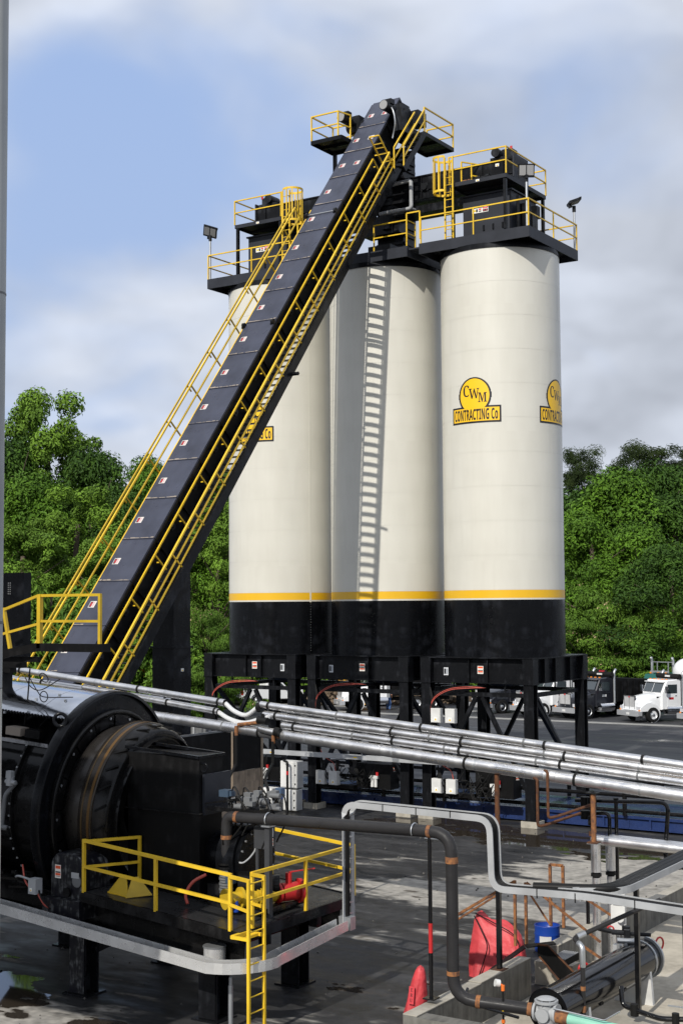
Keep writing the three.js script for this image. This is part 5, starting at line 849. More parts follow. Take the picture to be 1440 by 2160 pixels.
  part('end_ring', [rod(p0.clone().addScaledVector(td, -0.02), p0.clone().addScaledVector(td, 0.05), 0.415, 56)], M.glossblack, k); part('end_ring', [rod(p1.clone().addScaledVector(td, -0.25), p1.clone().addScaledVector(td, -0.2), 0.41, 40), rod(p1, p1.clone().addScaledVector(td, 0.06), 0.44, 40)], M.galv, k);
  part('near_head', rod(p0.clone().addScaledVector(td, -0.03), p0.clone().addScaledVector(td, -0.021), 0.37, 40), M.deep, k);
  for (const [f, dx] of [[0.22, 0.03], [0.88, 0.1]]) { const c = p0.clone().lerp(p1, f); const sh = new THREE.Shape(); sh.moveTo(-0.42, 0); sh.lineTo(0.42, 0); sh.lineTo(0.36, c.y - 0.05); sh.absarc(0, c.y, 0.42, -0.75, Math.PI + 0.75, true); sh.closePath(); part('saddle', new THREE.ExtrudeGeometry(sh, { depth: 0.10, bevelEnabled: false }).translate(c.x, 0.05, c.z - 0.05), M.white, k); }
  for (const f of [0.1, 0.35, 0.6]) { const c = p0.clone().lerp(p1, f); part('bottom_lug', bx(c.x + 0.34, c.y - 0.2, c.z, 0.05, 0.05, 0.12), M.glossblack, k); }
  // valve at the near end
  const v = thing('gate_valve', 'grey cast valve with a flat cap joining fuel pipe to tank', 'valve', V(19, 0.6, -27.2)); v.position.copy(V(19.2, 0.86, -26.45)); v.scale.setScalar(0.9); BASE.set(v, X3(0, 0, 0));
  part('body', [rod(X3(-0.2, 0, 0), X3(0.24, 0, 0), 0.16, 20), rod(X3(0, -0.2, 0), X3(0, 0.2, 0), 0.18, 20), rod(X3(-0.24, 0, 0), X3(-0.19, 0, 0), 0.2, 20), rod(X3(0.2, 0, 0), X3(0.25, 0, 0), 0.2, 20), rod(X3(0, -0.02, 0.05), X3(0, -0.02, 0.22), 0.14, 18)], M.lightgrey, v);
  part('cap', [rod(X3(0, 0.2, 0), X3(0, 0.25, 0), 0.24, 28), new THREE.SphereGeometry(0.21, 24, 8, 0, 6.283, 0, 1.2).scale(1, 0.35, 1).translate(0, 0.25, 0)], M.lightgrey, v);
  for (let i = 0; i < 8; i++) part('bolt', rod(X3(Math.cos(i * 0.785) * 0.205, 0.17, Math.sin(i * 0.785) * 0.205), X3(Math.cos(i * 0.785) * 0.205, 0.27, Math.sin(i * 0.785) * 0.205), 0.018, 6), M.galv, v);
  const g = thing('mint_pipe', 'pale mint green pipe with a rusty collar at the bottom edge', 'pipe', V(19.5, 0.8, -27.2)); part('pipe', rod(V(19.66, 0.82, -26.5), V(22.5, 0.70, -26.55), 0.105, 20), M.mint, g); part('collar', rod(V(19.42, 0.83, -26.5), V(19.66, 0.82, -26.5), 0.11, 20), M.rust, g);
  part('thin_rail', tube([V(19.4, 1.0, -26.6), V(20.4, 0.95, -26.65), V(20.7, 1.15, -26.65)], 0.014, 0.05, 6), M.galv, g);
  // sight glass stand with gauge
  const st = thing('gauge_stand', 'thin sampling stand with white gauge and orange fitting in front of the wall', 'gauge', V(18.4, 0.05, -26.6)); part('stem', rod(V(18.45, 0.05, -26.7), V(18.45, 1.22, -26.7), 0.02, 8), M.cable, st); part('gauge', rod(V(18.3, 1.33, -26.72), V(18.36, 1.31, -26.66), 0.07, 14), M.white, st); part('fitting', [rod(V(18.45, 1.2, -26.7), V(18.45, 1.3, -26.7), 0.035), rod(V(18.36, 1.31, -26.66), V(18.46, 1.28, -26.7), 0.02), rod(V(18.45, 0.62, -26.7), V(18.45, 0.68, -26.7), 0.035)], M.orange, st); part('yellow_tag', rb(18.43, 18.47, 0.78, 0.98, -26.73, -26.67), M.yellow, st);
  part('tie_pipe', tube([V(17.45, 0.98, -26.2), V(17.55, 0.85, -26.6), V(18.9, 0.86, -27.0)], 0.03, 0.08, 8), M.glossblack, st);
  // grey elbowed pipe over the tank
  const e = thing('elbow_pipe', 'black and galvanised pipe rising over the tank with a galvanised elbow', 'pipe', V(19.3, 1, -25)); part('upper_run', tube([V(20.35, 2.5, -23.6), V(19.2, 1.93, -25.15), V(19.43, 1.82, -25.3), V(19.43, 1.7, -25.3)], 0.045, 0.05, 12), M.ironpipe, e); part('elbow', tube([V(19.32, 1.875, -25.24), V(19.43, 1.83, -25.3), V(19.43, 1.45, -25.3)], 0.055, 0.08, 12), M.galv, e); part('coupling', rod(V(19.34, 2.0, -24.96), V(19.24, 1.95, -25.1), 0.065, 12), M.galv, e); part('dropper', rod(V(19.43, 0.3, -25.3), V(19.43, 1.5, -25.3), 0.045, 12), M.ironpipe, e); part('rust_band', [rod(V(19.43, 0.62, -25.3), V(19.43, 0.74, -25.3), 0.052, 12), rod(V(19.43, 1.02, -25.3), V(19.43, 1.10, -25.3), 0.05, 12)], M.rust, e);
  // silver riser at the wall
  const sp = thing('silver_riser', 'thick silver pipe rising by the wall and turning right at a mitred elbow', 'pipe', V(17.3, 0.05, -19.5));
  for (const [a, b] of [[17.3, -19.5], [17.52, -19.15]]) { part('riser', rod(V(a, 0.05, b), V(a, 1.95, b), 0.095, 20), M.alu, sp); part('riser', rod(V(a, 2.08, b), V(a, 2.82, b), 0.115, 24), M.alu, sp); part('coupling', [rod(V(a, 1.93, b), V(a, 2.1, b), 0.085, 14), rod(V(a, 1.98, b), V(a, 2.05, b), 0.125, 14)], M.cable, sp); }
  part('elbow', [new THREE.SphereGeometry(0.118, 24, 16).translate(17.3, 2.82, 19.5)], M.alu, sp); part('run', rod(V(17.3, 2.82, -19.5), V(24, 2.70, -19.5), 0.115, 24), M.alu, sp); part('run', rod(V(17.52, 2.80, -19.15), V(24, 2.69, -19.15), 0.11, 24), M.alu, sp);
  for (const [a, b, l] of [[17.62, -19.0, 'thin black pipe post right of the silver riser'], [16.95, -19.2, 'thin dark pipe standing left of the silver riser top']]) { const q = thing('thin_post', l, 'post', V(a, 0.05, b)); part('post', rod(V(a, 0.05, b), V(a, a > 17 ? 3.7 : 1.4, b), 0.045, 10), M.glossblack, q); part('cap', rod(V(a, a > 17 ? 3.7 : 1.4, b), V(a, (a > 17 ? 3.7 : 1.4) + 0.04, b), 0.06, 10), M.cable, q); }
  // black pipe header and its hooked drop
  const h = thing('black_header', 'black steam header pipe with valves under the silver bundle, hooking down at right', 'pipe', V(17.5, 3.4, -19));
  part('header', tube([V(16.6, 3.62, -19), V(18.9, 3.72, -19), V(18.78, 2.42, -19), V(19.15, 2.36, -19.3), V(20.6, 2.5, -20.8)], 0.05, 0.22, 12), M.glossblack, h);
  part('header', tube([V(16.7, 3.3, -19), V(17.45, 3.38, -19), V(17.45, 2.3, -19)], 0.045, 0.15, 12), M.glossblack, h); part('header', rod(V(17.1, 3.9, -19.2), V(17.12, 2.9, -19.2), 0.06, 12), M.glossblack, h);
  part('valve', [rod(V(16.85, 3.5, -19.02), V(16.85, 3.72, -19.02), 0.11, 12), rod(V(17.1, 3.52, -19.2), V(17.1, 3.75, -19.2), 0.11, 12), rod(V(16.85, 3.2, -19.02), V(16.85, 3.4, -19.02), 0.11, 12), rod(V(17.1, 3.1, -19.2), V(17.1, 3.3, -19.2), 0.1, 12), rod(V(19.2, 2.3, -19.35), V(19.2, 2.48, -19.35), 0.09, 12)], M.cable, h); part('clamp', [rod(V(17.1, 2.85, -19.2), V(17.1, 2.95, -19.2), 0.09, 12)], M.rustdark, h);
  // instrument group behind the tank
  const i = thing('instrument_panel', 'white instrument panel with gauge and red handwheels behind the tank', 'panel', V(18.6, 0.05, -21.5));
  part('board', rb(18.5, 18.82, 1.25, 2.1, -21.6, -21.52), M.white, i); part('display', rb(18.56, 18.76, 1.85, 1.97, -21.62, -21.6), M.deep, i); part('stand', [rb(18.6, 18.66, 0.05, 1.25, -21.55, -21.5), rb(18.72, 18.76, 0.05, 1.25, -21.55, -21.5)], M.galv, i);
  part('cabinet', rb(18.45, 19.0, 0.05, 0.95, -21.4, -21.0), M.lightgrey, i);
  part('handwheel', new THREE.TorusGeometry(0.13, 0.02, 8, 20).rotateY(Math.PI / 2 - 0.3).translate(19.5, 1.1, 21.4), M.red, i); part('handwheel', new THREE.TorusGeometry(0.07, 0.018, 8, 18).rotateY(0.3).translate(18.55, 1.35, 21.75), M.red, i); part('handwheel', new THREE.TorusGeometry(0.11, 0.03, 8, 18).rotateY(0.9).translate(18.72, 0.95, 23.6), M.red, i);
  part('pipework', [tube([V(18.3, 1.35, -21.8), V(18.6, 1.32, -21.8), V(18.95, 1.34, -21.8), V(18.95, 1.0, -21.9)], 0.05, 0.1, 10), rod(V(19.1, 1.2, -22.2), V(19.1, 1.5, -22.2), 0.07), rod(V(18.8, 1.42, -22.3), V(19.5, 1.38, -21.9), 0.04), rod(V(18.9, 1.36, -21.75), V(18.9, 1.46, -21.75), 0.09)], M.motor, i); part('galv_fitting', [rod(V(18.95, 1.3, -22.4), V(19.25, 1.28, -22.2), 0.06), rod(V(19.1, 1.28, -22.3), V(19.1, 1.1, -22.3), 0.05)], M.galv, i); part('gauge', rod(V(18.75, 1.6, -21.72), V(18.75, 1.6, -21.66), 0.09, 16), M.white, i);
  // oil drip pipe run and concrete saddles at right edge
  const o = thing('drain_pipe', 'low black pipe run on concrete blocks at the right edge', 'pipe', V(20.4, 0.05, -24)); part('run', tube([V(19.75, 0.9, -24.2), V(19.78, 0.55, -24.25), V(20.1, 0.5, -24.3), V(20.6, 0.45, -24.4), V(22.5, 0.6, -24.0)], 0.05, 0.12, 10), M.glossblack, o); part('valve', [rod(V(20.05, 0.4, -24.3), V(20.05, 0.62, -24.3), 0.08), rod(V(20.9, 0.36, -24.4), V(20.9, 0.6, -24.4), 0.07)], M.cable, o);
  part('handle', bar(V(20.75, 0.72, -24.4), V(21.2, 0.7, -24.3), 0.04, 0.02), M.galv, o);
  const bl = thing('concrete_block', 'cast concrete block below the low black pipe', 'block', V(21, 0.05, -25)); part('block', [rb(20.55, 21.5, 0.05, 0.34, -25.6, -24.4)], M.concrete, bl); part('block', rb(19.5, 20.5, 0.05, 0.25, -25.0, -23.4), M.concrete, bl);
  const sp2 = thing('standpipe', 'grey standpipe in front of the burner deck leg', 'post', V(13.2, 0, -28.2)); part('pipe', rod(V(13.15, 0.01, -28.0), V(13.15, 0.85, -28.0), 0.05, 10), M.galv, sp2); part('cap', rod(V(13.15, 0.85, -28.0), V(13.15, 1.0, -28.0), 0.035, 10), M.lightgrey, sp2);
}
// ---------------------------------------------------------------- truck scale under the silos, bins, cabinets
{
  const t = thing('truck_scale', 'long blue truck scale deck passing under the silos', 'truck scale', V(4, 0, 0.4));
  for (let i = 0; i < 8; i++) { const a = -14 + i * 5; part('deck_plate', rb(a, a + 4.985, 0.52, 0.56, -1.2, 2.2), M.bluedeck, t); part('side_beam', [rb(a, a + 4.99, 0.46, 0.56, -1.42, -1.2), rb(a, a + 4.99, 0.12, 0.459, -1.32, -1.28), rb(a, a + 4.99, 0.08, 0.12, -1.42, -1.2)], M.blue, t); for (let k = 0; k < 3; k++) part('web_plate', rb(a + 0.8 + k * 1.6, a + 0.86 + k * 1.6, 0.12, 0.459, -1.42, -1.32), M.blue, t); }
  part('far_beam', rb(-14, 26, 0.1, 0.52, 2.2, 2.3), M.blue, t);
  const g = thing('scale_guard_rail', 'low black pipe guard rail along the near side of the blue scale', 'rail', V(4, 0.5, -1.5));
  part('lower_rail', rod(V(-13, 0.74, -1.5), V(26, 0.74, -1.5), 0.075, 12), M.wetblack, g); part('upper_rail', rod(V(-13, 1.30, -1.5), V(26, 1.30, -1.5), 0.075, 12), M.wetblack, g);
  for (const a of [-9, -4.2, 0.6, 3.4, 7, 10.9, 13.4, 17.5, 21]) part('post', rod(V(a, 0.56, -1.5), V(a, 1.45, -1.5), 0.085, 12), a > 12 && a < 14 ? M.rustdark : M.wetblack, g);
  const g2 = g.clone(); g2.name = numbered('scale_guard_rail'); g2.userData = { label: 'low black pipe guard rail on the far side of the scale', category: 'rail' }; g2.position.z -= 3.9; scene.add(g2);
  single('sampling_tray', rb(9.0, 11.5, 1.42, 1.48, 3.2, 3.9), mat(C(0.62, 0.5, 0.38), 0.8), 'pale wooden plank lying on the far scale rail', 'plank');
  single('dark_trough', [rb(12.3, 20, 1.0, 1.35, 3.4, 4.2)], M.deep, 'long dark trough behind the scale at the right edge', 'trough');
  const s = thing('loadout_tray', 'pale grey cable tray crossing in front of the silo legs', 'cable tray', V(0, 2.2, -3.0)); part('side_rail', rb(-4.6, 4.5, 2.18, 2.34, -3.14, -3.11), M.lightgrey, s); part('side_rail', rb(-4.6, 4.5, 2.18, 2.34, -2.86, -2.83), M.lightgrey, s); part('base', rb(-4.6, 4.5, 2.17, 2.18, -3.11, -2.86), M.lightgrey, s); for (const a of [-3.9, 0.2]) part('caution_tag', rb(a, a + 0.16, 2.24, 2.28, -3.146, -3.141), M.yellow, s); part('splice_plate', rb(2.0, 2.3, 2.2, 2.33, -3.15, -3.141), M.galv, s);
  // reject bin behind the dryer
  const b = thing('reject_bin', 'open dark steel bin with a tan lower panel under the pipes', 'bin', V(-0.5, 0, -12.7));
  part('side_wall', rb(0.95, 1.0, 2.65, 4.05, -14.9, -10.45), M.deep, b, {}); part('lower_panel', rb(0.94, 0.99, 0.02, 2.63, -14.9, -10.45), M.tanwall, b); part('end_post', rb(0.9, 1.02, 0.02, 4.1, -10.45, -10.33), M.tanwall, b); part('rim', [rb(0.92, 1.03, 4.05, 4.11, -14.95, -10.35), rb(-2.2, 0.92, 4.05, 4.11, -14.95, -14.86)], M.greymetal, b);
  part('back_wall', rb(-2.2, 0.95, 0.02, 4.0, -10.45, -10.38), M.greymetal, b); part('front_wall', rb(-2.2, 0.95, 0.02, 4.0, -14.95, -14.88), M.greymetal, b); for (let i = 0; i < 4; i++) part('rib', rb(-2 + i * 0.75, -1.93 + i * 0.75, 0.1, 4.0, -10.52, -10.451), M.lightgrey, b); part('side_wall', rb(-2.2, -2.14, 0.02, 4.0, -14.88, -10.45), M.greymetal, b);
  // white control cabinets by the left silo leg
  const cab = (l, a0, a1, y0, y1, b0, b1, m) => { const c = thing('white_cabinet', l, 'cabinet', V((a0 + a1) / 2, y0, (b0 + b1) / 2)); part('body', rb(a0, a1, y0, y1, b0, b1), m, c); part('door', rb(a0 + 0.02, a1 - 0.02, y0 + 0.03, y1 - 0.03, b0 - 0.02, b0 - 0.002), m, c); for (const k of [0.15, 0.5, 0.85]) part('latch', rb(a1 - 0.09, a1 - 0.04, lerp(y0, y1, k) - 0.03, lerp(y0, y1, k) + 0.03, b0 - 0.04, b0 - 0.02), M.cable, c); part('side_panel', rb(a1 + 0.001, a1 + 0.012, y0 + 0.03, y1 - 0.03, b0 + 0.03, b1 - 0.03), M.lightgrey, c); return c; };
  cab('upper white electrical cabinet on the left silo leg', -2.75, -1.95, 1.0, 2.05, -4.0, -3.55, M.white); cab('lower left white cabinet standing on the ground by the silo leg', -3.3, -2.75, 0.1, 1.0, -4.6, -4.1, M.white); cab('lower right white cabinet beneath the upper one', -2.62, -2.0, 0.1, 0.92, -4.0, -3.55, M.white);
  const cp = thing('cabinet_pipe', 'black conduit with red band standing in front of the white cabinets', 'conduit', V(-2.3, 0, -4.3)); part('pipe', rod(V(-2.2, 0.02, -4.3), V(-2.2, 1.95, -4.3), 0.05), M.cable, cp); part('red_band', rod(V(-2.2, 1.55, -4.3), V(-2.2, 1.7, -4.3), 0.053), M.red, cp); part('cap', tube([V(-2.2, 1.9, -4.3), V(-2.2, 2.05, -4.3), V(-2.45, 2.1, -4.2)], 0.05, 0.06), M.cable, cp);
  // small white boxes, cables and gates on the silo legs
  const names = [['left', -S], ['middle', 0], ['right', S]];
  names.forEach(([nm, ax], k) => {
    if (k > 0) for (const [lv, y0] of [['upper', 3.75], ['lower', 1.05]]) { if (k === 1 && lv === 'upper') continue; for (const [sd, da] of [['left', 0.12], ['right', 0.75]]) { const a = ax - 2.0 + da, bx_ = thing('electrical_box', `${lv} ${sd} white electrical box on the ${nm} silo leg`, 'electrical box', V(a, y0, -2.6)); part('box', rb(a, a + 0.42, y0, y0 + 0.55, -2.75, -2.55), M.white, bx_); part('lid', rb(a + 0.015, a + 0.405, y0 + 0.015, y0 + 0.535, -2.775, -2.752), M.white, bx_); part('warning_label', plate(V(a + 0.22, y0 + 0.14, -2.778), X3(0, 0, 1), 0.15, 0.15), LBL.tri, bx_, { keepUV: true }); } }
    const h = thing('hose_bundle', `red and black hoses looped along the ${nm} silo strut`, 'hoses', V(ax, 4, -2.5)); const rr = rng(60 + k);
    for (let i = 0; i < 3; i++) part('red_hose', cable([V(ax - 1.95, 3.9 + i * 0.05, -2.62), V(ax - 1.85, 4.55 + i * 0.06, -2.66), V(ax - 1.2, 4.98 + i * 0.05, -2.64), V(ax - 0.3, 5.1 + i * 0.05, -2.55), V(ax + 0.3, 5.12, -2.3)], 0.015), i < 2 ? M.redhose : M.cable, h);
    for (let i = 0; i < 4; i++) part('black_hose', cable([V(ax - 1.97, 5.1, -2.6), V(ax - 1.9 + i * 0.05, 4.3, -2.66), V(ax - 1.95 + i * 0.06, 3.2 + rr() * 0.3, -2.65), V(ax - 1.7, 2.2, -2.6), V(ax - 1.6 + i * 0.1, 1.3, -2.7)], 0.022), M.cable, h);
    part('red_hose', cable([V(ax - 1.9, 2.9, -2.6), V(ax - 1.6, 2.2, -2.6), V(ax - 1.1, 1.9, -2.6), V(ax - 1.0, 1.6, -2.6)], 0.016), M.redhose, h);
    const gt = thing('discharge_gate', `black pneumatic gate machinery between the legs of the ${nm} silo`, 'machinery', V(ax, 0.6, -2.2)); part('body', [rb(ax - 0.2, ax + 1.4, 0.95, 1.95, -2.3, -1.6), rb(ax - 1.9, ax - 0.2, 0.9, 1.05, -2.5, -2.2)], M.deep, gt); const vs = []; for (let i = 0; i < 26; i++) { const a = ax - 1.5 + rr() * 1.9, y = 1.15 + rr() * 0.75; vs.push(i % 3 ? cable([V(a, y, -2.55), V(a + 0.2, y - 0.2 - rr() * 0.2, -2.6), V(a + 0.5, y + rr() * 0.2, -2.5)], 0.018, 8, 5) : rod(V(a, y, -2.5), V(a + 0.25, y, -2.5), 0.035, 6)); } part('pneumatics', vs, M.cable, gt, { kind: 'stuff' }); part('regulator', [rod(V(ax + 0.62, 1.05, -2.4), V(ax + 0.62, 1.42, -2.4), 0.07), rod(V(ax + 0.78, 1.05, -2.4), V(ax + 0.78, 1.42, -2.4), 0.07), rb(ax + 0.5, ax + 0.9, 1.38, 1.5, -2.48, -2.36)], M.white, gt); part('red_knob', rod(V(ax + 0.86, 1.5, -2.42), V(ax + 0.86, 1.64, -2.42), 0.06), M.red, gt); part('cylinder', rod(V(ax - 1.3, 2.05, -2.5), V(ax - 0.5, 2.12, -2.5), 0.05), M.galv, gt); part('warning_label', plate(V(ax + 1.42, 1.75, -2.0), X3(1, 0, 0.4), 0.25, 0.2), LBL.orange, gt, { keepUV: true });
  });
}

// ---------------------------------------------------------------- left foreground: pole, small platform, added shade caster
// point on the photograph's ray (x, y in its pixels) at a distance along the level view axis
function at(px, py, Z) {
  const F = 2920.46, cr = Math.cos(0.0067), sr = Math.sin(0.0067), cp = Math.cos(0.06756), sp = Math.sin(0.06756);
  let u = px - 720, v = py - 1080; [u, v] = [u * cr - v * sr, u * sr + v * cr];
  const yc = -v / F, zz = cp - yc * sp, yy = yc * cp + sp, k = Z / zz, X = u / F * k, Y = 8.3 + yy * k, c = Math.cos(0.575), s = Math.sin(0.575);
  return X3(30.177 + X * c - Z * s, Y, 50.151 - X * s - Z * c);
}
{
  const p = at(-33, 1080, 7.0), t = thing('grey_pole', 'tall round grey pole close by at the left picture edge', 'pole', X3(p.x, 0, p.z));
  part('upper_tube', rod(X3(p.x, 7.9, p.z), X3(p.x, 16, p.z), 0.098, 32), M.polepaint, t); part('lower_tube', rod(X3(p.x, 0, p.z), X3(p.x, 7.895, p.z), 0.098, 32), mat(C(0.60, 0.58, 0.50), 0.5, { map: T.dirt }), t);
  part('band', [rod(X3(p.x, 8.22, p.z), X3(p.x, 8.235, p.z), 0.1, 32), rod(X3(p.x, 9.9, p.z), X3(p.x, 9.91, p.z), 0.1, 32)], M.greymetal, t);
}
{
  const b = -27.8, y = 7.5, t = thing('side_platform', 'small black platform with yellow railing toned dark for shade at the left edge', 'platform', V(8.3, 7.2, b));
  part('deck', [rb(7.5, 9.46, y - 0.06, y, b, b + 0.3)], M.deep, t); part('edge_channel', [rb(7.45, 9.50, y - 0.17, y + 0.01, b - 0.05, b), rb(9.46, 9.50, y - 0.17, y + 0.01, b, b + 0.3)], M.deep, t);
  part('sloping_stringer', [bar(V(7.6, y - 0.08, b), V(6.0, y - 0.35, b - 0.25), 0.06, 0.18)], M.deep, t);
  for (let i = 0; i < 7; i++) part('grating_bar', bar(V(6.3 + i * 0.16, y - 0.20 + i * 0.02, b + 0.02), V(6.3 + i * 0.16, y - 0.20 + i * 0.02, b + 0.35), 0.03), M.lightgrey, t);
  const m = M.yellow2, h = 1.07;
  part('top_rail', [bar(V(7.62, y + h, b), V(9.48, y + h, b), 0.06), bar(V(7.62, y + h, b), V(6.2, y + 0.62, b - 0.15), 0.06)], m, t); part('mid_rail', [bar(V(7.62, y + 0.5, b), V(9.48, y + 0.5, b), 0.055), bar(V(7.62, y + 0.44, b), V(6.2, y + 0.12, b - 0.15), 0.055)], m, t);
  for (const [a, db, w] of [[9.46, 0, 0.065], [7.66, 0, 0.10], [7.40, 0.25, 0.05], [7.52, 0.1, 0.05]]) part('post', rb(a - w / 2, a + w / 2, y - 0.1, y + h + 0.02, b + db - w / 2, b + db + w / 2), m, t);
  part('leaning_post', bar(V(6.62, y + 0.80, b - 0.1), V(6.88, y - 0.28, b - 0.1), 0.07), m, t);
  part('support', [rb(4.2, 4.4, 0, y - 0.4, b + 0.1, b + 0.3), rb(4.2, 7.5, y - 0.42, y - 0.30, b + 0.1, b + 0.2)], M.deep, t);
  const c = thing('black_cabinet', 'black steel cabinet with vent slots beyond the yellow railing', 'cabinet', V(6.9, 7.5, b + 1.6)); part('body', rb(4.6, 6.38, 7.1, 9.12, b + 0.75, b + 0.98), M.skirt, c); for (let i = 0; i < 6; i++) for (const d of [0, 0.06]) part('vent_slot', rb(5.86 + d, 5.89 + d, 8.62 + i * 0.05, 8.645 + i * 0.05, b + 0.744, b + 0.75), M.greymetal, c); part('base', rb(4.7, 6.3, 6.9, 7.1, b + 0.78, b + 0.95), M.deep, c); part('stand', rb(4.8, 5.0, 6.8, 6.9, b + 0.8, b + 0.95), M.deep, c);
  const hd = thing('inlet_hood', 'black boxed hood under the left end of the top silver pipe', 'hood', V(6, 5, b + 0.8)); part('box', rb(4.6, 5.72, 4.8, 6.80, b + 0.75, b + 1.05), M.deep, hd); part('bracket', [rb(5.6, 5.9, 6.78, 6.95, b + 0.8, b + 1.0)], M.deep, hd); part('thin_conduit', [cable([V(6.65, 6.9, b + 0.7), V(6.66, 6.0, b + 0.6), V(6.6, 5.2, b + 0.5)], 0.018)], M.cable, hd);
  part('wire', [cable([V(6.6, 6.7, b + 0.6), V(7.0, 6.5, b + 0.4), V(7.4, 6.45, b + 0.3), V(7.9, 6.7, b + 0.4)], 0.012), cable([V(6.7, 6.75, b + 0.6), V(7.1, 6.4, b + 0.5), V(7.5, 6.3, b + 0.3), V(8.2, 6.3, b + 0.5)], 0.012), new THREE.TorusGeometry(0.12, 0.012, 6, 20).translate(7.45, 6.3, 27.45), new THREE.TorusGeometry(0.12, 0.012, 6, 20).rotateX(0.5).translate(7.4, 6.72, 27.4)], M.cable, hd);
}
{ // unseen box on legs, added left of the frame to shade the dryer's flank
  const t = thing('shade_caster', 'large black box on legs added as a shade caster left of the viewpoint, outside the picture', 'shade_box', V(5, 0, -38.5));
  part('shade_box', rb(-8, 12.9, 8.7, 13.0, -40.5, -38), M.deep, t); for (const a of [-6, 0, 6, 12]) part('leg', rb(a - 0.2, a + 0.2, 0, 8.7, -39.6, -39.2), M.black, t); part('added_top_rod', rod(V(-8, 14.2, -39), V(9, 14.2, -39), 0.5, 20), M.deep, t);
}
// ---------------------------------------------------------------- vehicles
function prof(pts, w, x = 0, bev = 0.03) { const s = new THREE.Shape(pts.map(p => new THREE.Vector2(...p))); return new THREE.ExtrudeGeometry(s, { depth: w - 2 * bev, bevelEnabled: bev > 0, bevelSize: bev, bevelThickness: bev, bevelSegments: 1, steps: 1 }).rotateY(-Math.PI / 2).translate(x + w / 2 - bev, 0, 0); }
function wheel(t, x, z, r, w) {
  const ty = part('tyre', new THREE.LatheGeometry([[r * 0.58, -w / 2], [r * 0.94, -w / 2], [r, -w * 0.36], [r, w * 0.36], [r * 0.94, w / 2], [r * 0.58, w / 2]].map(p => new THREE.Vector2(...p)), 28).rotateZ(Math.PI / 2).translate(x, r, z), M.rubber, t);
  const s = Math.sign(x) || 1; part('rim', [new THREE.LatheGeometry([[0, 0.02], [r * 0.2, 0.02], [r * 0.24, -0.06], [r * 0.46, -0.08], [r * 0.58, 0.0], [r * 0.6, 0.02]].map(p => new THREE.Vector2(...p)), 24).rotateZ(-s * Math.PI / 2).translate(x + s * w * 0.45, r, z)], M.galv, ty);
}
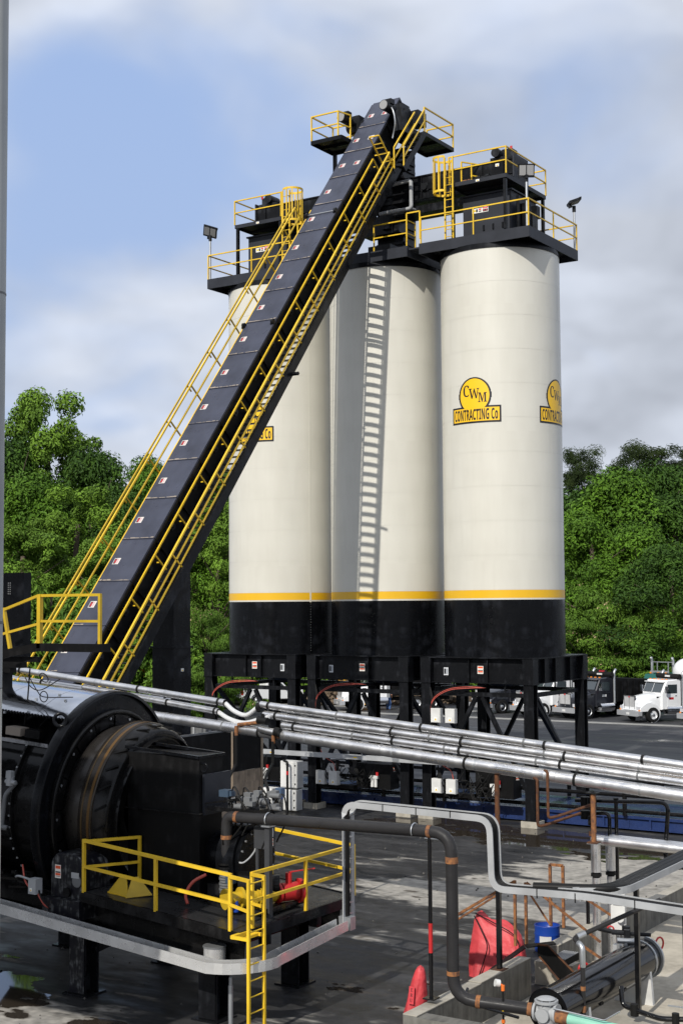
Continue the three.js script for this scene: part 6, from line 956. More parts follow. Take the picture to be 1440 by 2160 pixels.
function makeTruck(label, paint, o = {}) {
  const t = thing('dump_truck', label, 'truck'), W = 2.3;
  // hood: tapered box
  const hood = (() => { const g = new THREE.BoxGeometry(1, 1, 1, 4, 4, 4), p = g.attributes.position; for (let i = 0; i < p.count; i++) { const u = p.getZ(i) + 0.5, v = p.getY(i) + 0.5, s = p.getX(i); const w = lerp(1.95, 1.50, u), top = lerp(2.03, 1.72, Math.pow(u, 1.5)); const round = v > 0.9 ? 1 - 0.10 * Math.pow(Math.abs(s) * 2, 2) : 1; p.setXYZ(i, s * w * (v > 0.9 ? 0.92 : 1), lerp(0.85, top * round, v), lerp(-0.95, 1.12, u) - (v - 0.5) * 0.12 * u); } g.computeVertexNormals(); return g; })();
  const body = part('hood', hood, paint, t);
  part('grille', bx(0, 1.32, 1.11, 1.12, 0.92, 0.08), mat(C(0.50, 0.50, 0.50), 0.6, { metalness: 0.2, map: T.dirt }), t); part('grille_frame', [bx(-0.6, 1.32, 1.12, 0.06, 1.0, 0.1), bx(0.6, 1.32, 1.12, 0.06, 1.0, 0.1), bx(0, 1.82, 1.12, 1.26, 0.06, 0.1), bx(0, 1.32, 1.155, 0.05, 0.9, 0.03)], M.chrome, t); part('badge', new THREE.CylinderGeometry(0.06, 0.06, 0.03, 14).rotateX(Math.PI / 2).translate(0, 1.76, 1.18), M.red, t);
  part('bumper', [bx(0, 0.64, 1.28, 2.34, 0.36, 0.22), bx(-1.1, 0.64, 1.15, 0.2, 0.3, 0.35), bx(1.1, 0.64, 1.15, 0.2, 0.3, 0.35)], o.bumper || M.bumper, t); part('number_plate', bx(0.1, 0.62, 1.4, 0.32, 0.16, 0.015), M.white, t);
  for (const s of [-1, 1]) {
    part('fender', new THREE.CylinderGeometry(0.66, 0.66, 0.5, 20, 1, false, -0.2, Math.PI + 0.4).rotateZ(Math.PI / 2).rotateX(-Math.PI / 2 + 0.0).rotateX(Math.PI / 2 - Math.PI / 2).translate(s * 0.92, 0.62, 0.05), paint, t);
    part('fender_nose', prof([[0.1, 0.8], [0.1, 1.42], [0.6, 1.32], [1.05, 1.02], [1.1, 0.78]], 0.46, s * 0.93, 0.04), paint, t);
    part('headlight', bx(s * 0.95, 1.0, 1.09, 0.34, 0.22, 0.1), M.lens, t); part('marker', bx(s * 1.08, 0.86, 1.12, 0.14, 0.08, 0.08), M.amber, t);
    part('mirror', [bx(s * 1.42, 2.25, -1.0, 0.2, 0.48, 0.12), bar(X3(s * 1.1, 2.4, -1.1), X3(s * 1.4, 2.4, -1.0), 0.03)], o.mirror || M.chrome, t);
    part('side_window', bx(s * 1.13, 2.28, -1.72, 0.03, 0.62, 0.80), M.glass, t); const d = part('door', bx(s * 1.122, 1.65, -1.72, 0.02, 1.25, 0.86), paint, t); part('handle', bx(s * 1.14, 1.8, -2.02, 0.03, 0.05, 0.14), M.chrome, d); part('door_letters', bx(s * 1.136, 1.62, -1.62, 0.005, 0.16, 0.4), o.letter || M.red, d);
    part('fuel_tank', rod(X3(s * 1.0, 0.78, -1.2), X3(s * 1.0, 0.78, -2.5), 0.32, 20), M.chrome, t); part('step', bx(s * 1.05, 0.5, -1.7, 0.3, 0.05, 1.2), M.galv, t);
    part('exhaust_stack', tube([X3(s * 1.12, 1.0, -2.62), X3(s * 1.12, 3.3, -2.62), X3(s * 1.12, 3.5, -2.8)], 0.09, 0.12, 12), M.galv, t);
    wheel(t, s * 1.03, 0, 0.53, 0.36); for (const z of [-4.9, -6.25]) wheel(t, s * 0.98, z, 0.53, 0.5);
    part('air_vent', bx(s * 0.93, 1.72, -0.7, 0.03, 0.10, 0.4), M.deep, t);
  }
  part('cab', prof([[-0.88, 0.9], [-0.88, 2.0], [-1.22, 2.72], [-1.34, 2.84], [-2.45, 2.90], [-2.45, 0.9]], 2.24, 0, 0.06), paint, t);
  part('windshield', bar(X3(0, 2.06, -0.80), X3(0, 2.70, -1.115), 1.94, 0.03), M.glass, t); part('windshield_post', bar(X3(0, 2.06, -0.785), X3(0, 2.70, -1.10), 0.03, 0.02), paint, t);
  part('visor', bar(X3(0, 2.76, -0.98), X3(0, 2.80, -1.35), 2.1, 0.05), paint, t); for (const x of [-0.9, -0.45, 0, 0.45, 0.9]) part('roof_light', bx(x, 2.93, -1.4, 0.12, 0.07, 0.1), M.amber, t);
  part('chassis', [bx(0, 0.85, -4, 0.9, 0.25, 7.6)], M.rubber, t);
  // dump body with ribs and the rolled tarp
  part('dump_body', prof([[-2.9, 1.15], [-2.75, 2.85], [-7.6, 2.55], [-7.9, 1.15]], 2.36, 0, 0.04), o.box || M.deep, t); for (const s of [-1, 1]) for (let i = 0; i < 8; i++) part('body_rib', bx(s * 1.2, 1.9, -3.3 - i * 0.6, 0.08, 1.4, 0.10), o.box || M.deep, t);
  part('cab_guard', bx(0, 2.98, -2.55, 2.3, 0.06, 0.8), M.deep, t); part('tarp_roll', [rod(X3(-1.25, 3.14, -2.3), X3(1.25, 3.14, -2.3), 0.17, 14)], M.rubber, t); part('roll_tag', bx(0.1, 3.14, -2.12, 0.55, 0.12, 0.02), M.white, t);
  return t;
}
const yawT = -0.46;
const wt = makeTruck('white dump truck at right with chrome grille and black tarp roll', M.truckwhite); place(wt, -5.7, 0, -44.2, yawT - 0.1);
const bt = makeTruck('black dump truck with big chrome grille parked left of the white one', M.truckblack, { letter: M.white }); place(bt, -10.9, 0, -44.7, yawT + 0.02);
part('red_sign', plate(X3(0.3, 3.36, -2.15), X3(0, 0, 1), 1.1, 0.2), canvasMat(160, 32, (x, w, h) => { x.fillStyle = '#16171b'; x.fillRect(0, 0, w, h); x.fillStyle = '#e02936'; x.font = 'italic bold 28px sans-serif'; x.textAlign = 'center'; x.fillText('ROSBY', w / 2, 26); }), bt, { keepUV: true });
copy(wt, 'white dump truck half hidden behind the right silo legs', -14.3, 0, -44.6, yawT - 0.05);
copy(bt, 'black dump truck seen between the right silo legs, furthest left of the row', -18.6, 0, -46.3, yawT + 0.05);
copy(bt, 'dark truck cut off by the right picture edge', -0.9, 0, -43.0, yawT - 0.1);
copy(wt, 'white truck behind the middle silo frame beside the standing man', -29.6, 0, -43.7, -0.78);
{ // tanker behind the white truck
  const t = thing('tanker_truck', 'tanker with rounded silver white tank and dark green cab roof behind the white truck', 'truck', V(0, 0, 0)); BASE.set(t, X3(0, 0, 0));
  part('tank', [new THREE.CapsuleGeometry(1.15, 6, 12, 32).rotateX(Math.PI / 2).translate(-0.75, 2.8, -4.0)], M.truckwhite, t); part('cab', prof([[0.9, 0.9], [0.9, 2.0], [0.5, 2.6], [-1.0, 2.7], [-1.0, 0.9]], 2.2, -2.6, 0.06), mat(C(0.01, 0.09, 0.075), 0.3), t); part('light_bar', [bx(-2.6, 2.85, 0.1, 1.6, 0.14, 0.2), bx(-2.6, 3.6, -0.4, 2.0, 0.06, 0.1), bx(-3.1, 3.15, -0.4, 0.06, 0.9, 0.06), bx(-2.1, 3.15, -0.4, 0.06, 0.9, 0.06)], M.galv, t); for (const x of [-3.9, -1.95]) part('exhaust_stack', tube([X3(x, 1.4, -0.9), X3(x, 3.7, -0.9), X3(x, 3.95, -0.75)], 0.11, 0.14, 12), M.galv, t); part('skid', bx(0, 1.1, -4.5, 2, 0.5, 8), M.deep, t); part('rear_board', bx(0.2, 1.55, -0.45, 1.2, 0.2, 0.1), M.red, t); for (const s of [-1, 1]) for (const z of [-2, -6, -7.2]) wheel(t, s * 1.0, z, 0.5, 0.4); for (const s of [-1, 1]) wheel(t, -2.6 + s * 0.95, 0, 0.5, 0.35);
  for (const x of [-3.3, -2.6, -1.9]) part('roof_light', bx(x, 2.76, 0.3, 0.14, 0.1, 0.1), M.amber, t);
  place(t, -6.7, 0, -57.0, -0.2);
}
{ // white pickup, seen from behind
  const t = thing('pickup_truck', 'white pickup truck seen from the tail through the left silo frame', 'pickup truck'), P = M.truckwhite;
  part('bed', prof([[-3.0, 0.55], [-3.0, 1.38], [-0.75, 1.42], [-0.75, 0.55]], 1.95, 0, 0.05), P, t); part('front', prof([[-0.75, 0.5], [-0.75, 1.35], [1.0, 1.28], [2.4, 1.15], [2.5, 0.5]], 1.95, 0, 0.05), P, t);
  part('cabin', prof([[-0.9, 1.3], [-0.75, 1.88], [0.5, 1.90], [1.15, 1.28]], 1.7, 0, 0.06), P, t); part('rear_window', bar(X3(0, 1.42, -0.90), X3(0, 1.82, -0.80), 1.4, 0.02), M.glass, t); for (const s of [-1, 1]) { part('side_window', prof([[-0.7, 1.42], [-0.6, 1.80], [0.45, 1.82], [0.95, 1.36]], 0.02, s * 0.86, 0), M.glass, t); part('tail_light', bx(s * 0.9, 1.12, -3.02, 0.22, 0.42, 0.12), M.red, t); wheel(t, s * 0.85, -1.75, 0.42, 0.28); wheel(t, s * 0.85, 1.55, 0.42, 0.28); part('wheel_arch', new THREE.TorusGeometry(0.47, 0.05, 6, 16, Math.PI).rotateY(Math.PI / 2).translate(s * 0.97, 0.44, -1.75), M.deep, t); part('mirror', bx(s * 1.1, 1.4, 0.8, 0.2, 0.2, 0.1), P, t); }
  part('tailgate', bx(0, 1.02, -3.02, 1.5, 0.62, 0.05), P, t); part('rear_bumper', bx(0, 0.52, -3.08, 1.9, 0.18, 0.18), M.chrome, t); part('tailgate_handle', bx(-0.55, 1.2, -3.05, 0.12, 0.1, 0.03), M.deep, t); part('tailgate_handle', bx(-0.55, 1.02, -3.05, 0.12, 0.07, 0.03), M.deep, t);
  part('badge_text', plate(X3(0.98, 1.2, -2.3), X3(1, 0, 0), 0.5, 0.1), canvasMat(64, 14, (x, w, h) => { x.fillStyle = '#e8e8e8'; x.fillRect(0, 0, w, h); x.fillStyle = '#333'; x.fillRect(4, 4, 52, 6); }), t, { keepUV: true });
  place(t, -39.4, 0, -46.2, 2.55);
}
function loader(label, txt) {
  const t = thing('wheel_loader', label, 'wheel loader'), P = M.catyellow;
  part('engine_hood', prof([[-2.8, 1.0], [-2.8, 2.4], [-0.6, 2.75], [-0.6, 1.0]], 2.0, 0, 0.06), P, t); part('cab', prof([[-0.6, 1.4], [-0.6, 3.2], [0.7, 3.2], [1.0, 1.4]], 1.6, 0, 0.05), M.glass, t); part('cab_roof', bx(0.0, 3.28, 0.05, 1.8, 0.14, 1.7), P, t); part('boom', prof([[0.6, 1.6], [1.2, 2.3], [3.2, 1.2], [3.0, 0.8], [1.2, 1.6]], 0.9, 0, 0.04), P, t); part('bucket', prof([[3.0, 0.2], [3.0, 1.5], [3.5, 1.4], [3.3, 0.6], [4.2, 0.15]], 2.8, 0, 0.03), P, t); part('exhaust', rod(X3(0.4, 2.6, -1.6), X3(0.4, 3.4, -1.6), 0.1), M.rubber, t); part('air_filter', [rod(X3(-0.4, 2.5, -1.6), X3(-0.4, 3.1, -1.6), 0.22, 14)], M.white, t);
  part('dark_stripe', [bx(1.005, 2.05, -1.7, 0.02, 0.28, 2.1), bx(-1.005, 2.05, -1.7, 0.02, 0.28, 2.1)], M.rubber, t); for (const s of [-1, 1]) for (const z of [-1.8, 1.8]) wheel(t, s * 1.05, z, 0.8, 0.6);
  if (txt) part('maker_letters', plate(X3(1.02, 2.05, -1.5), X3(1, 0, 0), 0.9, 0.3), canvasMat(96, 32, (x, w, h) => { x.fillStyle = '#15161a'; x.fillRect(0, 0, w, h); x.fillStyle = '#f2f2ee'; x.font = 'bold 30px sans-serif'; x.textAlign = 'center'; x.fillText(txt, w / 2, 27); }), t, { keepUV: true });
  return t;
}
const ld = loader('yellow wheel loader left of the left silo frame, dark stripe on its hood', 'CAT'); place(ld, -46.9, 0, -49.0, 1.0 + Math.PI);
copy(ld, 'yellow loader behind the white pickup truck', -42.6, 0, -54.5, 1.35); copy(ld, 'yellow machine glimpsed between the left and middle silo frames', -33.6, 0, -50.5, 2.2);
{ const t = thing('boom_machine', 'yellow machine mast and boom standing left of the square black column', 'machine'); part('mast', [bar(X3(0, 1.0, 0), X3(-0.15, 5.1, 0), 0.35), bar(X3(0, 3.2, 0), X3(1.6, 3.35, 0), 0.3), bar(X3(-0.9, 2.4, 0), X3(1.8, 2.5, 0), 0.5, 0.9)], M.catyellow, t); part('body', [bx(0.3, 1.6, -0.2, 3.4, 1.4, 1.8)], M.catyellow, t); for (const s of [-1, 1]) wheel(t, s * 1.2, 0.6, 0.6, 0.4); const p = at(294, 1440, 121); place(t, p.x, 0, p.z, 0.4); }
// ---------------------------------------------------------------- man by the white truck
{
  const t = thing('person', 'man seen from behind in navy shirt with reflective bands and blue jeans', 'person');
  function field(bones, N, half, cy, k = 0.05) { // tapered capsules joined by a smooth minimum
    const mc = new MarchingCubes(N, new THREE.MeshBasicMaterial(), false, false, 120000); const f = mc.field, c = new THREE.Vector3();
    for (let z = 0; z < N; z++) for (let y = 0; y < N; y++) for (let x = 0; x < N; x++) {
      c.set((x / N * 2 - 1) * half, (y / N * 2 - 1) * half + cy, (z / N * 2 - 1) * half); let s = 0;
      for (const [A, B_, r0, r1] of bones) { const ax = B_[0] - A[0], ay = B_[1] - A[1], az = B_[2] - A[2], L2 = ax * ax + ay * ay + az * az || 1e-6; let h = ((c.x - A[0]) * ax + (c.y - A[1]) * ay + (c.z - A[2]) * az) / L2; h = Math.min(1, Math.max(0, h)); const d = Math.hypot(c.x - A[0] - h * ax, c.y - A[1] - h * ay, c.z - A[2] - h * az) - lerp(r0, r1, h); s += Math.exp(-d / k); }
      f[x + y * N + z * N * N] = Math.log(Math.max(s, 1e-30)) * k;
    }
    mc.isolation = 0; mc.update(); const n = mc.count ?? mc.geometry.drawRange.count; const g = new THREE.BufferGeometry(); const p = Array.from(mc.positionArray.slice(0, n * 3)); for (let i = 0; i < n; i++) { p[3 * i] *= half; p[3 * i + 1] = p[3 * i + 1] * half + cy; p[3 * i + 2] *= half; }
    g.setAttribute('position', new THREE.Float32BufferAttribute(p, 3)); g.computeVertexNormals(); g.setAttribute('normal', new THREE.Float32BufferAttribute(Array.from(mc.normalArray.slice(0, n * 3)), 3)); g.computeVertexNormals(); return g;
  }
  // +z is the way he faces; he stands legs apart, leaning forward, hands on hips
  const hip = 0.92, legs = [-1, 1].flatMap(s => [[[s * 0.10, hip, 0], [s * 0.16, 0.50, 0.03], 0.105, 0.075], [[s * 0.16, 0.50, 0.03], [s * 0.19, 0.09, -0.02], 0.075, 0.055]]);
  const torso = [[[0, 0.95, 0], [0, 1.15, 0.06], 0.15, 0.15], [[0, 1.15, 0.06], [0, 1.36, 0.16], 0.16, 0.15], [[-0.15, 1.38, 0.17], [0.15, 1.38, 0.17], 0.09, 0.09]], up = [-1, 1].map(s => [[s * 0.21, 1.37, 0.17], [s * 0.36, 1.13, 0.06], 0.065, 0.05]), fore = [-1, 1].flatMap(s => [[[s * 0.36, 1.13, 0.06], [s * 0.23, 0.97, 0.13], 0.042, 0.032], [[s * 0.23, 0.97, 0.13], [s * 0.15, 0.94, 0.17], 0.036, 0.028], [[s * 0.16, 0.95, 0.17], [s * 0.10, 0.92, 0.20], 0.012, 0.009], [[s * 0.17, 0.93, 0.17], [s * 0.11, 0.89, 0.19], 0.012, 0.009], [[s * 0.2, 0.95, 0.14], [s * 0.17, 0.91, 0.08], 0.012, 0.010]]);
  const head = [[[0, 1.40, 0.18], [0, 1.50, 0.22], 0.055, 0.055], [[0, 1.57, 0.25], [0, 1.63, 0.27], 0.085, 0.095], [[0, 1.55, 0.33], [0, 1.53, 0.33], 0.035, 0.03], [[0, 1.59, 0.36], [0, 1.575, 0.37], 0.014, 0.012], [[-0.09, 1.6, 0.26], [-0.095, 1.58, 0.26], 0.018, 0.014], [[0.09, 1.6, 0.26], [0.095, 1.58, 0.26], 0.018, 0.014]];
  const skin = mat(C(0.42, 0.22, 0.14), 0.6);
  const body = part('body', field([...legs, ...torso, ...up, ...fore, ...head], 84, 0.95, 0.88, 0.018), skin, t);
  part('jeans', field([...legs.map(([a, b, r, q]) => [a, b, r + 0.022, q + 0.024]), [[0, 0.93, 0], [0, 0.98, 0], 0.165, 0.16]], 64, 0.75, 0.55, 0.02), mat(C(0.045, 0.10, 0.24), 0.8), t);
  part('shirt', field([...torso.map(([a, b, r, q]) => [a, b, r + 0.022, q + 0.022]), ...up.map(([a, b, r, q]) => [a, [lerp(a[0], b[0], 0.8), lerp(a[1], b[1], 0.8), lerp(a[2], b[2], 0.8)], r + 0.022, q + 0.03])], 64, 0.6, 1.15, 0.025), mat(C(0.012, 0.018, 0.045), 0.8), t);
  const hv = mat(C(0.55, 0.75, 0.06), 0.6);
  part('reflective_band', [bar(X3(-0.19, 1.375, 0.02), X3(0.19, 1.375, 0.02), 0.06, 0.035, X3(0, 0, 1)), rod(X3(-0.30, 1.25, 0.115), X3(-0.335, 1.195, 0.09), 0.095, 14), rod(X3(0.30, 1.25, 0.115), X3(0.335, 1.195, 0.09), 0.095, 14), bar(X3(-0.14, 1.40, 0.03), X3(-0.12, 1.47, 0.14), 0.04), bar(X3(0.14, 1.40, 0.03), X3(0.12, 1.47, 0.14), 0.04)], hv, t);
  part('cap', [new THREE.SphereGeometry(0.105, 18, 10, 0, 6.283, 0, 1.65).scale(1, 0.95, 1.1).rotateX(0.25).translate(0, 1.625, 0.27), new THREE.CylinderGeometry(0.09, 0.09, 0.015, 16, 1, false, -1.2, 2.4).translate(0, 1.62, 0.36)], M.deep, t);
  for (const s of [-1, 1]) part('boot', new THREE.CapsuleGeometry(0.05, 0.15, 6, 12).rotateX(Math.PI / 2).translate(s * 0.19, 0.05, 0.04), M.bark, t);
  place(t, -27.2, 0.011, -45.1, Math.PI - 0.5, 1.06);
}

// ---------------------------------------------------------------- trees and undergrowth
const leafMat = new THREE.MeshPhysicalMaterial({ color: C(1, 1, 1), roughness: 0.6, specularIntensity: 0.3, metalness: 0, side: THREE.DoubleSide, vertexColors: true });
function leafGeo(blobs, n, o) { // leaves scattered through the shells of many small clumps
  const r = rng(o.seed), P = new Float32Array(n * 6 * 3), Cc = new Float32Array(n * 6 * 3), w = blobs.map(b => b.r * b.r * (b.k ?? 1)), tot = w.reduce((a, b) => a + b, 0);
  let bi = 0, acc = w[0] / tot; const u = X3(), v = X3(), nn = X3(), c = X3();
  for (let i = 0; i < n; i++) {
    while (i / n > acc && bi < blobs.length - 1) acc += w[++bi] / tot;
    const b = blobs[bi]; let x, y, z, d; do { x = r() * 2 - 1; y = r() * 2 - 1; z = r() * 2 - 1; d = x * x + y * y + z * z; } while (d > 1 || d < 0.05 || (y < -0.25 && r() < 0.6));
    d = Math.sqrt(d); const rad = ((o.fz ?? 0.45) + (o.fw ?? 0.72) * Math.pow(r(), 0.7)) / d * (0.93 + 0.25 * fbm(x * 2 + b.x, y * 2 + b.y, z * 2, 2));
    c.set(b.x + x * rad * b.r, b.y + y * rad * b.r * (b.flat ?? 0.85), b.z + z * rad * b.r);
    nn.set(x / d + (r() - 0.5) * 1.6, y / d + 0.35 + (r() - 0.5) * 1.2, z / d + (r() - 0.5) * 1.6).normalize();
    u.set(r() - 0.5, r() - 0.5 - (o.droop ?? 0.3), r() - 0.5).cross(nn).normalize(); v.crossVectors(nn, u);
    const s = o.leaf * (0.6 + r() * 0.8), wd = s * (o.ratio ?? 0.42), lift = s * 0.18;
    const q = [c.clone().addScaledVector(v, s), c.clone().addScaledVector(u, wd).addScaledVector(nn, lift), c.clone().addScaledVector(v, -s), c.clone().addScaledVector(u, -wd).addScaledVector(nn, lift)];
    const tri = [q[0], q[1], q[2], q[0], q[2], q[3]]; const t = b.t * 0.6 + r() * 0.4, col = [lerp(o.c0[0], o.c1[0], t), lerp(o.c0[1], o.c1[1], t), lerp(o.c0[2], o.c1[2], t)];
    tri.forEach((p, k) => { const j = (i * 6 + k) * 3; P[j] = p.x; P[j + 1] = p.y; P[j + 2] = p.z; Cc[j] = col[0]; Cc[j + 1] = col[1]; Cc[j + 2] = col[2]; });
  }
  const g = new THREE.BufferGeometry(); g.setAttribute('position', new THREE.BufferAttribute(P, 3)); g.setAttribute('color', new THREE.BufferAttribute(Cc, 3)); g.computeVertexNormals(); return g;
}
function leafMesh(name, g, parent) { const m = new THREE.Mesh(g, leafMat); m.name = name; m.castShadow = m.receiveShadow = true; if (parent) parent.add(m); return m; }
function limbs(r, H, R, y0, n, rad) { const gs = [sweep(smooth([X3(0, 0, 0), X3(R * 0.03, H * 0.35, -R * 0.02), X3(-R * 0.03, H * 0.7, R * 0.03), X3(0, H * 0.95, 0)], 12), rad, 8)]; for (let i = 0; i < n; i++) { const q = r() * 6.28, y = lerp(y0, H * 0.8, r()); gs.push(rod(X3(0, y, 0), X3(Math.cos(q) * R * 0.75, y + H * 0.12 + r() * H * 0.12, Math.sin(q) * R * 0.75), rad * 0.45, 6, rad * 0.12)); } return gs; }
function makeTree(kind, seed) {
  const r = rng(seed), t = new THREE.Group(), bl = [];
  const add = (x, y, z, rr, k = {}) => bl.push(Object.assign({ x, y, z, r: rr, t: r() }, k));
  let o, n, H = 18, R = 6;
  if (kind === 'broad') { // rounded crown of many clumps, open near the outline
    H = 18; R = 6.2; for (let i = 0; i < 95; i++) { const q = r() * 6.283, v = r(), h = lerp(0.10, 1, v), prof_ = Math.sin(Math.PI * Math.pow(h, 0.85)) * 0.92 + 0.16, rr = R * prof_ * Math.sqrt(0.25 + 0.75 * r()); add(Math.cos(q) * rr * 0.9, h * H * 0.94, Math.sin(q) * rr * 0.9, 0.9 + r() * 1.15); } n = 42000; o = { leaf: 0.185, c0: [0.0289, 0.0680, 0.0084], c1: [0.1236, 0.2477, 0.0196] };
  } else if (kind === 'airy') { // taller, looser, light
    H = 19; R = 5.2; for (let i = 0; i < 74; i++) { const q = r() * 6.283, h = Math.pow(r(), 0.72), rr = R * (0.3 + 0.8 * Math.sin(Math.PI * Math.min(1, h * 0.9 + 0.05))) * Math.sqrt(0.15 + 0.85 * r()); add(Math.cos(q) * rr, h * H, Math.sin(q) * rr, 0.5 + r() * 0.85); } n = 30000; o = { leaf: 0.175, c0: [0.0463, 0.0923, 0.0112], c1: [0.1649, 0.2914, 0.0308] };
  } else if (kind === 'dark') {
    H = 17; R = 6.4; for (let i = 0; i < 100; i++) { const q = r() * 6.283, h = lerp(0.05, 1, r()), rr = R * (Math.sin(Math.PI * Math.pow(h, 0.9)) * 0.9 + 0.18) * Math.sqrt(0.2 + 0.8 * r()); add(Math.cos(q) * rr, h * H * 0.95, Math.sin(q) * rr, 0.9 + r() * 1.1); } n = 42000; o = { leaf: 0.18, c0: [0.0144, 0.0369, 0.0069], c1: [0.0669, 0.1409, 0.0168] };
  } else if (kind === 'pine') { // dark tufts on thin limbs, sky between
    H = 20; R = 3.6; for (let i = 0; i < 130; i++) { const q = r() * 6.283, h = lerp(0.3, 1, Math.pow(r(), 0.75)), rr = R * (1.1 - h * 0.62) * Math.sqrt(r()); add(Math.cos(q) * rr, h * H, Math.sin(q) * rr, 0.30 + r() * 0.55, { flat: 0.75 }); } n = 26000; o = { leaf: 0.19, ratio: 0.12, fz: 0.1, fw: 1.45, c0: [0.0164, 0.0291, 0.0125], c1: [0.0619, 0.0923, 0.0279] };
  } else if (kind === 'mimosa') { // wide flat tiers
    H = 9; R = 6; for (let i = 0; i < 85; i++) { const q = r() * 6.283, h = r(), rr = R * Math.sqrt(1 - 0.75 * h * h) * Math.sqrt(0.15 + 0.85 * r()); add(Math.cos(q) * rr, 0.6 + h * H * 0.9, Math.sin(q) * rr, 0.8 + r() * 1.0, { flat: 0.42 }); } n = 36000; o = { leaf: 0.16, ratio: 0.3, droop: 0.6, c0: [0.0371, 0.0826, 0.0112], c1: [0.1340, 0.2429, 0.0279] };
  } else { // shrub
    H = 5; R = 3.2; for (let i = 0; i < 34; i++) { const q = r() * 6.283, h = r(), rr = R * Math.sqrt(1 - 0.7 * h * h) * Math.sqrt(r()); add(Math.cos(q) * rr, 0.3 + h * H * 0.85, Math.sin(q) * rr, 0.6 + r() * 0.7); } n = 15000; o = { leaf: 0.16, c0: [0.0391, 0.0874, 0.0112], c1: [0.1442, 0.2575, 0.0252] };
  }
  o.seed = seed + 1;
  const crown = leafMesh('crown', leafGeo(bl, n, o), t);
  part('trunk', limbs(r, H * 0.9, R, H * 0.15, kind === 'shrub' ? 5 : 12, kind === 'shrub' ? 0.07 : kind === 'pine' ? 0.17 : 0.24), M.bark, t);
  if (kind === 'mimosa') leafMesh('blossom', leafGeo(bl.filter((b, i) => i % 3 === 0).map(b => Object.assign({}, b, { y: b.y + 0.25, r: b.r * 1.02 })), 800, { seed: seed + 9, leaf: 0.10, ratio: 0.6, c0: [0.22, 0.17, 0.09], c1: [0.42, 0.31, 0.18] }), t).userData.kind = 'stuff';
  t.userData.H = H; return t;
}
const protos = {}; let ts = 0; for (const k of ['broad', 'airy', 'dark', 'pine', 'mimosa', 'shrub']) protos[k] = [makeTree(k, 100 + ts * 17), makeTree(k, 200 + ts * 31)], ts++;
const nm = { broad: 'broadleaf_tree', airy: 'broadleaf_tree', dark: 'broadleaf_tree', pine: 'pine_tree', mimosa: 'mimosa_tree', shrub: 'shrub' }, ct = { pine: 'pine tree', shrub: 'shrub' };
let ti = 0;
function tree(kind, px, top, Z, label, o = {}) {
  if (px > 1180 && Z < 118) Z = 121 + (Z - 105) * 0.4; // foot below pixel column px, crown top at row `top`
  const src = protos[kind][ti++ % 2], t = src.clone(); t.name = numbered(nm[kind]); const p = at(px, top, Z), H = src.userData.H, y0 = o.y0 ?? 0; const s = (p.y - y0) / H, w = o.w ? o.w : s;
  t.userData = { label, category: ct[kind] || 'tree' }; t.position.set(p.x, y0, p.z); t.rotation.y = ti * 2.4; t.scale.set(w, s, w); scene.add(t); return t;
}
// left side
tree('airy', 100, 848, 150, 'tallest tree at left, its light crown standing clear against the sky', { w: 1.35 });
tree('dark', 30, 920, 146, 'dark tree hugging the grey pole at the left edge', { w: 1.2 });
tree('dark', 196, 955, 142, 'dark round-shouldered tree right of the tallest one at left', { w: 1.05 });
tree('broad', 60, 1010, 136, 'green tree at left in front of the tallest tree', { w: 1.1 });
tree('airy', 165, 1045, 128, 'bright loose tree in the middle of the left wood', { w: 1.05 });
tree('broad', 318, 975, 150, 'tree whose top shows between the conveyor rails at left', { w: 0.95 });
tree('dark', 265, 1040, 140, 'dark tree close behind the left conveyor rails', { w: 0.9 });
tree('airy', 50, 1120, 118, 'pale green young tree behind the yellow platform rail', { w: 0.9 });
tree('airy', 230, 1150, 116, 'thin-stemmed light tree behind the lower conveyor', { w: 0.8 });
tree('shrub', 110, 1215, 112, 'leafy thicket right of the black cabinet', { w: 1.5 }); tree('shrub', 190, 1260, 110, 'low shrub between platform rail and conveyor foot', { w: 1.4 }); tree('shrub', 290, 1250, 112, 'shrub behind the conveyor stair near its foot', { w: 1.4 });
tree('dark', 470, 990, 138, 'dark tree rising left behind the left silo', { w: 1.0 });
tree('broad', 410, 1090, 124, 'tree filling the gap between conveyor stair and left silo', { w: 0.85 });
tree('airy', 460, 1075, 120, 'light green tree against the edge of the left silo', { w: 0.8 });
tree('mimosa', 440, 1290, 106, 'flat-topped flowering mimosa left of the left silo frame', { w: 0.55 });
tree('shrub', 405, 1330, 106, 'shrub behind the yellow wheel loader', { w: 1.1 });
// behind the silos, seen below the girders
tree('shrub', 560, 1330, 124, 'shrub seen through the left silo frame', { w: 1.4 }); tree('shrub', 630, 1340, 122, 'shrub in the gap between left and middle silo frames', { w: 1.3 }); tree('shrub', 720, 1400, 130, 'weedy pale shrub left of the white truck nose', { w: 1.2 }); tree('shrub', 690, 1390, 128, 'low bush in the left half of the middle frame', { w: 1.3 });
tree('shrub', 900, 1360, 128, 'bush between the middle and right silo frames', { w: 1.4 }); tree('shrub', 1010, 1370, 128, 'bush behind the right silo frame', { w: 1.5 }); tree('shrub', 800, 1370, 128, 'bush behind the white truck with the man', { w: 1.5 });
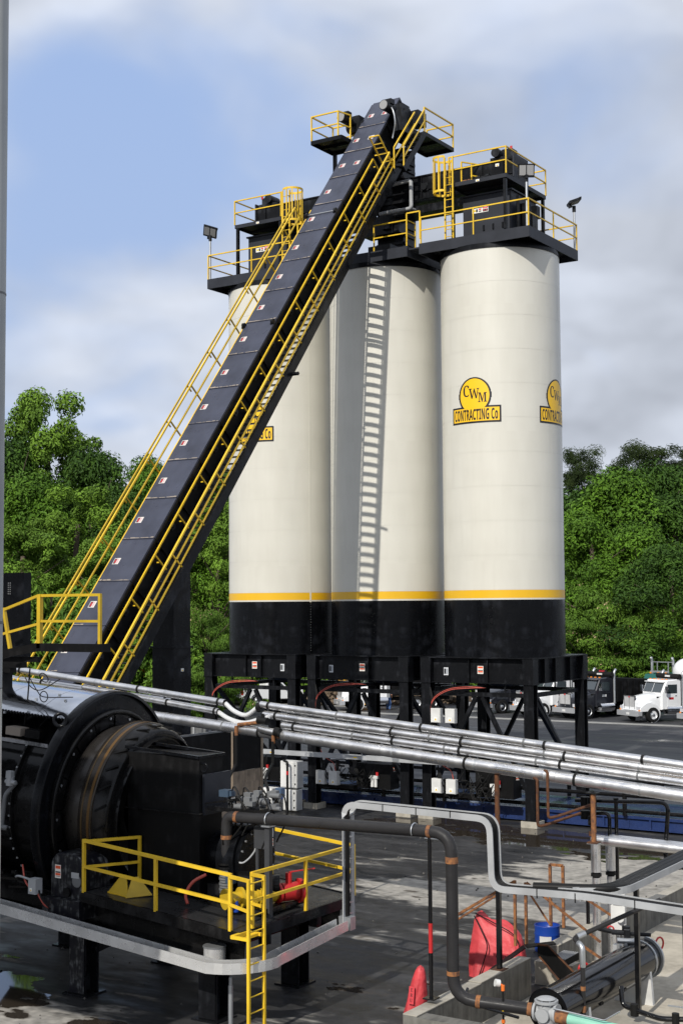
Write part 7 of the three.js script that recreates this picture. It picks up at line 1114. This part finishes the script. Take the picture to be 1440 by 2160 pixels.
// right side
tree('pine', 1228, 957, 165, 'pine with an open top beside the right silo', { w: 1.1 }); tree('pine', 1290, 985, 168, 'shorter pine second from the right silo', { w: 1.0 }); tree('pine', 1345, 948, 160, 'pine on the skyline in the middle of the right wood', { w: 1.3 }); tree('pine', 1425, 944, 158, 'tall pine on the skyline at the right edge', { w: 1.4 }); tree('dark', 1390, 985, 150, 'dark tree under the skyline pines at right', { w: 1.2 });
tree('broad', 1300, 1000, 140, 'big domed green tree right of the silos', { w: 1.3 }); tree('dark', 1215, 1040, 145, 'dark tree tucked against the right silo', { w: 1.0 }); tree('dark', 1420, 1040, 138, 'dark spreading tree at the right edge', { w: 1.1 });
tree('broad', 1245, 1090, 130, 'mid green tree beside the lower half of the right silo', { w: 0.95 }); tree('broad', 1345, 1110, 128, 'leafy tree in the middle of the right wood', { w: 0.95 }); tree('dark', 1410, 1150, 122, 'dark tree with bare twigs at the right edge', { w: 0.9 });
tree('mimosa', 1275, 1235, 116, 'wide flowering mimosa right of the yellow silo stripe', { w: 1.0 }); tree('mimosa', 1370, 1255, 113, 'flowering mimosa above the black truck body', { w: 1.0 }); tree('airy', 1432, 1212, 112, 'bright yellow-green young tree at the right edge', { w: 0.65 });
tree('mimosa', 1225, 1310, 108, 'lower mimosa boughs behind the right girder', { w: 0.85 }); tree('mimosa', 1320, 1345, 107, 'lowest flowering boughs directly above the trucks', { w: 0.8 }); tree('shrub', 1200, 1290, 110, 'light shrub hugging the black band of the right silo', { w: 1.0 }); tree('shrub', 1415, 1320, 110, 'dark shrub behind the tanker', { w: 1.4 });
// wood behind, one mass on a low rise
{
  const pos = [], r = rng(5), bl = []; for (let i = 0; i < 420; i++) { const px = lerp(-300, 1800, r()), Z = lerp(165, 190, r()), p = at(px, lerp(1060, 1400, r()), Z); bl.push({ x: p.x, y: Math.max(1, p.y), z: p.z, r: 2.2 + r() * 2.0, t: r() }); }
  const m = leafMesh('woodland', leafGeo(bl, 60000, { seed: 77, leaf: 0.5, c0: [0.0083, 0.0214, 0.0084], c1: [0.0361, 0.0729, 0.0196] })); m.userData = { kind: 'stuff', label: 'continuous dark wood behind the single trees', category: 'woodland' }; scene.add(m);
  const g = new THREE.PlaneGeometry(500, 120, 60, 20).rotateX(-Math.PI / 2), p = g.attributes.position; for (let i = 0; i < p.count; i++) { const z = p.getZ(i); p.setY(i, -0.5 + 7 * sm(60, -20, z) + fbm(p.getX(i) * 0.03, z * 0.05, 2.2, 3) * 3); } g.rotateY(0.575); const c = at(720, 1270, 190); g.translate(c.x, 0, c.z); g.computeVertexNormals(); struct('terrain', g, mat(C(0.03, 0.045, 0.018), 0.95, { map: T.dirt }));
  const rub = []; for (let i = 0; i < 320; i++) { const q = at(lerp(650, 990, r()), 1450, lerp(116, 121, r())); const s = 0.1 + r() * 0.35; rub.push(new THREE.DodecahedronGeometry(s, 0).rotateX(r() * 3).rotateZ(r() * 3).translate(q.x, r() * 1.3 * Math.exp(-(((q.x + 38) / 14) ** 2)) + s * 0.3, q.z)); }
  const peb = []; for (let i = 0; i < 420; i++) { const a = lerp(3, 24, r()), b = lerp(-33, -2.5, r()), s = 0.010 + r() * r() * 0.04; if (a > 16.7 && b < -6) continue; peb.push(new THREE.TetrahedronGeometry(s, 1).rotateX(r() * 3).rotateY(r() * 3).translate(a, 0.012 + s * 0.3, -b)); }
  single('gravel', peb, mat(C(0.11, 0.105, 0.095), 0.9), 'loose stones spilled over the wet apron', 'gravel', null, { kind: 'stuff' });
  single('rubble_bank', rub, mat(C(0.16, 0.12, 0.085), 0.95, { map: T.concrete }), 'bank of brown earth and stones behind the silo frames', 'rubble', null, { kind: 'stuff' });
}

renderer.render(scene, camera);
